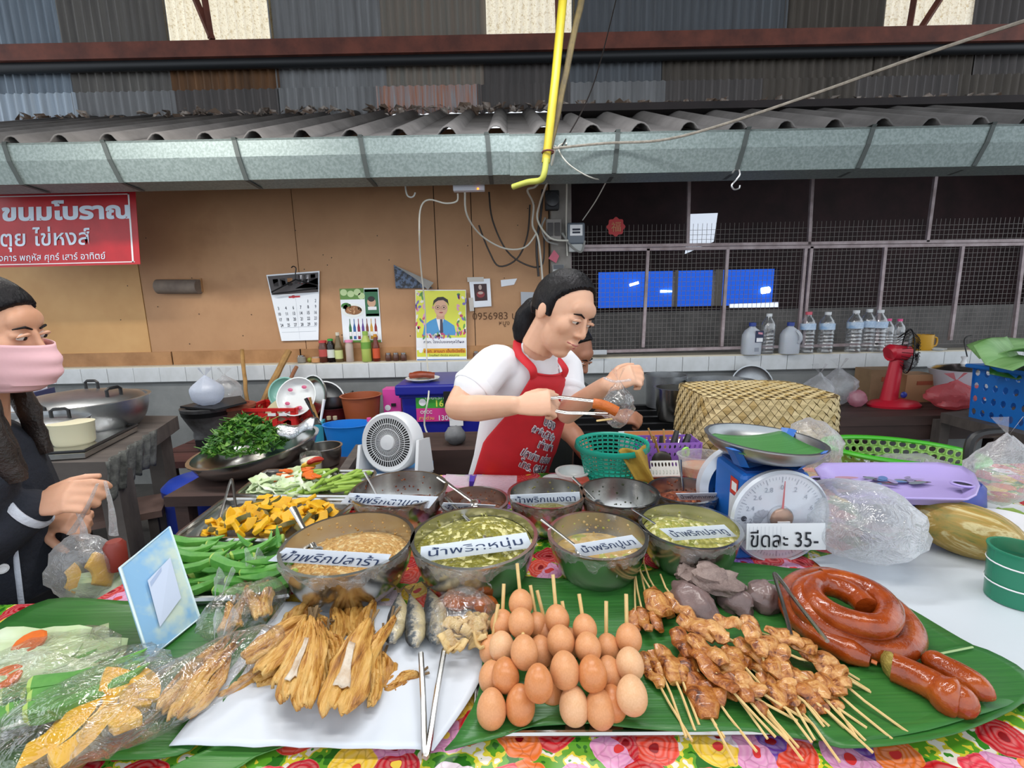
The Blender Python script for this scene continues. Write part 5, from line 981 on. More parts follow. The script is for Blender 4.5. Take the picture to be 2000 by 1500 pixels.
for cx_, yt, wp, zr, lq, st, pmx, fill, off, what, where in BOWLS:
    c, r = circ(cx_, yt, wp, zr); h = zr-TZ-.004; c.z = TZ+.003
    bw = thing('steel_bowl', 'steel bowl of %s, %s' % (what, where), 'bowl', c)
    MB().lathe(bprof(r, h, .5, .0025, .005), 40, cap=False).build('body', STEEL, bw)
    sd = RN.random()*9
    def wr_(u, v):
        a = radians(188)+u*radians(164); k_ = 1.05-.33*v**1.2+.05*nz((u*11, v*4, sd), 1)+.03*nz((u*40, v*3, sd), 1); return V((r*k_*cos(a), r*k_*sin(a), h*(1.02-.88*v)+.01*nz((u*9, v*3, sd), 1)))
    MB().grid(wr_, 60, 10).build('plastic_wrap', WRAP, bw)
    rf = r*(.5+.5*sin(pi/2*min(1, fill*.95)))*.97; zf = h*(1-cos(pi/2*fill*.9))+.004
    def pf(u, v):
        a = u*2*pi; rr = rf*v; x, y = rr*cos(a), rr*sin(a); d = sqrt((x-off[0])**2+(y-off[1])**2)/rf
        return V((x, y, zf*(.97 if y < 0 else 1)+.03*fill*max(0, 1-d*1.1)*(.25 if y < -.02 else 1)*(0 if 'thin' in what else 1)+.006*nz((x*60, y*60, 0), 1, sd)*(.3 if 'thin' in what else 1)*min(1, (1-v)*6)))
    pb = MB().grid(pf, 40, 14, wrap=True)
    for q in range(70):
        a = RN.gauss(pi/2, .9); tt = RN.uniform(min(.85, fill*.8), .97); rr = r*(.5+.5*sin(pi/2*tt))*.985; hz_ = h*(1-cos(pi/2*tt)); s_ = RN.uniform(.001, .0045)
        pb.ball((rr*cos(a), rr*sin(a), hz_), (s_, s_, s_*.8), 6, 4)
    o = pb.build('chilli_paste', pmx, label='%s in the steel bowl, %s' % (what, where), cat='chilli paste', kind='stuff', org=(0, 0, 0)); o.location = c
    if lq:
        n_ = [G(lq[0][0], lq[0][1], zr+.012), G(lq[1][0], lq[1][1], zr+.012), G(lq[2][0], lq[2][1], zr-.016), G(lq[3][0], lq[3][1], zr-.016)]
        s = Sheet('paper_label', 'handwritten white paper strip across the bowl of ' + what, 'label', lq, 'w', LBL, .0012, n_)
        s.text(st, .5, .5, .86, .72, PEN, .003, .0014)
def spoon(label, a, b_, r=.0045, m=STEEL, bowl=True):
    t = thing('spoon', label, 'spoon', a); d = (b_-a).normalized(); MB().tube([a, a.lerp(b_, .5), b_], [r*1.3, r*.8, r], 8, flat=.5).build('handle', m, t, world=True)
    if bowl: MB().ball(b_+d*.015, (.014, .022, .006), 10, 6).build('spoon_bowl', m, t, world=True)
spoon('thick steel spoon standing in the tan paste bowl', W(572, 992, 1.05), G(614, 1070, .87), .007); spoon('thin steel spoon standing in the green paste bowl', W(872, 972, 1.1), G(950, 1052, .9)); spoon('steel spoon laid across from the red paste to the brown paste bowl', W(857, 932, 1.2), G(922, 978, .9), .006)
spoon('steel spoon resting on the left rim of the crab paste bowl', G(1057, 1014, .915), G(1124, 1066, .87)); spoon('dark handled spoon on the rim of the pale green fish paste bowl', G(1234, 994, .92), G(1303, 1038, .87)); spoon('thin spoon in the left side of the red paste bowl', W(712, 922, 1.2), G(737, 968, .87), .004); spoon('steel spoon on the rim of the bowl of dark leftovers', G(1118, 932, .92), G(1162, 975, .87)); spoon('steel spoon upright in the rust brown paste bowl', W(1328, 898, 1.2), G(1334, 962, .86), .004)
# ---- things at the back edge of the table
PKP = mat('pink_paper', '#e3a9c4', .4, 0, '#eac3d6', 12)
for q, lb in (([(932, 929), (1010, 931), (1006, 960), (922, 958)], 'pink covered notebook in a clear cover behind the brown paste'), ([(872, 928), (918, 930), (915, 952), (862, 948)], 'smaller pale pink notebook left of the other')):
    p4 = [G(*p, TZ+.03) for p in q]; t = thing('notebook', lb, 'notebook', p4[3]); MB().slab(p4[::-1], (0, 0, -1), .022).build('cover', PKP, t, world=True, smooth=False, bevel=.003); MB().slab([p+V((0, 0, .002)) for p in p4[::-1]], (0, 0, 1), .002).build('clear_cover', FILM2, t, world=True, smooth=False)
t = MB(); t.box(G(921, 943, TZ+.015), (.022, .05, .03)); t.build('tape_roll', p_('violet_tape', '#4a35a8'), label='violet tape strip between the two pink notebooks', cat='tape', smooth=False)
vessel('bowl', 'small white bowl with a grey rim beside the teal basket', 'bowl', V((W(1118, 925, 1.42).x, 1.42, TZ+.003)), .05, .035, EN)
t = MB(); t.box(G(1136, 946, TZ+.02), (.05, .05, .035)); t.build('chilli_box', p_('red_tub', '#b04a3a', .4), label='little red tub behind the bowl of dark leftovers', cat='tub', smooth=False, bevel=.005)
vessel('saucer', 'thin cream saucer left of the small white bowl', 'plate', V((W(1086, 932, 1.42).x, 1.42, TZ+.003)), .04, .008, EN, base=.8, p=1.0)
TL_ = p_('teal', '#17a58d', .35); c = V((W(1195, 930, 1.42).x, 1.43, TZ+.003)); rt = 71*mpp(V((c.x, 1.42, 1.0))); hb = W(1195, 866, 1.43).z-c.z
t = thing('teal_basket', 'turquoise slotted plastic basket behind the bowls', 'basket', c); rb_ = rt*.7
b = MB(); nu, nv = 34, 9
for i in range(nu):
    for j in range(nv):
        a0, a1 = 2*pi*i/nu, 2*pi*(i+1)/nu; g = .2
        def pp(u, v): a = lerp(a0, a1, u); z = (j+v)/nv*hb; rr = lerp(rb_, rt*.93, z/hb); return (rr*cos(a), rr*sin(a), z)
        o = [pp(0, 0), pp(1, 0), pp(1, 1), pp(0, 1)]; i_ = [pp(.13, .28), pp(.87, .28), pp(.87, .78), pp(.13, .78)]; b.add(o+i_, [(q_, (q_+1) % 4, 4+(q_+1) % 4, 4+q_) for q_ in range(4)])
b.build('slotted_wall', TL_, t, solid=.002, recalc=False); MB().lathe([(rt*.93, hb), (rt*1.0, hb+.004), (rt*1.02, hb-.012)], 40, cap=False).build('rim', TL_, t, solid=.004); MB().lathe([(rb_, 0), (.001, 0)], 30).build('base', TL_, t)
b = MB(); q = [W(*p, y) for p, y in (((1207, 878), 1.34), ((1262, 870), 1.36), ((1282, 915), 1.33), ((1270, 952), 1.31), ((1243, 940), 1.30))]
b.grid(lambda u, v: q[0].lerp(q[1], u).lerp(q[4].lerp(q[3], u), v)+V((.03*sin(u*3)*v, .018*sin(u*8)-.01, 0)), 16, 12); b.build('cleaning_cloth', mat('olive_cloth', '#a88a35', .9, 0, '#8f742a', 12, bump=.4), label='mustard cloth folded over the rim of the turquoise basket', cat='cloth', solid=.004)
PU = p_('lilac', '#9a6ac8', .4); c = V((W(1312, 905, 1.55).x, 1.56, TZ-.1)); zt_ = W(1312, 885, 1.5).z
t = thing('side_stand', 'narrow dark stand behind the back table', 'stand', (c.x+.02, 1.68, 0)); MB().box((0, 0, .37), (.5, .24, .74)).build('body', DWOOD, t, smooth=False)
c = V((c.x, 1.6, .745)); t = thing('utensil_basket', 'lilac plastic basket full of knives and ladles', 'basket', c); hh = zt_-.745+.02
for M_, w_ in ((tr(0, -.05, 0), .2), (tr(0, .05, 0), .2), (tr(-.1, 0, 0) @ rot('Z', 90), .1), (tr(.1, 0, 0) @ rot('Z', 90), .1)): holed(M_, 12, 5, w_, max(.06, hh), .5, 1.05).build('side', PU, t, smooth=False, solid=.002, recalc=False)
for a, b_, r, m, lb, nm in (((1290, 905), (1294, 852), .013, BLACK, 'black handled knife upright in the lilac basket', 'knife'), ((1308, 890), (1322, 842), .012, BLACK, 'black handled ladle leaning in the lilac basket', 'ladle'), ((1330, 890), (1345, 850), .014, BLACK, 'thick black handled scissors at the right of the lilac basket', 'scissors'), ((1300, 890), (1296, 838), .004, BAMB, 'thin wooden stick in the lilac basket', 'stick'), ((1287, 888), (1266, 836), .004, BAMB, 'long wooden skewer leaning left out of the lilac basket', 'stick'), ((1318, 895), (1326, 858), .006, STEEL, 'steel spatula handle in the lilac basket', 'spatula')):
    p, q = W(*a, 1.56), W(*b_, 1.6); MB().tube([p, p.lerp(q, .4), q], [r*.5, r, r*.8], 8).build(nm, m, label=lb, cat='utensil')
t = thing('skimmer', 'round wire skimmer hanging before the lilac basket', 'skimmer', W(1292, 900, 1.5)); MB().ball((0, 0, 0), (.035, .01, .035), 14, 8).build('mesh_bowl', mat('dark_steel', '#4b4640', .4, .8), t); MB().tube([(-.01, 0, .03), (-.03, -.0, .09)], .004, 6).build('handle', BAMB, t)
MB().tube(crv([W(*p, 1.53) for p in ((1336, 892), (1334, 880), (1342, 876), (1344, 886), (1340, 890))]), .006, 6).build('clip', p_('lime', '#8ed04a'), label='lime green loop clip on the lilac basket', cat='clip')
c = V((W(1355, 868, 1.75).x, 1.75, .745)); t = MB(); t.lathe([(.05, 0), (.055, .1), (.05, .1), (.001, .09)], 20, cap=False); t.build('cup', p_('violet_cup', '#5a4f9a', .3), label='violet metal cup behind the lilac basket', cat='cup')
c = W(1278, 862, 1.75); t = thing('carton', 'white printed carton lying behind the turquoise basket', 'box', V((c.x, 1.78, .745))); MB().box((0, 0, .05), (.24, .14, .1)).build('body', p_('carton_w', '#c9cbd0', .5), t, smooth=False); MB().box((0, -.0, .102), (.2, .1, .006)).build('printed_lid', p_('carton_b', '#a86a3a', .5), t, smooth=False)
t = thing('slotted_tray', 'white slotted plastic drainer behind the rust brown paste', 'tray', G(1303, 930, TZ+.02)); 
M_ = tr(0, .0, .0) @ rot('X', -28)
holed(M_, 9, 2, .1, .05, .6).build('slotted_wall', p_('drainer', '#e4e4dc', .4), t, smooth=False, solid=.003, recalc=False); MB().box((0, .03, .0), (.1, .06, .006)).build('base', p_('drainer', '#e4e4dc'), t, smooth=False)
c = G(1372, 932, TZ+.004); t = thing('food_tub', 'clear plastic tub with pale food left of the scale', 'tub', V((c.x, c.y+.02, c.z))); MB().lathe(bprof(.068, .07, .8, .002, .004, 1.0), 20, cap=False, sx=1.1, sy=.8).build('tub', FILM2, t); MB().lathe([(.055, .004), (.06, .035), (.001, .04)], 18, sx=1.1, sy=.8).build('food', mat('pale_food', '#d9b79a', .6, 0, '#d07a4a', 14), t)
# ---- weighing scale
SB = p_('scale_blue', '#1d62b5', .35); dc = W(1520, 1008, .955); dr = 96*mpp(dc); SG = mat('scale_rim', '#c9ced6', .35, .3)
t = thing('weighing_scale', 'blue two faced dial scale with a price card on its front', 'scale', (dc.x, 1.04, TZ+.004)); L = V((dc.x, 1.04, TZ+.004)); dz = dc.z-L.z
zt_ = W(1500, 905, 1.04).z-L.z
MB().lathe([(.115, 0), (.105, .03), (.085, .05)], 4, tr(0, 0, 0) @ rot('Z', 45), sx=1.15, sy=1.0).build('foot', SB, t, smooth=False, bevel=.006)
b = MB(); b.box((0, .0, zt_*.5+.02), (.155, .14, zt_-.04)); b.build('body', SB, t, smooth=False, bevel=.012); MB().box((0, 0, zt_-.005), (.13, .12, .02)).build('neck_plate', p_('scale_dark', '#173f80', .4), t, smooth=False)
for s_, nm in ((-1, 'front_dial'), (1, 'back_dial')):
    y = -.085 if s_ < 0 else .095; R_ = rot('X', 90) if s_ < 0 else rot('X', -90); mw = tr(0, y+.0, dz) @ R_
    rim = MB().lathe([(dr*.8, -.02), (dr*.97, -.01), (dr*1.0, .006), (dr*.955, .012), (dr*.94, .006)], 48, mw, cap=False).build(nm+'_rim', SG, t)
    MB().lathe([(dr*.95, .004), (.0001, .004)], 48, mw).build(nm, pm('dial_face', '#d9dee8', .35) if s_ < 0 else SB, t)
    if s_ < 0:
        b = MB()
        for i in range(80):
            a = 2*pi*i/80; l = .06 if i % 5 else .12; r1 = dr*.86; r0 = r1-dr*l; w_ = .0006 if i % 5 else .001
            b.add([(r0*cos(a)-w_*sin(a), r0*sin(a)+w_*cos(a), .005), (r0*cos(a)+w_*sin(a), r0*sin(a)-w_*cos(a), .005), (r1*cos(a)+w_*sin(a), r1*sin(a)-w_*cos(a), .005), (r1*cos(a)-w_*sin(a), r1*sin(a)+w_*cos(a), .005)], [(0, 1, 2, 3)], mw)
        dp = b.build('tick_marks', pm('faint_tick', '#9aa2b2'), t, smooth=False, recalc=False); dp['kind'] = 'stuff'
        for i, s__ in enumerate(('0', '.2', '.4', '.6', '.8', '1', '1.2', '1.4', '1.6', '1.8', '2', '2.2', '2.4', '2.6', '2.8')):
            a = pi/2-2*pi*i/15; text(s__, mw @ tr(dr*.64*cos(a), dr*.64*sin(a), .0055), t, pm('dial_num', '#9098a8'), height=.011)
        hub = MB().lathe([(dr*.23, .006), (dr*.22, .016), (dr*.18, .02), (.0001, .021)], 30, mw).build('hub', mat('hub_bronze', '#a98a78', .35, .5, '#8d6f60', 10), t); MB().lathe([(dr*.245, .005), (dr*.245, .012), (dr*.22, .012)], 30, mw, cap=False).build('hub_ring', SG, t); MB().box((0, 0, 0), (dr*.24, .006, .003), mw @ tr(0, -dr*.05, .022)).build('hub_tag', WHITE, t, smooth=False)
        MB().add([(-.003, 0, .014), (.003, 0, .014), (.0008, dr*.8, .014), (-.0008, dr*.8, .014)], [(0, 1, 2, 3)], mw).build('needle', pm('needle_red', '#c0555a'), t, smooth=False, solid=.0008)
        MB().lathe([(.0065, .005), (.001, .0055)], 14, mw @ tr(-dr*.72, -dr*.02, 0)).build('dial_dot', INK, t)
        for i in range(7): MB().ball((0, 0, 0), (.012, .005, .001), 8, 4, mw @ tr(-dr*.35, -dr*.02, .006) @ rot('Z', 60+i*28) @ tr(.01, 0, 0)).build('leaf_emblem', pm('emblem_grey', '#a2a8b4'), t)
        b = MB(); b.lathe([(dr*.93, .012), (dr*.6, .03), (.001, .036)], 40, mw); b.build('dial_glass', film('dial_glass', '#ffffff', .03, .35, .05, 5, .02), t)
for q, m in (([(-.0785, -.055, .17), (-.0785, -.02, .17), (-.0785, -.02, .13), (-.0785, -.055, .13)], pm('st_red', '#c23a2a')), ([(-.0785, -.06, .128), (-.0785, -.02, .128), (-.0785, -.02, .06), (-.0785, -.06, .06)], pm('st_white', '#d5d9de')), ([(-.0785, -.05, .16), (-.0785, -.028, .16), (-.0785, -.028, .14), (-.0785, -.05, .14)], WHITE)):
    MB().slab(q, (-1, 0, 0), .0008 if m != WHITE else .0014).build('sticker', m, t, smooth=False)
pc = W(1502, 862, 1.04)-L; pr_ = 104*mpp(W(1502, 850, 1.04))
for x in (-.045, .045): MB().box((x, 0, (zt_+pc.z-.03)/2+.0), (.018, .02, pc.z-zt_-.02)).build('post', SB, t, smooth=False)
for a in (215, 305, 35, 125):
    b = MB(); M_ = tr(0, 0, pc.z-.05) @ rot('Z', a); pth = [M_ @ V(p) for p in ((.0, 0, 0), (pr_*.7, 0, .01), (pr_*.93, 0, .045), (pr_*1.04, 0, .058))]; b.tube(pth, .018, 4, flat=.15, up=(0, 0, 1)); b.build('pan_arm', SB, t, smooth=False)
pan = vessel('scale_pan', 'round steel pan resting on the blue scale', 'pan', L+V((0, 0, pc.z-.035)), pr_, .042, ALU, base=.45, tilt=rot('Y', 4))
LF = mat('banana_leaf', '#4f8a4a', .38, 0, '#3f7a3c', 3, stretch=(1.5, 40, 1), bump=.15, bscale=30)
M_ = tr(L+V((0, 0, pc.z-.02))); MB().grid(lambda u, v: M_ @ V(((u-.5)*.19, (v-.5)*.17, .004+.8*((u-.5)**2)*.06+.02*(v-.5)**2)), 10, 10).build('banana_leaf', LF, label='square of green banana leaf lining the scale pan', cat='leaf', solid=.0015)
s = Sheet('price_card', 'white price card reading 35 taped across the scale dial', 'card', [(1459, 1023), (1612, 1022), (1612, 1073), (1456, 1073)], .0, PAPER, .0008, [.862]*4) if False else None
y_ = dc.y-.045; s = Sheet('price_card', 'white price card reading 35 taped across the scale dial', 'card', [(1459, 1023), (1612, 1022), (1613, 1074), (1457, 1074)], y_, PAPER, .001)
for i in range(9): s.rect(.03+.05*i, .02, .032+.05*i, .9, pm('faint_l', '#9aa0b0'))
s.done(); s.text('ขีดละ 35-', .47, .45, .86, .66, pm('card_ink', '#22262f'), .004)
# ---- woven bamboo cover on a carton
wc = V((W(1475, 860, 1.95).x, 2.0, .735)); t = thing('carton', 'tan carton under the woven bamboo cover', 'box', (wc.x-.02, 1.98, 0)); MB().box((0, 0, .365), (.42, .34, .73)).build('body', mat('tan_box', '#b99c72', .8, 0, '#8a6f55', 4), t, smooth=False)
t = thing('woven_cover', 'large square shouldered woven bamboo food cover', 'cover', wc); Hc = W(1475, 779, 1.8).z-wc.z; rB, rT = .315, .275
WV = [mat('weave_a', '#cfb98a', .6, 0, '#bda674', 20), mat('weave_b', '#c2aa78', .6, 0, '#d6c294', 20), mat('weave_c', '#b3975f', .6)]
def sup(a, r, e): c_, s__ = cos(a), sin(a); k_ = (abs(c_)**e+abs(s__)**e)**(-1/e); return (r*k_*c_, r*k_*s__)
def wpos(a, v, o=0):
    e = lerp(2.4, 5, v); r = lerp(rB, rT, v**1.2)+o; x, y = sup(a, r, e); return V((x, y*.82, Hc*v))
MB().grid(lambda u, v: wpos(u*2*pi, v, -.004), 72, 6, wrap=True).build('shell', mat('weave_dark', '#7a6540', .8), t)
b = MB(); NU, NV = 56, 12
for i in range(NU):
    for j in range(NV+1):
        u = (i+(j % 2)*.5)/NU; v = j/NV; du, dv = .5/NU*.93, 1/NV*.93; ov = ((i+j//2) % 2)
        pts = [(u-du, v), (u, v-dv), (u+du, v), (u, v+dv)]; oo = (.004, .0, .004, .0) if ov else (.0, .004, .0, .004)
        b.add([wpos(p*2*pi, min(1, max(0, q)), o_) for (p, q), o_ in zip(pts, oo)], [(0, 1, 2, 3)], mi=RN.choice((0, 0, 1, 1, 2)))
for i in range(17):
    for j in range(17):
        x, y = (i-8)/8, (j-8)/8; x0, y0 = x*rT*.92, y*rT*.82*.92; d = rT*.92/8*.62; z = Hc+.004-.02*(x*x+y*y)*.3
        if abs(x)**5+abs(y)**5 < 1.15: o_ = (.006 if (i+j) % 2 else 0); b.add([(x0-d, y0, z+o_), (x0, y0-d*.85, z+.006-o_), (x0+d, y0, z+o_), (x0, y0+d*.85, z+.006-o_)], [(0, 1, 2, 3)], mi=RN.choice((0, 1, 2, 1)))
wv = b.build('woven_strips', WV, t, smooth=False, recalc=False); wv['kind'] = 'stuff'
MB().grid(lambda u, v: V((*[q_*v for q_ in sup(u*2*pi, rT-.006, 5)], Hc-.003)) * 1 if False else V((sup(u*2*pi, rT-.004, 5)[0]*v, sup(u*2*pi, rT-.004, 5)[1]*.82*v, Hc-.003)), 40, 3, wrap=True).build('top_shell', mat('weave_dark', '#7a6540'), t)
# ---- green basket, lilac tray, blue basin, bags, melon and the right end
GB = p_('basket_green', '#3fae1f', .35); gc_, grx = circ(1763, 842, 284, 1.0); gc_ = W(1762, 880, 1.5); gx = 143*mpp(gc_); t = thing('green_basket', 'big lime green oval basket with round holes and clear bags inside', 'basket', m=tr(gc_) @ rot('Y', 4)); gh = .13
b = MB(); nu, nv = 44, 5
for i in range(nu):
    for j in range(nv):
        def pp(u, v):
            a = 2*pi*(i+u+(j % 2)*.5)/nu; z = -gh+(j+v)/nv*gh; k_ = lerp(.74, .95, (j+v)/nv); return (gx*k_*cos(a), gx*.62*k_*sin(a), z)
        o8 = [(.5+.36*cos(pi/8+k_*pi/4), .5+.36*sin(pi/8+k_*pi/4)) for k_ in range(8)]; q8 = [(1, .5), (1, 1), (.5, 1), (0, 1), (0, .5), (0, 0), (.5, 0), (1, 0)]
        b.add([pp(*p) for p in o8+q8], [((k_+7) % 8, k_, 8+(k_+1) % 8, 8+k_) for k_ in range(8)])
b.build('holed_wall', mat('basket_green_pale', '#84b356', .4), t, smooth=True, recalc=False, solid=.002)
MB().tube([(gx*cos(a), gx*.62*sin(a), 0) for a in [2*pi*i/56 for i in range(56)]], .013, 8, closed=True, flat=.7, up=(0, 0, 1)).build('rim', GB, t); MB().lathe([(gx*.74, -gh), (.001, -gh)], 40, sy=.62).build('base', mat('basket_green_pale', '#84b356'), t)
bag('plastic_bag', 'crumpled clear bag lying inside the green basket', 'bag', gc_+V((.03, 0, -gh+.01)), (.3, .18, .1), FILM2, knot=False, wr=.4)
st_ = W(1690, 935, 1.5).z; zst = gc_.z-gh
t = thing('side_stand', 'dark stand carrying the green basket', 'stand', (gc_.x+.02, gc_.y+.03, 0)); MB().box((0, 0, (zst-.004)/2), (.44, .24, zst-.004)).build('body', DWOOD, t, smooth=False)
zt2 = .925; LI = p_('tray_lilac', '#b3a2dc', .3)
out = [(1590, 924), (1606, 913), (1700, 912), (1830, 912), (1880, 920), (1903, 935), (1912, 957), (1905, 976), (1888, 985), (1760, 982), (1640, 980), (1612, 960)]
o = [G(*p, zt2) for p in out]; c = sum(o, V())/len(o); n = len(o)
def ring(k_, dz): return [V((lerp(c.x, p.x, k_), lerp(c.y, p.y, k_), p.z+dz)) for p in o]
t = thing('serving_tray', 'pale lilac serving tray with a smeared colourful print', 'tray', c)
b = MB(); R0, R1, R2 = ring(1, .012), ring(.93, .006), ring(.8, -.012); b.add(R0+R1+R2, [(j, (j+1) % n, n+(j+1) % n, n+j) for j in range(n)]+[(n+j, n+(j+1) % n, 2*n+(j+1) % n, 2*n+j) for j in range(n)]+[tuple(range(2*n, 3*n))]); b.build('body', LI, t, world=True, solid=.004)
b = MB(); cols = [pm('tr%d' % i, x) for i, x in enumerate(('#8f86a8', '#b58a9a', '#5f7db0', '#5c5666', '#9a8fb8', '#a35a62', '#77808a'))]
for i in range(40):
    p = V((lerp(c.x-.19, c.x+.07, RN.random()), c.y+RN.uniform(-.03, .05), zt2-.004+i*.0001)); a = RN.uniform(0, 6.3); sx, sy = RN.uniform(.012, .04), RN.uniform(.006, .015); ph = RN.random()*9
    b.poly([p+V((sx*cos(q*.45)*cos(a)-sy*sin(q*.45)*sin(a), (sx*cos(q*.45)*sin(a)+sy*sin(q*.45)*cos(a))*.6, 0))*(1+.35*sin(q*2+ph)) if False else p+V((sx*cos(q*.45)*cos(a)-sy*sin(q*.45)*sin(a), (sx*cos(q*.45)*sin(a)+sy*sin(q*.45)*cos(a))*.6, 0)) for q in range(14)], mi=i % 7)
b.build('tray_print', cols, t, world=True, smooth=False, recalc=False)
for e, (x, y), a in ((0, (1880, 946), 35), (1, (1603, 938), 20)):
    p = G(x, y, zt2+.009); M_ = tr(p) @ rot('Z', -a); s_ = mpp(p)
    MB().lathe([(15*s_, 0), (.0001, 0)], 20, M_, sx=1.1, sy=.9).build('hand_hole', BLACK, t, world=True); MB().tube([M_ @ V((17*s_*cos(k_*.3142), 14.5*s_*sin(k_*.3142), .001)) for k_ in range(20)], .003, 6, closed=True).build('hand_hole_rim', LI, t, world=True)
q = [G(*p, TZ+.09) for p in ((1770, 975), (1915, 985), (1925, 1000), (1780, 1005))]; c = G(1848, 1035, TZ+.004)
MB().lathe([(.13, 0), (.135, .01), (.125, .085), (.115, .095), (.001, .095)], 28, sx=1.15, sy=.62).build('basin', p_('navy_basin', '#1d3a9a', .35), label='deep blue basin turned over under the lilac tray', cat='basin', org=(0, 0, 0)).location = (c.x, c.y+.075, TZ+.008)
c = G(1690, 1128, TZ+.008); bag('plastic_bag', 'huge milky clear bag of plastic bags right of the scale', 'bag', V((c.x+.04, c.y+.09, c.z)), (.225, .25, .165), film('milky_big', '#f4f8fc', .38, .7, .7, 30, .9), wr=.12, knot=False)
c = G(1600, 955, TZ+.008); bag('plastic_bag', 'loose clear bag between the scale and green basket', 'bag', V((c.x+.03, c.y+.1, TZ+.008)), (.16, .16, .19), FILM2, wr=.2, knot=False)
k = NT('melon_skin'); co = k.coord('Object'); v = k.noise(k.coord('Object', (2.2, 14, 14)), 2.0, 6, .65, 1.2); k.l(k.ramp(v, [(.3, '#5c6634'), (.42, '#8c7f3c'), (.52, '#a5843c'), (.6, '#cbbd8a'), (.68, '#9a7c3a')]), k.b.inputs['Base Color']); k.b.inputs['Roughness'].default_value = .45; k.bump(v, .2)
mc = G(1882, 1100, TZ+.01); mc.z = TZ+.062; mb = MB(); mb.ball((0, 0, 0), (.098, .057, .057), 28, 18, rot('Y', 0), fn=lambda p, q: q*(1+.02*cos(10*atan2(p.z, p.y))*(1-p.x*p.x))); mo = mb.build('melon', k.m, label='ripe yellow green striped melon on the white sheet', cat='melon', org=(0, 0, 0)); mo.matrix_world = tr(W(1882, 1068, mc.y+.04)) @ rot('Z', -38) @ rot('Y', 8); mo.location.z = TZ+.066
c = G(2012, 1190, TZ+.008); t = thing('green_cup', 'translucent green cup with pale rings at the right edge', 'cup', c+V((0, .03, 0))); MB().lathe(bprof(.045, .1, .88, .003, .002, 1.0), 24, cap=False).build('cup', mat('green_glass', '#2f8a6a', .2, alpha=.75), t)
for z in (.035, .075): MB().lathe([(.0435+.03*(z-.05), z-.0015), (.0445+.03*(z-.05), z), (.0435+.03*(z-.05), z+.0015)], 24, cap=False).build('pale_ring', WHITE, t)
c = G(1985, 1085, TZ+.008); t = thing('striped_tub', 'white tub with orange bands beside the melon', 'tub', c+V((.03, .05, 0))); MB().lathe([(.05, 0), (.06, .06), (.055, .06), (.001, .055)], 22, cap=False).build('body', WHITE, t)
for z in (.02, .048): MB().lathe([(.0515+.01*z/.06, z-.006), (.0545+.01*z/.06, z+.006)], 22, cap=False).build('band', p_('orange_band', '#e86a35'), t)
c = G(1968, 1025, TZ+.008); t = thing('foam_tray', 'white foam tray of sliced greens at the right edge', 'tray', c+V((.02, .02, 0))); MB().lathe(bprof(.08, .022, .85, .003, .004, 1.0), 20, cap=False, sy=.75).build('tray', WHITE, t); MB().grid(lambda u, v: V(((u-.5)*.1, (v-.5)*.07, .018+.006*nz((u*9, v*9, 0)))), 10, 8).build('greens', GOUR, t)
bag('plastic_bag', 'clear bag standing over the foam tray of greens', 'bag', c+V((.03, .06, .028)), (.17, .12, .19), FILM2, wr=.25); MB().tube(crv([c+V((.02, .12, .02)), c+V((.03, .15, .17)), c+V((.1, .14, .2))]), .012, 8).build('black_handle', BLACK, label='curved black handle behind the clear bag at the right edge', cat='handle')
# ================================================================ the food laid out at the front
def leafsheet(name, pts, z, m, label, wav=.004, lift=.006, kk=14, edge=None):
    o = [G(*p, z) for p in pts]; o = crv(o, 4, True); c = sum(o, V())/len(o); n = len(o); b = MB(); sd = RN.random()*9
    def fn(u, v):
        i = int(round(u*n)) % n; p = c.lerp(o[i], v); return p+V((0, 0, wav*nz((p.x*9, p.y*16, sd), 1)*v+lift*max(0, (v-.82)/.18)*(.5+nz((i*.21, 0, sd), 1))))
    b.grid(fn, n, kk, wrap=True); return b.build(name, m, label=label, cat='leaf' if 'leaf' in name else 'paper', org=(0, 0, 0), solid=.0014)
def leafmat(name, c1, c2, ang, sc=3):
    k = NT(name); co = k.coord('Object', (1.2, 55, 1), (0, 0, radians(ang))); n1 = k.noise(co, sc, 3, .6); n2 = k.noise(k.coord('Object'), 5, 3)
    k.l(k.mix(k.math('MULTIPLY', n2, .55), k.ramp(n1, [(.3, c1), (.7, c2)]), '#174417'), k.b.inputs['Base Color']); k.b.inputs['Roughness'].default_value = .36; k.bump(n1, .25, .004); return k.m
LF1 = leafmat('banana_leaf_a', '#3f8236', '#2f6e2b', 35); LF2 = leafmat('banana_leaf_b', '#3f8338', '#2f6e30', 8); LF3 = leafmat('banana_leaf_c', '#5b9a45', '#43823a', 20)
RIBM = mat('leaf_midrib', '#a9c48a', .5)
leafsheet('banana_leaf', [(-60, 1275), (95, 1174), (240, 1178), (430, 1180), (560, 1176), (500, 1280), (420, 1400), (345, 1478), (160, 1492), (-140, 1500)], TZ+.012, LF1, 'big dark green banana leaf under the bags at the left front')
leafsheet('banana_leaf', [(330, 1512), (400, 1468), (470, 1448), (560, 1455), (500, 1478), (440, 1512)], TZ+.009, LF3, 'pale torn strip of banana leaf beneath the white paper', .002)
t = thing('steel_tray', 'flat steel tray under the right banana leaf', 'tray', (0, 0, 0)); q = [G(*p, TZ+.006) for p in ((940, 1160), (1560, 1140), (1660, 1436), (925, 1441))]
MB().slab(q[::-1], (0, 0, 1), .004).build('base', STEEL, t, smooth=False); MB().tube([p+V((0, 0, .006)) for p in q], .004, 6, closed=True).build('rim', STEEL, t)
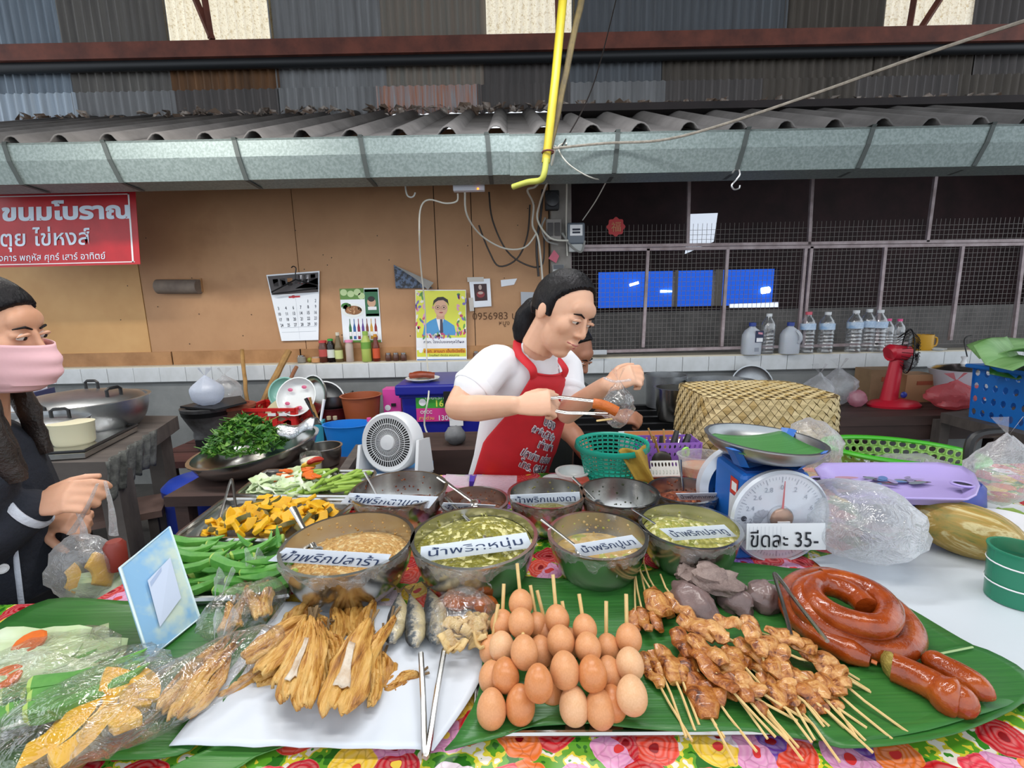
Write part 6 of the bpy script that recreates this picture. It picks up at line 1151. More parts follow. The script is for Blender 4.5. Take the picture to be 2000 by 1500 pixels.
leafsheet('banana_leaf', [(948, 1180), (1000, 1130), (1070, 1132), (1130, 1140), (1200, 1132), (1260, 1116), (1390, 1102), (1540, 1113), (1610, 1114), (1700, 1150), (1800, 1205), (1900, 1264), (1985, 1310), (1990, 1370), (1850, 1425), (1700, 1452), (1600, 1446), (1500, 1438), (1370, 1436), (1250, 1428), (1130, 1418), (1040, 1420), (960, 1445), (870, 1472), (900, 1430), (940, 1330)], TZ+.016, LF2, 'large glossy banana leaf under the eggs, skewers and sausage', .005, .008, 18)
leafsheet('banana_leaf', [(1560, 1330), (1700, 1300), (1800, 1283), (1900, 1264), (2005, 1318), (2000, 1372), (1860, 1440), (1700, 1462), (1600, 1440)], TZ+.020, LF3 if False else LF2, 'smaller banana leaf overlapping under the cut sausages at the right', .003, .005)
MB().tube(crv([G(*p, TZ+.026) for p in ((1775, 1289), (1830, 1278), (1900, 1264))]), .0016, 5).build('leaf_edge', RIBM, label='pale cut edge of the upper leaf near the sausage ends', cat='leaf edge')
PAP2 = mat('butcher_paper', '#d3dae4', .4, bump=.25, bscale=7)
q = [G(*p, TZ+.017) for p in ((556, 1176), (955, 1192), (944, 1398), (846, 1466), (330, 1456))]
def papf(u, v):
    b_ = q[4].lerp(q[3], u) if u < .999 else q[3]; t_ = q[0].lerp(q[1], u); p = b_.lerp(t_, v); k_ = max(0, (u-.8)/.2)*sin(v*pi)*.03; return p+V((k_, 0, .003*nz((p.x*8, p.y*8, 0), 1.5, 7)+.008*max(0, .08-v)*8*abs(nz((u*6, 0, 0), 1, 2))))
MB().grid(papf, 40, 26).build('paper_sheet', PAP2, label='creased white paper sheet under the dried fish', cat='paper', solid=.0012)
# blue board standing at the left
bl, br_ = G(290, 1290, TZ+.016), G(391, 1208, TZ+.016); tl_, tr_ = W(233, 1108, bl.y+.06), W(331, 1027, br_.y+.06)
s = Sheet('sign_board', 'pale blue marbled board leaning at the left of the stall', 'board', [(233, 1108), (331, 1027), (391, 1208), (290, 1290)], 'w', mat('board_blue', '#86b4d8', .4, 0, '#c3d3c6', 11, .46, .62), .005, [tl_, tr_, br_, bl])
for i in range(0): s.ell(RN.uniform(.08, .92), RN.uniform(.05, .95), RN.uniform(.03, .1), RN.uniform(.03, .07), pm('mb%d' % (i % 4), ('#c9d6b8', '#a9cfe4', '#7fb4dc', '#d5cfc6')[i % 4]), .0008+.00005*i, 12, i)
s.poly([(.3, .2), (.78, .3), (.82, .72), (.34, .68)], pm('board_pale', '#c3cfe4'), .0025); s.poly([(.36, .6), (.6, .66), (.62, .7), (.37, .65)], pm('board_mid', '#a3b4d2'), .003); s.done()
b = MB(); b.tube([s.P(.01, .01, .0), s.P(.99, .01, .0), s.P(.99, .99, .0), s.P(.01, .99, .0)], .0025, 5, closed=True); b.build('edge', mat('board_edge', '#d9ecf0', .3), s.t, world=True)
# dried fish
k = NT('dried_fish'); co = k.coord('Object', (14, 1.6, 10)); n1 = k.noise(co, 5, 5, .65); n2 = k.noise(k.coord('Object'), 9, 3)
k.l(k.mix(k.ramp(n2, [(.52, '#000000'), (.85, '#999999')]), k.ramp(n1, [(.3, '#5e3411'), (.4, '#a8702c'), (.52, '#d1a052'), (.72, '#e0bd78')]), '#9a4e18'), k.b.inputs['Base Color']); k.b.inputs['Roughness'].default_value = .4; k.bump(n1, .7, .01); DRY = k.m
DRYW = mat('fish_flesh', '#d9cfc0', .6, 0, '#b99a78', 30, bump=.3); TAILM = mat('fish_tail', '#8d7452', .7, 0, '#6b5436', 30)
def dfish(a, b_, wpx, z, label, dark=False, patch=False, z2=None, arch=.5):
    A, B = G(*a, TZ+z+.01), G(*b_, TZ+(z2 if z2 is not None else z)); L = (B-A).length; w_ = wpx*mpp((A+B)/2)/2; sd = RN.random()*30
    t = thing('dried_fish', label, 'dried fish', group='dried fish on the white paper', m=frame(A, (B-A).cross(V((0, 0, 1))), B-A))
    b = MB()
    def fn(u, v, top=0):
        s_ = u*2-1; wd = w_*(.16+.84*min(1, (v/.45))**.8)*(1 if v < .8 else 1-.55*((v-.8)/.2)**2)*(1+.14*nz((v*6, s_*2, sd), 1))
        fold = abs(sin(s_*5.2+sd+.6*sin(v*4)))
        return V((s_*wd+.006*sin(v*5+sd), v*L*(1+.05*nz((s_*3, 0, sd), 1)), arch*w_*(1-s_*s_)+.0035*fold*min(1, v*4)+.005*nz((s_*4, v*9, sd), 1)+.006*max(0, v-.8)*5*abs(nz((s_*4, v, sd), 1))))
    b.grid(fn, 22, 18); b.build('body', DRY, t, solid=.0045)
    b = MB()
    for dx in (-1, 1): b.add([(-.002, .004, .002), (.002, .004, .002), (dx*.006+.002, -L*.14-.01, .004), (dx*.006-.002, -L*.14-.01, .004)], [(0, 1, 2, 3)])
    b.build('tail', TAILM, t, smooth=False, solid=.0015)
    if patch:
        b = MB(); b.grid(lambda u, v: fn(.5+(u-.5)*(.16+.25*v**3), .38+v*.46)+V((0, 0, .006)), 6, 10); b.build('pale_flesh', DRYW, t, solid=.002)
    return t
FL = ['leftmost fanned', 'second fanned', 'third fanned', 'broad middle fanned', 'narrow middle fanned']
for d in (((605, 1180), (565, 1240), 50, .012, 'dried fish peeping out at the top back of the fan, left'), ((695, 1168), (690, 1250), 46, .012, 'dried fish at the top of the pile, right of centre'), ((658, 1175), (655, 1262), 30, .02, 'narrow dried fish standing at the top centre of the pile'), ((725, 1178), (712, 1250), 34, .016, 'dried fish at the top right edge, next to the mackerel'), ((548, 1300), (428, 1366), 38, .006, 'dark curled dried fish at the lower left of the pile'), ((590, 1270), (505, 1345), 44, .012, 'crumpled dark dried fish below the left of the fan'),
          ((620, 1212), (652, 1330), 40, .015, 'brown dried fish in the gap between fan and big fillet'), ((640, 1230), (660, 1290), 34, .022, 'short folded dried fish behind the big fillet'), ((640, 1215), (590, 1225), 22, .02, 'small dried fish lying across the top of the fan'), ((748, 1285), (742, 1362), 52, .006, 'flat pale dried fish at the right end of the pile'), ((600, 1210), (474, 1292), 50, .032, 'leftmost dried fish of the big fan'), ((602, 1212), (512, 1322), 46, .036, 'second dried fish from the left in the fan'), ((604, 1214), (545, 1345), 44, .038, 'third dried fish from the left in the fan'), ((606, 1214), (572, 1375), 48, .042, 'long dried fish in the middle of the fan with a white belly slit', 1), ((612, 1214), (603, 1388), 44, .044, 'rightmost long dried fish of the fan'), ((616, 1216), (628, 1350), 34, .036, 'narrow brown dried fish closing the fan on its right'),
          ((765, 1210), (705, 1330), 30, .034, 'slim dried fish slanting over the right of the big fillet'), ((750, 1245), (718, 1385), 26, .024, 'slim dried fish tucked under the slanting one'), ((722, 1222), (646, 1405), 82, .04, 'biggest dried fillet with a long white belly patch', 1), ((818, 1322), (755, 1352), 34, .006, 'curled dried scrap of fish beside the tongs')):
    dfish(*d[:4], d[4], patch=len(d) > 5)
k = NT('mackerel_skin'); co = k.coord('Object'); sx_ = k.n('SeparateXYZ'); k.l(co, sx_.inputs[0]); nn = k.noise(co, 90, 4, .7)
v = k.math('ADD', k.math('MULTIPLY', sx_.outputs[0], 22), k.math('MULTIPLY', k.math('SUBTRACT', nn, .5), 1.1)); k.l(k.ramp(k.math('ADD', v, .45), [(.1, '#23272c'), (.38, '#4d545a'), (.55, '#a9a292'), (.8, '#c3b48d')]), k.b.inputs['Base Color']); k.b.inputs['Roughness'].default_value = .3; k.b.inputs['Metallic'].default_value = .25; k.bump(nn, .4, .004); MACK = k.m
def mackerel(a, b_, wpx, label):
    A, B = G(*a, TZ+.035), G(*b_, TZ+.035); L = (B-A).length; w_ = wpx*mpp(A)/2; t = thing('mackerel', label, 'fish', group='grilled mackerel on the white paper', m=frame(A, -(B-A).cross(V((0, 0, -1))) * -1, B-A))
    pr = [(0, .1), (.06, .16), (.15, .38), (.32, .78), (.5, 1), (.66, .95), (.72, .84), (.74, .93), (.86, .82), (.95, .5), (1, .12)]; b = MB(); n = 16; vs = []
    for y, r in pr: vs += [(w_*r*cos(2*pi*j/n)+.006*sin(y*3.2), y*L, w_*.62*r*sin(2*pi*j/n)) for j in range(n)]
    b.add(vs, [(i*n+j, i*n+(j+1) % n, i*n+n+(j+1) % n, i*n+n+j) for i in range(len(pr)-1) for j in range(n)]+[tuple(range(n)), tuple((len(pr)-1)*n+j for j in range(n))]); b.build('body', MACK, t)
    MB().add([(0, .006, 0), (-.012, -.03, .002), (0, -.016, .003), (.012, -.03, .002)], [(0, 1, 2, 3)]).build('tail_fin', TAILM, t, smooth=False, solid=.0015)
    MB().ball((w_*.25, L*.9, w_*.42), .0045, 10, 6).build('eye', mat('fish_eye', '#b9b2a0', .2), t); MB().ball((w_*.26, L*.9, w_*.455), .0025, 8, 5).build('pupil', BLACK, t)
    MB().tube([(w_*.1, L*.72, w_*.58), (w_*.45, L*.735, w_*.45), (w_*.75, L*.75, w_*.2)], .0015, 5).build('gill_slit', mat('gill', '#5a4636', .6), t)
mackerel((779, 1158), (762, 1256), 38, 'mackerel nearest the dried fish, half under their tails'); mackerel((800, 1160), (810, 1264), 40, 'middle grilled mackerel of the three with a split belly'); mackerel((836, 1148), (852, 1258), 42, 'mackerel beside the bag of pork rinds, head to the front')
# bag of pork rinds
c = G(908, 1262, TZ+.02)
RIND = mat('rind', '#d9bd86', .6, 0, '#c7a266', 18, bump=.5); ORF = mat('orange_fritter', '#c76a22', .5, 0, '#a84e16', 14, bump=.4)
for i in range(14):
    p = G(RN.uniform(872, 940), RN.uniform(1205, 1262), TZ+.03+.02*RN.random()); sd = i*3.1; b = MB(); b.grid(lambda u, v: V(((u-.5)*.036, (v-.5)*.022, .008*sin(u*6+sd)+.006*nz((u*3, v*3, sd), 1))), 7, 5)
    o = b.build('pork_rind', RIND, label='crisp tan pork rind inside the knotted clear bag', cat='pork rind', group='pork rinds in the knotted bag', org=(0, 0, 0), solid=.004); o.matrix_world = tr(p) @ rot('Z', RN.uniform(0, 360)) @ rot('X', RN.uniform(-40, 40))
for p, r, lb in (((892, 1172), .026, 'orange fried fritter inside the bag, left'), ((922, 1168), .026, 'orange fried fritter inside the bag, right'), ((948, 1180), .022, 'orange fried fritter poking out right of the bag')):
    MB().ball(G(*p, TZ+.035), (r, r*.8, r*.7), 14, 10, fn=lambda a, q: q*(1+.25*nz(a, 3, r*900))).build('fritter', ORF, label=lb, cat='fritter')
bag('plastic_bag', 'small knotted clear bag of pork rinds beside the mackerel', 'bag', G(906, 1240, TZ+.016), (.11, .12, .075), FILM, knot=False, wr=.15)
MB().grid(lambda u, v: G(938, 1150, TZ+.06)+V((.03*(u-.5)+.008*sin(v*9), .02*(v-.5), .012*sin(u*9+v*5)+.01)), 10, 8).build('bag_knot', FILM2, label='ruffled knot of the pork rind bag against the green paste bowl', cat='knot')
tongs('long steel tongs lying open on the white paper', G(832, 1474, TZ+.03), G(822, 1276, TZ+.045), G(868, 1268, TZ+.04), .0042)
# eggs on skewers
EG = [mat('egg_a', '#dfa678', .42, 0, '#d79a6b', 7, sss=.08), mat('egg_b', '#d08a56', .35, 0, '#c67f4c', 7, sss=.08), mat('egg_c', '#d99c6c', .42, 0, '#cf9161', 7, sss=.08), mat('egg_d', '#e2b48a', .42, 0, '#d9a87c', 7, sss=.08)]
em = MB(); em.ball((0, 0, 0), (1, 1, 1.22), 24, 16, fn=lambda p, q: V((q.x*(1-.1*p.z), q.y*(1-.1*p.z), q.z))); ego = None
def eggsk(label, stick_, eggs, dz):
    global ego
    p0 = G(*eggs[0][:2], TZ+.046+dz); t = thing('egg_skewer', label, 'egg skewer', p0, group='grilled eggs on bamboo sticks')
    ps = [G(e[0], e[1], TZ+.046+dz+(e[4] if len(e) > 4 else 0)) for e in eggs]
    for i, (e, p) in enumerate(zip(eggs, ps)):
        r = e[2]*mpp(p)/2
        if i+1 < len(ps): d = p-ps[i+1]
        elif i: d = ps[i-1]-p
        else: d = V((0, 1, .5))
        d = V((d.x, d.y, d.z+.35*d.length*(1 if len(ps) == 1 or i == len(ps)-1 else .4))).normalized()
        if ego is None: o = em.build('egg', EG[0], t); ego = o
        else: o = bpy.data.objects.new('egg', ego.data.copy() if e[3] else ego.data); COL.objects.link(o); o.parent = t
        if e[3]: o.data.materials[0] = EG[e[3]]
        if e[3] == 0 and o is not ego: pass
        o.matrix_local = tr(p-p0) @ d.to_track_quat('Z', 'Y').to_matrix().to_4x4() @ MX.Scale(r, 4)
    if stick_:
        a, b_ = stick_; q = p0+V((0, .012, .0)); e_ = W(*a, q.y+.028); MB().tube([ps[-1] if len(ps) > 1 else p0, q, e_], .0031, 6).build('stick', WOODS, t, world=True)
eggsk('egg skewer at the far left back, stick short', ((973, 1180), 0), [(960, 1268, 48, 2), (960, 1322, 50, 2)], -.01)
eggsk('egg skewer second from the left with a brown lowest egg', ((984, 1140), 0), [(981, 1217, 47, 0), (980, 1262, 50, 3), (987, 1318, 54, 1)], .006)
eggsk('egg skewer with the tallest stick, three pale eggs on top', ((1010, 1100), 0), [(1017, 1177, 47, 0), (1018, 1216, 51, 0), (1024, 1273, 54, 0)], .026)
eggsk('egg skewer behind the tallest one, stick to its right', ((1036, 1143), 0), [(1049, 1222, 46, 2), (1056, 1272, 50, 2)], -.006)
eggsk('lone big brown egg in front of the second row', None, [(1052, 1334, 56, 1)], .026)
eggsk('egg skewer with two sticks showing behind it, mostly hidden', ((1049, 1153), 0), [(1068, 1234, 46, 2), (1078, 1355, 50, 1, -.02)], -.012)
eggsk('middle egg skewer with a browned top egg', ((1080, 1122), 0), [(1088, 1208, 48, 2), (1095, 1252, 54, 0), (1103, 1308, 58, 0)], .02)
eggsk('egg skewer hidden behind the middle one, short stick', ((1098, 1174), 0), [(1112, 1256, 46, 2)], -.01)
eggsk('egg skewer right of the middle, brown egg at the bottom', ((1131, 1160), 0), [(1142, 1226, 47, 2), (1148, 1264, 51, 2), (1157, 1315, 56, 1)], .02)
eggsk('second egg skewer from the right with a thick stick', ((1184, 1174), 0), [(1187, 1264, 46, 2), (1189, 1314, 52, 2), (1196, 1374, 54, 1, -.01)], -.004)
eggsk('rightmost egg skewer with three pale eggs', ((1223, 1160), 0), [(1228, 1246, 50, 0), (1230, 1296, 54, 3), (1234, 1357, 60, 3)], .012)
for p, c_, lb in (((960, 1384), 0, 'lowest egg at the left front corner, in the paper shadow'), ((1016, 1376), 1, 'brown egg lying in front, second from the left'), ((1121, 1378), 3, 'pale egg lying in front of the middle skewer'), ((1172, 1384), 2, 'brown egg lying in front under the right skewers')): eggsk(lb, None, [(*p, 58, c_)], -.012)
# pork skewers
PK = []
for i, (c1, c2, c3) in enumerate((('#5a2409', '#a8662c', '#d09a58'), ('#451a07', '#97521f', '#bd7c3c'), ('#6e300e', '#b97a3e', '#dcab6e'))):
    k = NT('grilled_pork_%d' % i); co = k.coord('Object'); n1 = k.noise(co, 48, 5, .68, .8); k.l(k.ramp(n1, [(.36, c1), (.47, c2), (.62, c3)]), k.b.inputs['Base Color']); k.b.inputs['Roughness'].default_value = .32; k.b.inputs['Coat Weight'].default_value = .25; k.bump(k.noise(co, 90, 4), .5, .006); PK.append(k.m)
def pork(a, b_, st, wpx, z, label, mi=0, zt=None, grp='grilled pork skewers heaped on the banana leaf'):
    A, B = G(*a, TZ+.02+z), G(*b_, TZ+.02+(z if zt is None else zt)); sd = RN.random()*40; w_ = wpx*mpp(A)/2; side = (B-A).cross(V((0, 0, 1))).normalized()
    t = thing('pork_skewer', label, 'pork skewer', A, group=grp); n = 9; pts = []; rr = []
    for i in range(n):
        v = i/(n-1); p = A.lerp(B, v)+side*(w_*.12*sin(v*6+sd))+V((0, 0, .004*sin(v*9+sd))); pts.append(p); rr.append(w_*(.25+.75*sin(pi*min(1, max(0, .08+v*.86)))**.55)*(1+.22*nz((v*4, sd, 0), 1)))
    b = MB(); b.tube(pts, [x*1.12 for x in rr], 12, flat=.48, up=(0, 0, 1)); b.v = [p+V((nz(p, 60, sd), nz(p, 60, sd+5), nz(p, 60, sd+9)))*.0034 for p in b.v]; b.build('meat', PK[mi], t, world=True)
    E_ = G(*st, TZ+.021) if st[1] > a[1] or st[1] > 1250 else G(*st, TZ+.03); S = B.lerp(A, .55)
    if E_.y < .54 and False: E_.z = TZ+.02
    MB().tube([S, B.lerp(E_, .3), E_], .0019, 6).build('stick', WOODS, t, world=True)
PS = [((1256, 1276), (1290, 1345), (1352, 1447), 22, .004, 'pork skewer at the left edge of the heap, longest stick to the front'), ((1272, 1272), (1300, 1325), (1340, 1440), 22, .006, 'second pork skewer from the left edge of the heap'), ((1290, 1262), (1322, 1330), (1358, 1428), 26, .012, 'pork skewer of the left trio with a bright meat face'), ((1318, 1290), (1334, 1332), (1366, 1417), 22, .008, 'right one of the left trio of pork skewers'),
      ((1338, 1270), (1352, 1350), (1415, 1440), 28, .004, 'dark glazed pork skewer under the left of the heap', 1), ((1350, 1320), (1388, 1400), (1437, 1492), 40, .004, 'darkest charred pork skewer at the front left, meat near the leaf edge', 1), ((1380, 1335), (1402, 1372), (1478, 1468), 34, .006, 'charred pork skewer beside the darkest one', 1), ((1322, 1232), (1345, 1282), (1380, 1338), 26, .016, 'curled pork skewer at the top left of the heap', 1),
      ((1325, 1206), (1400, 1244), (1465, 1264), 30, .026, 'broad pork skewer crossing the top left of the heap'), ((1362, 1216), (1425, 1244), (1477, 1287), 26, .03, 'pork skewer behind the broad one at the top of the heap', 2), ((1395, 1206), (1450, 1224), (1503, 1242), 20, .034, 'thin pork skewer at the very top pointing right', 2), ((1348, 1244), (1415, 1298), (1420, 1318), 26, .03, 'pork skewer with only a stub of stick showing'), ((1345, 1258), (1432, 1352), (1515, 1440), 24, .024, 'long diagonal pork skewer through the heap middle', 1),
      ((1412, 1258), (1455, 1300), (1532, 1395), 22, .022, 'pork skewer whose long stick lies over the middle', 0), ((1455, 1200), (1478, 1245), (1486, 1290), 24, .03, 'pork skewer with a forked top edge', 2), ((1460, 1225), (1492, 1278), (1502, 1336), 24, .038, 'pork skewer on top pointing straight to the front', 2), ((1482, 1248), (1540, 1282), (1605, 1296), 34, .034, 'broad flat pork skewer on top at the right middle'), ((1496, 1230), (1568, 1262), (1600, 1292), 24, .036, 'pork skewer lying along the top right', 2), ((1510, 1226), (1592, 1276), (1678, 1328), 24, .032, 'pork skewer at the upper right with a long stick', 0), ((1548, 1246), (1605, 1290), (1698, 1349), 26, .026, 'pork skewer at the right with the longest upper stick'), ((1590, 1276), (1648, 1322), (1700, 1352), 34, .018, 'rounded pork piece at the right end of the heap', 2),
      ((1420, 1300), (1470, 1345), (1540, 1445), 26, .012, 'dark pork skewer beneath the middle of the heap', 1), ((1440, 1330), (1480, 1370), (1560, 1460), 26, .008, 'dark pork skewer lower in the middle', 1), ((1490, 1296), (1545, 1312), (1646, 1360), 32, .024, 'wide pork skewer with torn edges right of the middle', 0), ((1500, 1325), (1555, 1350), (1610, 1420), 28, .014, 'pale flat pork skewer low in the right middle', 2), ((1530, 1330), (1590, 1365), (1680, 1448), 26, .012, 'pork skewer low at the right, stick long to the front', 1), ((1570, 1345), (1612, 1385), (1705, 1470), 24, .008, 'pork skewer lowest at the right front', 1), ((1600, 1320), (1640, 1360), (1743, 1444), 28, .012, 'pork skewer at the right whose stick reaches farthest', 0), ((1610, 1300), (1655, 1345), (1775, 1432), 26, .014, 'rightmost pork skewer with a long clean stick', 2), ((1540, 1368), (1570, 1390), (1640, 1488), 22, .004, 'small dark pork skewer low under the sticks', 1), ((1475, 1372), (1500, 1395), (1568, 1485), 22, .004, 'small dark pork skewer low in the middle front', 1), ((1440, 1250), (1500, 1300), (1580, 1375), 24, .02, 'pork skewer buried in the heart of the heap', 0)]
for i in range(20):
    u, v = RN.random(), RN.random(); a = (lerp(1345, 1580, u)+40*v, lerp(1250, 1275, u)+v*75); an = radians(RN.uniform(32, 62)); L = RN.uniform(52, 80); e = (a[0]+L*cos(an), a[1]+L*sin(an)); an += radians(RN.uniform(-6, 6)); S = RN.uniform(70, 120)
    PS.append((a, e, (e[0]+S*cos(an), min(1450, e[1]+S*sin(an))), RN.uniform(22, 32), RN.uniform(.004, .018), 'half hidden pork skewer in the lower layer of the heap, ' + ('left end' if u < .33 else 'middle' if u < .66 else 'right end'), RN.randint(0, 2)))
for d in PS: pork(d[0], d[1], d[2], d[3]*1.3, d[4], d[5], d[6] if len(d) > 6 else 0)
GB2 = 'grilled pork skewers with their sticks pointing back'
for a, b_, st, w_, z, lb, mi in (((1243, 1232), (1240, 1188), (1240, 1110), 26, .006, 'pork skewer at the left of the back group, by the eggs', 1), ((1266, 1236), (1250, 1186), (1235, 1082), 24, .012, 'narrow pork skewer second in the back group', 0), ((1292, 1232), (1266, 1180), (1250, 1112), 22, .01, 'pork skewer third in the back group', 1), ((1305, 1204), (1268, 1150), (1232, 1080), 44, .02, 'broadest pork skewer on top of the back group', 0), ((1350, 1208), (1305, 1160), (1290, 1122), 26, .012, 'pork skewer right of the broad one, near the liver', 2), ((1312, 1200), (1275, 1150), (1253, 1086), 30, .008, 'pork skewer hidden under the broad one', 1)): pork(a, b_, st, w_, z, lb, mi, grp=GB2)
# boiled hearts and liver
LIV = mat('boiled_heart', '#85706d', .32, 0, '#6a5654', 14, bump=.25, bscale=40, coat=.2); LIVP = mat('boiled_lung', '#93817a', .6, 0, '#75625d', 25, bump=.7, bscale=60)
def lump(c, d, label, m, a=0, sh=.25, z=0):
    p = G(*c, TZ+.03+z); s_ = mpp(p); sd = RN.random()*20; MB().ball((0, 0, 0), (d[0]*s_/2, d[1]*s_/2, d[2]*s_/2), 26, 16, fn=lambda q, r: r*(1+sh*nz(q, 1.6, sd)+sh*.5*nz(q, 4, sd))).build('boiled_meat', m, label=label, cat='meat', group=None, org=(0, 0, 0)).matrix_world = tr(p) @ rot('Z', a) @ rot('X', 10)
lump((1356, 1178), (66, 100, 60), 'smooth grey boiled heart in front of the others', LIV, 28); lump((1392, 1132), (100, 62, 46), 'crumbly grey lung piece resting on top of the hearts', LIVP, -25, .5, .03); lump((1432, 1168), (60, 92, 60), 'grey boiled heart in the middle with a cut edge', LIV, 10, .35); lump((1490, 1168), (66, 70, 62), 'round grey boiled heart at the right by the tongs', LIV, 0, .3); lump((1340, 1118), (46, 30, 26), 'small grey scrap at the left of the lung piece', LIVP, 20, .5, .02)
# sausage coil
k = NT('sausage_skin'); co = k.coord('Object'); n1 = k.noise(co, 22, 4); k.l(k.ramp(n1, [(.3, '#7a2c0a'), (.55, '#9c4212'), (.75, '#b45c22')]), k.b.inputs['Base Color']); k.b.inputs['Roughness'].default_value = .2; k.b.inputs['Coat Weight'].default_value = .4; k.bump(k.noise(co, 50, 4), .45, .006); SK = k.m
rs = .0195
def sp(x, y, z): return G(x, y, TZ+.018+rs+z)
path = [(1700, 1290, 0), (1652, 1268, 0), (1592, 1236, 0), (1552, 1198, 0), (1540, 1160, 0), (1566, 1134, 0), (1620, 1128, 0), (1690, 1152, 0), (1752, 1196, 0), (1782, 1238, 0), (1768, 1268, 0), (1722, 1270, .002), (1660, 1252, .006), (1608, 1222, .014), (1570, 1184, .026), (1572, 1152, .034), (1610, 1136, .038)]
t = thing('sausage_coil', 'coil of glossy red brown northern style sausage on the leaf', 'sausage', sp(1660, 1215, 0))
MB().tube(crv([sp(*p) for p in path], 5), [rs*.45]+[rs]*79+[rs*.8] if False else [rs*min(1, .5+i*.12) for i in range(81)], 14).build('lower_coil', SK, t, world=True)
up = [(1606, 1132, .034), (1650, 1136, .036), (1706, 1158, .036), (1738, 1192, .036), (1722, 1222, .036), (1672, 1218, .036), (1618, 1196, .036), (1586, 1166, .036), (1592, 1142, .036), (1632, 1146, .034), (1672, 1166, .034), (1694, 1188, .034)]
n = 5*(len(up)-1)+1; MB().tube(crv([sp(*p) for p in up], 5), [rs*(1 if i < n-6 else .95) for i in range(n)], 14).build('upper_coil', SK, t, world=True)
MB().tube([sp(1702, 1291, 0), sp(1713, 1296, 0)], .003, 6).build('tied_end', mat('sausage_tip', '#d0703a', .3), t, world=True)
CUT = mat('sausage_cut', '#b3a04e', .6, 0, '#8f7a34', 40, bump=.5)
t = thing('sausage_piece', 'thick cut sausage with a crumbly yellow end', 'sausage', sp(1780, 1330, 0)); pts = crv([sp(*p) for p in ((1742, 1302, 0), (1780, 1318, 0), (1820, 1338, 0), (1850, 1358, 0), (1872, 1368, 0))], 4)
MB().tube(pts, [rs*x for x in interp_ if False] if False else [rs*lerp(1.05, 1.1, i/16) if i < 10 else rs*(1.15+.25*sin((i-10)/6*pi)) for i in range(17)], 14).build('body', SK, t, world=True); MB().ball(pts[-1], rs*1.12, 14, 10).build('rounded_end', SK, t, world=True); MB().ball(pts[0], (rs*.5, rs*1.0, rs*1.02), 14, 8, fn=lambda a, q: q*(1+.15*nz(a, 5))).build('cut_end', CUT, t, world=True)
t = thing('sausage_piece', 'slimmer pointed sausage behind the thick cut one', 'sausage', sp(1850, 1320, 0)); pts = crv([sp(*p) for p in ((1815, 1283, 0), (1835, 1300, 0), (1880, 1325, 0), (1920, 1350, 0), (1945, 1367, -.004))], 4); MB().tube(pts, [rs*x for x in (.45, .75, .85, .9, .92, .95, .98, 1, 1, 1, .98, .92, .82, .68, .5, .3, .1)], 14).build('body', SK, t, world=True)
tongs('small steel tongs leaning on the sausage coil', W(1514, 1122, .78), G(1546, 1242, TZ+.06), G(1616, 1252, TZ+.085), .0034)
# ---- bags of cooked vegetables at the left front
def flatbag(c, dims, ang, label, z=.012, m=None, wr=.2):
    p = G(*c, TZ+z); return bag('plastic_bag', label, 'bag', p, dims, m or FILM, knot=False, mw=rot('Z', ang), wr=wr)
def put(o, c, z, a, ax=0, ay=0, s_=1): o.matrix_world = tr(G(*c, TZ+z)) @ rot('Z', a) @ rot('X', ax) @ rot('Y', ay) @ MX.Scale(s_, 4)
for i, (c, a, s_) in enumerate((((70, 1300), 40, 2.0), ((110, 1310), 20, 1.8), ((40, 1345), 60, 2.2), ((30, 1375), 30, 1.9), ((85, 1340), -10, 1.7), ((55, 1270), 10, 1.6))):
    o = cb[i % 4].copy(); COL.objects.link(o); o['label'] = 'big pale cabbage leaf in the flat bag at the left edge'; o['group'] = 'cabbage leaves in the leftmost bag'; put(o, c, .03+.004*i, a, 10, 5, s_)
for c, lb in (((8, 1330), 'orange carrot slice in the flat bag at the left edge'), ((60, 1258), 'orange carrot strip at the top of the leftmost bag')):
    o = c0.copy(); COL.objects.link(o); o['label'] = lb; o['group'] = 'carrots in the leftmost bag'; put(o, c, .055, 0, 15, 0, 1.3)
flatbag((65, 1360), (.2, .22, .06), 35, 'flat clear bag of cabbage at the left edge of the stall')
for i in range(11):
    o = ok0.copy(); COL.objects.link(o); o['label'] = 'dark green okra pod in the flat bag between cabbage and pumpkin'; o['group'] = 'okra pods in the flat bag'; put(o, (130+RN.uniform(-55, 55), 1355+RN.uniform(-36, 36)), .022+.003*i, 40+RN.uniform(-9, 9), 0, 0, 1.3)
flatbag((140, 1385), (.24, .13, .055), 38, 'long flat clear bag of okra pods at the left front')
for i, (c, a, s_, tl) in enumerate((((165, 1385), 30, 2.0, 15), ((225, 1400), 90, 1.35, 8), ((250, 1345), 75, 1.6, 30), ((180, 1430), 10, 2.0, 5), ((125, 1440), -20, 1.7, 10), ((290, 1335), 60, 1.1, 30))):
    o = base.copy(); COL.objects.link(o); o['label'] = 'large golden pumpkin slice in the clear bag at the front'; o['group'] = 'pumpkin slices in the front bag'; put(o, c, .034+.004*(i % 3), a, tl, 4, s_)
flatbag((195, 1430), (.22, .17, .07), 40, 'clear bag of golden pumpkin slices at the front left')
for a, b_, w_, z, lb in (((440, 1250), (310, 1395), 40, .02, 'dried fish along the upper side of the long bag'), ((452, 1262), (335, 1410), 36, .03, 'dried fish in the middle of the long bag'), ((455, 1275), (370, 1405), 30, .02, 'dried fish along the lower side of the long bag'), ((455, 1180), (438, 1235), 26, .03, 'short dried fish in the left upper bag'), ((468, 1175), (462, 1228), 22, .03, 'second short dried fish in the left upper bag'), ((488, 1148), (505, 1212), 26, .03, 'dried fish at the left in the right upper bag'), ((518, 1142), (525, 1205), 26, .03, 'dried fish at the right in the right upper bag')):
    t = dfish(a, b_, w_, z, lb); t['group'] = 'dried fish in the clear bags'
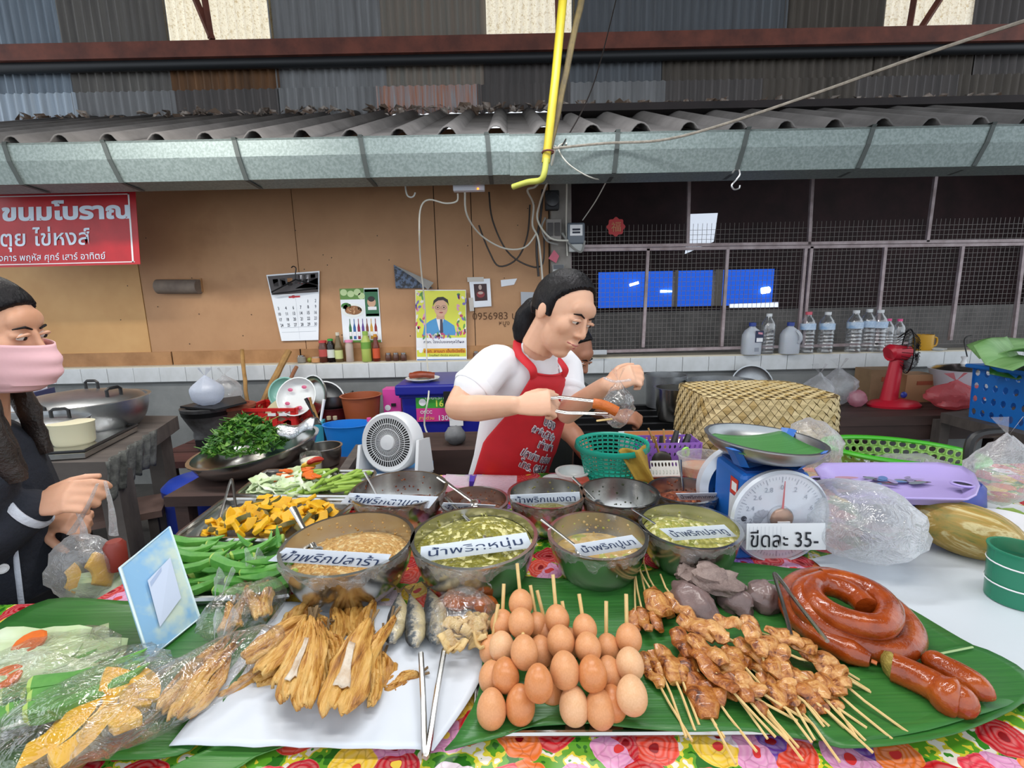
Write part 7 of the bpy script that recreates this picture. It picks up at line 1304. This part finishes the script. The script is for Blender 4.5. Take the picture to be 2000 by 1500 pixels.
flatbag((385, 1375), (.10, .26, .075), -38, 'long knotted clear bag of dried fish in front of the blue board', wr=.12); flatbag((455, 1225), (.065, .13, .07), -12, 'clear bag of short dried fish above the long bag', wr=.15); flatbag((513, 1215), (.075, .12, .075), 0, 'clear bag of two dried fish against the okra tray', wr=.15)
for c, lb in (((438, 1238), 'twisted knot of the long fish bag'), ((436, 1152), 'white twisted knot of the left upper fish bag'), ((497, 1110), 'white twisted knot of the right upper fish bag')):
    p = G(*c, TZ+.06); sd = RN.random()*9; MB().grid(lambda u, v: p+V((.022*(u-.5)*(1+v), .02*(v-.5), .012*sin(u*11+sd)+.03*v)), 10, 8).build('bag_knot', FILM2, label=lb, cat='knot')
# ================================================================ people
def skinmat(n, c, c2): return mat('skin_'+n, c, .5, 0, c2, 9, .35, .7, sss=.15, bump=.04, bscale=220)
class Body:
    def __init__(s): s.b = MB()
    def limb(s, pts, rr, n=14, flat=1.0, up=None, k=4):
        P = crv(pts, k); R = []
        for i in range(len(P)):
            t = i/k; j = min(int(t), len(rr)-2); R.append(lerp(rr[j], rr[j+1], t-j))
        s.b.tube(P, R, n, flat=flat, up=up); s.b.ball(P[0], (R[0],)*3 if flat == 1 else R[0]*flat, 12, 8); s.b.ball(P[-1], (R[-1],)*3 if flat == 1 else R[-1]*flat, 12, 8); return s
    def ball(s, c, r, m=None, n=18, k=12, fn=None): s.b.ball(c, r, n, k, m, fn=fn); return s
    def hand(s, w, d, n_, th, curl=(40, 45, 50, 55), tc=20, sc=1.0, spread=5, thumb=45):
        x = V(d).normalized(); z = V(n_); z = (z-x*z.dot(x)).normalized(); y = z.cross(x)*th
        pl = .08*sc; s.b.tube([w-x*.012*sc, w+x*.03*sc, w+x*pl*.75, w+x*(pl+.004)], [.022*sc, .033*sc, .037*sc, .033*sc], 14, flat=.42, up=z)
        for i, (L, r) in enumerate(((.068, .0088), (.076, .0092), (.07, .0086), (.055, .0076))):
            p = w+x*pl*.93*sc+y*(.027-.018*i)*sc; a = 0; dr = x+y*radians(spread)*(1.5-i)*.6; dr.normalize(); pts = [p-dr*.012*sc, p]; ax = z.cross(dr).normalized()
            for q, f in enumerate((.45, .31, .24)):
                a += curl[i]*(.8 if q == 0 else 1.1); dd = dr*cos(radians(a))-z*sin(radians(a)); p = p+dd*L*f*sc; pts.append(p)
            s.b.tube(pts, [r*sc, r*sc*1.05, r*sc, r*sc*.95, r*sc*.75], 10); s.b.ball(pts[-1], r*sc*.75, 10, 6); s.b.ball(pts[1], r*sc*1.08, 10, 6)
        p = w+x*.022*sc+y*.024*sc-z*.004*sc; d1 = (x*cos(radians(thumb))+y*sin(radians(thumb))-z*.25).normalized(); q1 = p+d1*.036*sc; d2 = (d1*.75+x*.5-z*sin(radians(tc))).normalized(); q2 = q1+d2*.026*sc; q3 = q2+(d2*.8+x*.3-z*.3).normalized()*.02*sc
        s.b.tube([p, q1, q2, q3], [.013*sc, .0105*sc, .0098*sc, .007*sc], 10); s.b.ball(q3, .0072*sc, 10, 6)
        return s
    def head(s, m, k=1.0):
        B = lambda c, r: s.b.ball((0, 0, 0), r, 20, 14, m @ tr(c))
        B((0, -.004, .024), (.071, .091, .094)); B((0, .03, -.045), (.058, .057, .068)); B((0, .05, -.097), (.028, .027, .02)); B((0, .038, -.025), (.061, .052, .072))
        for a in (-1, 1): B((a*.034, .056, -.022), (.028, .026, .03)); B((a*.012, .094, -.032), (.008, .009, .007)); B((a*.073, -.006, -.006), (.009, .017, .03)); B((a*.03, .076, .006), (.02, .012, .01))
        B((0, .072, .035), (.05, .02, .03)); s.b.tube([m @ V(p) for p in ((0, .087, .012), (0, .096, -.01), (0, .105, -.027))], [.008, .008, .0095], 10); s.b.ball(m @ V((0, .102, -.029)), .0105, 10, 8)
        B((0, .084, -.062), (.024, .014, .013)); s.b.tube([m @ V((0, -.02, -.05)), m @ V((0, -.03, -.13))], .05, 14)
        return s
    def build(s, name, m, par, vox=.004, sm=4):
        o = s.b.build(name, m, par, world=True); r = o.modifiers.new('r', 'REMESH'); r.mode = 'VOXEL'; r.voxel_size = vox; r.use_smooth_shade = True
        if sm: q = o.modifiers.new('s', 'SMOOTH'); q.factor = .5; q.iterations = sm
        return o
EYEW = mat('eye_white', '#d8d2cc', .25); IRIS = mat('iris', '#22150f', .15); HAIR = mat('black_hair', '#08070a', .42, 0, '#131014', 30, stretch=(1, 1, .2), bump=.4, bscale=160, spec=.2); LIP = mat('lip', '#a8605a', .4)
def face(par, m, eyes=True, lips=True, lid=.35, skin=None, brow=True):
    for a in (-1, 1):
        if eyes:
            mm = m @ tr(a*.03, .0815, .003); MB().ball((0, 0, 0), (.0125, .0115, .0085), 14, 10, mm).build('eye', EYEW, par, world=True); MB().ball((0, .0075, -.001), (.0058, .005, .006), 12, 8, mm).build('iris', IRIS, par, world=True)
            b = MB(); b.tube([mm @ V(p) for p in ((-.0155, .004, .0), (-.008, .0112, .0052), (0, .013, .0066), (.008, .0112, .0052), (.0155, .004, .0))], [.0014, .0036, .0044, .0036, .0014], 6); b.build('eyelid', skin, par, world=True); b = MB(); b.tube([mm @ V(p) for p in ((-.0155, .0045, -.001), (-.008, .0122, .0035), (0, .0138, .0042), (.008, .0122, .0035), (.0155, .0045, -.001))], .0011, 5); b.build('lashes', IRIS, par, world=True)
        if brow: MB().tube([m @ V(p) for p in ((a*.012, .092, .019), (a*.03, .091, .025), (a*.048, .08, .02))], [.002, .003, .0015], 6).build('eyebrow', HAIR, par, world=True)
    if lips: MB().tube([m @ V(p) for p in ((-.026, .083, -.058), (-.01, .0935, -.0605), (0, .095, -.0615), (.01, .0935, -.0605), (.026, .083, -.058))], [.0015, .0034, .0036, .0034, .0015], 8).build('upper_lip', LIP, par, world=True); MB().tube([m @ V(p) for p in ((-.021, .085, -.063), (0, .0935, -.0685), (.021, .085, -.063))], [.0015, .0045, .0015], 8).build('lower_lip', LIP, par, world=True)
def hmat(c, f, u):                     # head matrix: local +y forward, +z up
    f = V(f).normalized(); u = V(u); u = (u-f*u.dot(f)).normalized(); r = f.cross(u); return MX(((r.x, f.x, u.x, c[0]), (r.y, f.y, u.y, c[1]), (r.z, f.z, u.z, c[2]), (0, 0, 0, 1)))
def haircap(par, m, line=.85, name='hair', mt=None, thick=.009, side=.1):
    def fn(p, q):
        g = p.y-(side+line*max(0, p.z-.05)**1.3); g2 = -.42-p.z if p.y > -.55 else -.62-p.z; g = max(g, g2*1.0)
        t = min(1, max(0, (g+.05)/.1)); t = t*t*(3-2*t); return q*(lerp(1+.015*nz(p, 6), .84, t))
    MB().ball((0, -.004, .024), (.071+thick, .091+thick, .094+thick), 72, 60, m, fn=fn).build(name, mt or HAIR, par, world=True)
# ---------------------------------------------------------------- the vendor
SKV = skinmat('vendor', '#dcae92', '#d29f81')
N_, H_ = W(1046, 700, 1.44), W(985, 955, 1.71); RS, LS = W(966, 712, 1.38), W(1104, 716, 1.56)
vd = thing('person', 'woman vendor in white T-shirt and red apron bending with tongs and a clear bag', 'person', (H_.x, H_.y, 0))
hm = hmat(W(1096, 611, 1.34), (.62, -.72, -.38), (.34, -.06, .94))
Lt = (LS-RS).normalized(); upv = (N_-H_).normalized(); Ft = Lt.cross(upv).normalized(); Ft = Ft if Ft.y < 0 else -Ft
TS = [(-.55, .175, .12), (-.2, .17, .115), (0, .165, .112), (.25, .15, .105), (.5, .15, .105), (.75, .148, .1), (.92, .118, .08), (1.02, .066, .055)]
def tor(ang, t, off=0, vert=False):
    a = interp([(x[0], x[1]) for x in TS], t)+off; d = interp([(x[0], x[2]) for x in TS], t)+off; c = H_.lerp(N_, t)
    if t < 0: c = H_+V((0, 0, t*(N_-H_).length))
    return c+Lt*(a*sin(ang))+Ft*(d*cos(ang))
def torso(b, off): b.grid(lambda u, v: tor(u*2*pi, lerp(-.5, 1.02, v), off), 28, 22, wrap=True); n = 28; b.f.append(tuple(len(b.v)-n+i for i in range(n))); b.mi.append(0); b.f.append(tuple(len(b.v)-n*23+i for i in range(n))[::-1]); b.mi.append(0)
RE, RW = W(893, 796, 1.27), W(1004, 792, 1.16); LE, LW = W(1108, 806, 1.44), W(1183, 752, 1.27)
bd = Body(); torso(bd.b, -.006); bd.limb([RS, RS.lerp(RE, .5)+V((-.012, 0, 0)), RE], [.05, .045, .036]); bd.limb([RE, RE.lerp(RW, .4)+V((0, 0, -.004)), RW], [.036, .037, .025]); bd.limb([LS, LS.lerp(LE, .5), LE], [.048, .043, .036]); bd.limb([LE, LE.lerp(LW, .4), LW], [.036, .035, .024])
bd.limb([N_+V((0, .01, -.03)), N_.lerp(hm @ V((0, -.03, -.1)), .5), hm @ V((0, -.02, -.07))], [.062, .05, .05])
bd.hand(RW+(RW-RE).normalized()*.01, (.97, -.12, .1), (-.1, -.72, .65), 1, (62, 66, 70, 72), 40, 1.04, 4, 28)
bd.hand(LW, (.72, -.25, .35), (-.2, -.6, .7), 1, (48, 55, 60, 66), 35, 1.0)
for a in (-1, 1): q = tor(0, -.5)+Lt*a*.085; q.y = H_.y; bd.limb([H_+Lt*a*.08+V((0, 0, -.1)), V((q.x, q.y+.02, .45)), V((q.x, q.y+.06, .08))], [.085, .06, .04]); bd.ball((q.x+.02, q.y, .045), (.045, .1, .04))
bd.head(hm); bd.build('body', SKV, vd, .0042)
face(vd, hm, skin=SKV); haircap(vd, hm, side=.27, line=.74)
b = MB(); pts = [hm @ V(p) for p in ((0, -.075, -.005), (-.004, -.1, -.025), (-.01, -.115, -.06), (-.014, -.112, -.1), (-.016, -.11, -.135), (-.014, -.112, -.155))]; b.tube(crv(pts, 4), [.03*x for x in (.7, .85, .95, 1.05, 1.15, 1.25, 1.35, 1.42, 1.48, 1.5, 1.5, 1.46, 1.42, 1.36, 1.28, 1.18, 1.05, .9, .7, .5, .25)], 16)
b.v = [p+V((nz(p, 40), nz(p, 40, 4), nz(p, 40, 8)))*.005 for p in b.v]; b.build('ponytail', HAIR, vd, world=True); MB().tube([hm @ V((.03*cos(a*.5), -.088-.006*sin(a*.5), -.015+.026*sin(a*.5))) for a in range(13)], .006, 6, closed=True).build('hair_tie', p_('hair_tie', '#3a2a2a', .5), vd, world=True)
# clothes
TSH = mat('white_tshirt', '#e6e6ea', .8, bump=.25, bscale=9)
sh = Body(); torso(sh.b, .006); sh.limb([RS+(RS-LS)*-.12, RS, RS.lerp(RE, .55)], [.056, .06, .063]); sh.limb([LS+(LS-RS)*-.12, LS, LS.lerp(LE, .6)], [.054, .058, .062]); sh.limb([N_+V((0, .01, -.05)), N_.lerp(hm @ V((0, -.03, -.1)), .22)], [.08, .062]); sh.build('tshirt', TSH, vd, .006, 6)
for a, e, r in ((RS, RE, .064), (LS, LE, .0635)):
    c = a.lerp(e, .56); d = (e-a).normalized(); mq = d.to_track_quat('Z', 'Y').to_matrix().to_4x4(); MB().lathe([(r*1.0, -.012), (r*1.04, .004), (r*.96, .012), (r*.8, .006)], 24, tr(c) @ mq, cap=False).build('sleeve_hem', TSH, vd, world=True)
c = N_.lerp(hm @ V((0, -.03, -.1)), .24); mq = (hm @ V((0, -.03, -.1))-N_).to_track_quat('Z', 'Y').to_matrix().to_4x4(); MB().tube([tr(c) @ mq @ V((.063*cos(a*.2618), .063*sin(a*.2618), -.006)) for a in range(24)], .005, 6, closed=True).build('collar', TSH, vd, world=True)
APR = mat('red_apron', '#cf1f2b', .7, 0, '#bb1a26', 5, bump=.2, bscale=7)
def apr(u, v, off=.023):
    t = lerp(-1.25, .99, v); wd = interp([(-1.3, 1.6), (.0, 1.55), (.5, 1.35), (.75, .9), (.99, .62)], t); p = tor((u-.5)*2*wd+.05, max(t, -.5), off+.006*sin(u*11+v*4)*(1 if t < .4 else 0)+.012*max(0, -t))
    if t < -.5: p.z += (t+.5)*(N_-H_).length
    return p
MB().grid(apr, 36, 40).build('apron', APR, vd, world=True, solid=.003); 
b = MB(); b.tube([apr(i/20, 1, .024) for i in range(21)], .0035, 6); b.build('apron_hem', APR, vd, world=True)
nk = c+(hm @ V((0, -.03, -.1))-N_)*.02
for a, uu in ((-1, .06), (1, .94)):
    p0 = apr(uu, .99, .024); sp_ = [p0, p0.lerp(nk+Lt*a*.075, .5)+Ft*.03+upv*.01, nk+Lt*a*.074-Ft*.0+upv*.0, nk-Ft*.06+Lt*a*.04+upv*.01]; b = MB(); b.tube(crv(sp_, 6), .013, 8, flat=.25, up=Ft); b.build('apron_strap', APR, vd, world=True)
b = MB(); b.tube([apr(.5+.34*cos(-pi*i/20), .985+.0, .02)+upv*.004 for i in range(21)], .004, 6); b = None
NV = pm('apron_ink', '#3a3550'); AW = pm('apron_white', '#e9e4ea')
def apb(u0, v0):
    def f(p): return apr(u0+(p.x*.96+p.y*.25)/.46, v0+(p.y-p.x*.28)/.92, .0275)
    return f
def apb2(u0, v0): 
    def f(p): return apr(u0+(p.x*.96+p.y*.25)/.46, v0+(p.y-p.x*.28)/.92, .0295)
    return f
for st, u0, v0, wd in (('ปอง', .52, .885, .085), ('ลูกชิ้นไส้อั่ว', .48, .850, .15), ('เจ้าเก่า', .54, .813, .09), ('ปลาย่าง อร่อย', .48, .778, .15), ('โทร. 081-0', .48, .742, .14)):
    text(st, MX.Identity(4), vd, AW, wd, .03, .075, 'apron_lettering', bend=apb(u0, v0), world=True); text(st, MX.Identity(4), vd, NV, wd*.96, .024, .0, 'apron_lettering', bend=apb2(u0, v0), world=True)
b = MB()
for i in range(11): b.ball(nk+Lt*(-.055+.011*i)+Ft*(.055-.5*((i-5)*.011)**2)-upv*(.045-.9*((i-5)*.011)**2*10), .0045, 8, 6)
b.build('bead_necklace', p_('bead', '#e3d9d6', .3), vd, world=True)['kind'] = 'stuff'
# tongs and bag in her hands
tg = W(1040, 782, 1.12); te = W(1205, 798, 1.08); t = thing('tongs', 'long steel tongs in the vendor hand holding orange food', 'tongs', tg)
for i, (p, q) in enumerate((((1030, 780), (1168, 784)), ((1030, 792), (1190, 808)))):
    a, e = W(*p, 1.175), W(*q, 1.09); MB().tube([a, a.lerp(e, .5)+V((0, 0, .008*(1-2*i))), e], [.006, .0075, .006], 8, flat=.35, up=(0, -.5, 1)).build('arm', STEEL, t, world=True)
MB().tube([W(1030, 780, 1.175), W(1020, 786, 1.18), W(1030, 792, 1.175)], .006, 8).build('hinge', STEEL, t, world=True)
MB().tube(crv([W(1158, 788, 1.09), W(1180, 792, 1.085), W(1205, 804, 1.08)]), [.013]*13, 12).build('food_piece', ORF, label='orange fried piece gripped by the tongs at the bag mouth', cat='food')
MB().tube([W(1165, 822, 1.09), W(1196, 818, 1.08)], .0025, 6).build('stick', WOODS, label='short bamboo stick below the tongs at the bag', cat='stick')
bag('plastic_bag', 'clear bag held open in the vendor left hand', 'bag', W(1206, 836, 1.14), (.075, .07, .125), FILM, wr=.3); MB().tube(crv([W(1180, 738, 1.18), W(1200, 745, 1.14), W(1232, 742, 1.14)]), .003, 6).build('bag_lip', FILM2, label='rolled lip of the clear bag around her fingers', cat='bag lip')
# ---------------------------------------------------------------- the man behind
SKM = skinmat('man', '#a8745a', '#935f45'); mn = thing('person', 'man bending behind the vendor with only forehead and arms showing', 'person', (W(1060, 800, 2.2).x, 2.25, 0))
mh = hmat(W(1112, 690, 1.95), (.75, -.5, -.5), (.3, -.2, .9)); b_ = Body(); c0_ = W(1060, 790, 2.05); ms = W(1085, 770, 2.0); ms2 = W(1130, 770, 2.1)
b_.limb([c0_+V((0, .15, -.45)), c0_+V((0, .08, -.15)), c0_], [.13, .14, .12]); b_.limb([c0_, mh @ V((0, -.02, -.07))], [.07, .055]); b_.limb([ms, W(1098, 825, 1.85), W(1120, 850, 1.75)], [.055, .045, .04]); b_.limb([W(1120, 850, 1.75), W(1150, 892, 1.62)], [.04, .03]); b_.hand(W(1152, 895, 1.6), (.6, -.4, -.5), (.1, -.7, .7), 1, (40, 45, 50, 50))
b_.limb([ms2, W(1165, 800, 2.1), W(1192, 812, 2.0)], [.05, .042, .03]); b_.hand(W(1196, 812, 1.98), (.9, -.3, -.05), (0, -.5, .8), 1, (55, 60, 65, 65), 30, 1.15); b_.head(mh)
for a in (-.09, .09): b_.limb([V((c0_.x+a, 2.25, .62)), V((c0_.x+a, 2.25, .3)), V((c0_.x+a, 2.28, .06))], [.08, .06, .045])
b_.build('body', SKM, mn, .006); face(mn, mh, skin=SKM); haircap(mn, mh)
s2 = Body(); s2.limb([c0_+V((0, .15, -.5)), c0_+V((0, .08, -.15)), c0_+V((0, 0, .02))], [.15, .155, .125]); s2.limb([ms+V((-.04, .03, 0)), ms, ms.lerp(W(1098, 825, 1.85), .7)], [.06, .068, .062]); s2.limb([ms2+V((-.04, .0, 0)), ms2, ms2.lerp(W(1165, 800, 2.1), .5)], [.06, .066, .06]); s2.build('shirt', p_('man_shirt', '#2c3130', .8), mn, .008, 4)
MB().lathe([(.15, .62), (.14, .3), (.15, .1)], 20, tr(c0_.x, 2.25, 0)).build('trousers', p_('man_trousers', '#23252a', .8), mn, world=True)
# ---------------------------------------------------------------- the customer at the left
SKC = skinmat('customer', '#dca98c', '#cf9878'); hc = W(-32, 648, 1.0); cu = thing('person', 'woman customer in a pink mask and navy white-trimmed jacket holding a bag', 'person', (hc.x-.05, 1.03, 0))
hq = hmat(hc, (.955, .24, -.17), (.18, .0, .97)); sC = W(-34, 935, 1.02); hp = W(-10, 1150, 1.03)
b_ = Body(); b_.limb([V((sC.x-.04, 1.03, .62)), V((sC.x-.02, 1.03, .85)), sC+V((-.02, 0, .02))], [.125, .12, .105]); b_.limb([sC+V((-.01, 0, .03)), hq @ V((0, -.02, -.06))], [.06, .052])
shR, elR, wrR = W(-50, 925, .93), W(-75, 1085, .92), W(72, 985, .985); b_.limb([shR, shR.lerp(elR, .5), elR], [.055, .045, .04]); b_.limb([elR, elR.lerp(wrR, .45), wrR], [.042, .04, .027])
b_.hand(wrR+V((.0, 0, .002)), (.97, -.05, .2), (-.1, -.75, .62), 1, (36, 48, 52, 56), 20, 1.08, 6, 30)
shL, elL, wrL = W(-14, 925, 1.12), W(10, 1080, 1.13), W(88, 1015, 1.06); b_.limb([shL, shL.lerp(elL, .5), elL], [.055, .045, .04]); b_.limb([elL, elL.lerp(wrL, .5), wrL], [.04, .038, .027]); b_.hand(wrL, (.95, -.1, .05), (-.1, -.5, .8), -1, (55, 60, 64, 66), 30, 1.0)
for a in (-1, 1): b_.limb([V((sC.x-.04, 1.03+a*.08, .66)), V((sC.x-.04, 1.03+a*.08, .36)), V((sC.x-.05, 1.03+a*.08, .07))], [.08, .058, .04]); b_.ball((sC.x, 1.03+a*.08, .045), (.1, .045, .04))
b_.head(hq); b_.build('body', SKC, cu, .0042); face(cu, hq, lips=False, skin=SKC); haircap(cu, hq, side=.46, line=1.15)
HR2 = mat('brown_black_hair', '#1d1614', .4, 0, '#2d211d', 30, bump=.4, bscale=160)
for y_, l_ in ((-.05, .0), (.062, .0), (.058, .045), (.03, .02)):
    b = MB(); pts = [hq @ V((y_*1.3, -.02+l_*.3, .05)), hq @ V((y_*1.5, -.02+l_*.5, -.04)), hq @ V((y_*1.6, .0+l_, -.13)), hq @ V((y_*1.6, .03+l_, -.21)), hq @ V((y_*1.5, .055+l_, -.3))]; b.tube(crv(pts, 5), [.03*(1-.3*abs(i/20-.4)) for i in range(21)], 12, flat=.7); b.v = [p+V((nz(p, 40), nz(p, 40, 4), 0))*.006 for p in b.v]; b.build('long_hair', HR2, cu, world=True)
PKM = mat('pink_mask', '#e8b9bf', .75, bump=.2, bscale=12)
def mk(u, v):
    a = (u-.5)*2*1.45; vv = lerp(-.118, -.012, v); r = lerp(.072, .078, v); bulge = .031*max(0, cos(a*1.1))**1.5*sin(pi*min(1, max(0, v*.85+.06)))**.6; return hq @ V((sin(a)*.073*(1-.12*(1-v)), .03+cos(a)*(r+bulge-.012*(abs(v-.45)))-.012*(v < .15)+.0025*sin(v*20)*cos(a), vv))
MB().grid(mk, 28, 18).build('face_mask', PKM, cu, world=True, solid=.002)
for a in (-1, 1): MB().tube(crv([mk(.5+a*.5, .9), hq @ V((a*.08, .0, .02)), hq @ V((a*.082, -.02, -.01)), mk(.5+a*.5, .1)]), .0015, 5).build('ear_loop', WHITE, cu, world=True)
NVY = mat('navy_knit', '#20242f', .9, 0, '#191c25', 14, bump=.4, bscale=90); TRIM = mat('white_trim', '#c9cfdb', .8, bump=.3, bscale=120)
s2 = Body(); s2.limb([V((sC.x-.04, 1.03, .66)), V((sC.x-.02, 1.03, .85)), sC+V((-.02, 0, .03))], [.15, .142, .125]); s2.limb([sC+V((-.02, -.02, .02)), shR, shR.lerp(elR, .5), elR, elR.lerp(wrR, .45), elR.lerp(wrR, .9)], [.07, .075, .066, .06, .058, .046]); s2.limb([sC+V((-.02, .02, .02)), shL, shL.lerp(elL, .5), elL, elL.lerp(wrL, .5), elL.lerp(wrL, .9)], [.07, .072, .062, .058, .054, .046]); s2.build('jacket', NVY, cu, .006, 5)
for e, w_, r in ((elR, wrR, .05), (elL, wrL, .049)):
    c = e.lerp(w_, .9); mq = (w_-e).to_track_quat('Z', 'Y').to_matrix().to_4x4(); MB().lathe([(r, -.008), (r*1.04, 0), (r, .009), (r*.75, .006)], 24, tr(c) @ mq, cap=False).build('cuff_trim', TRIM, cu, world=True)
def jk(ang, z, r=.15): 
    t = (z-.66)/.55; cx = sC.x-.04+.03*t; rr = interp([(-1, .17), (0, .154), (.35, .147), (1, .135)], t)*1.012; return V((cx+rr*cos(ang), 1.03+rr*sin(ang), z))
for an in (-.9, -.45): MB().tube([jk(an+.25*(z-.9), z) for z in [.58+.03*i for i in range(19)]], .0075, 6, flat=.5).build('front_trim', TRIM, cu, world=True)
for z in (.72, .82, .92, 1.01, 1.09):
    p = jk(-.62, z); d = V((cos(-.62), sin(-.62), 0)); MB().lathe([(.011, 0), (.011, .004), (.007, .005), (.006, .003), (.001, .003)], 16, tr(p) @ d.to_track_quat('Z', 'Y').to_matrix().to_4x4()).build('button', WHITE, cu, world=True)
for z in (.9, 1.0): MB().tube([jk(-1.15-.07*i, z-.012*i+.0) for i in range(10)], .006, 6, flat=.5).build('pocket_trim', TRIM, cu, world=True)
MB().lathe([(.2, .25), (.19, .4), (.165, .6), (.152, .72), (.14, .73)], 28, tr(sC.x-.04, 1.03, 0), cap=False).build('skirt', p_('black_skirt', '#131318', .85), cu, world=True, solid=.004)
# her bag of food
cb_ = W(178, 1172, .99); cbag = bag('carrier_bag', 'clear carrier bag of vegetables hanging from the customer hand', 'bag', cb_, (.14, .11, .165), FILM2, knot=False, wr=.2)
for p, q in (((140, 1040), (190, 945)), ((222, 1045), (205, 940)), ((165, 1050), (150, 1000))): MB().tube(crv([W(*p, .98), W((p[0]+q[0])/2+4, (p[1]+q[1])/2, .975), W(*q, .972)]), [.012, .011, .01, .009, .009, .008, .007, .006, .006, .005, .005, .004, .004][:13], 6, flat=.4).build('bag_handle', FILM2, cbag, world=True)
for c, s_, a, mm in (((150, 1128), 1.3, 20, 0), ((200, 1112), 1.6, 70, 0)): o = base.copy(); COL.objects.link(o); o['label'] = 'golden pumpkin slice in the customer bag, ' + ('left' if c[0] < 170 else 'right'); o['group'] = 'pumpkin slices in the customer bag'; o.matrix_world = tr(W(*c, .99)) @ rot('Z', a) @ rot('X', 70) @ MX.Scale(s_, 4)
for c in ((165, 1152), (195, 1155), (215, 1142)): o = cb[0].copy(); COL.objects.link(o); o['label'] = 'pale cabbage leaf at the bottom of the customer bag'; o['group'] = 'cabbage in the customer bag'; o.matrix_world = tr(W(*c, .985)) @ rot('X', 60) @ rot('Y', c[0]) @ MX.Scale(1.3, 4)
MB().lathe([(.02, 0), (.022, .06), (.015, .07), (.001, .07)], 14, tr(W(232, 1110, 1.0))).build('sauce_pouch', p_('red_pouch', '#8a3328', .4), label='red brown sauce pouch at the right of the customer bag', cat='pouch')
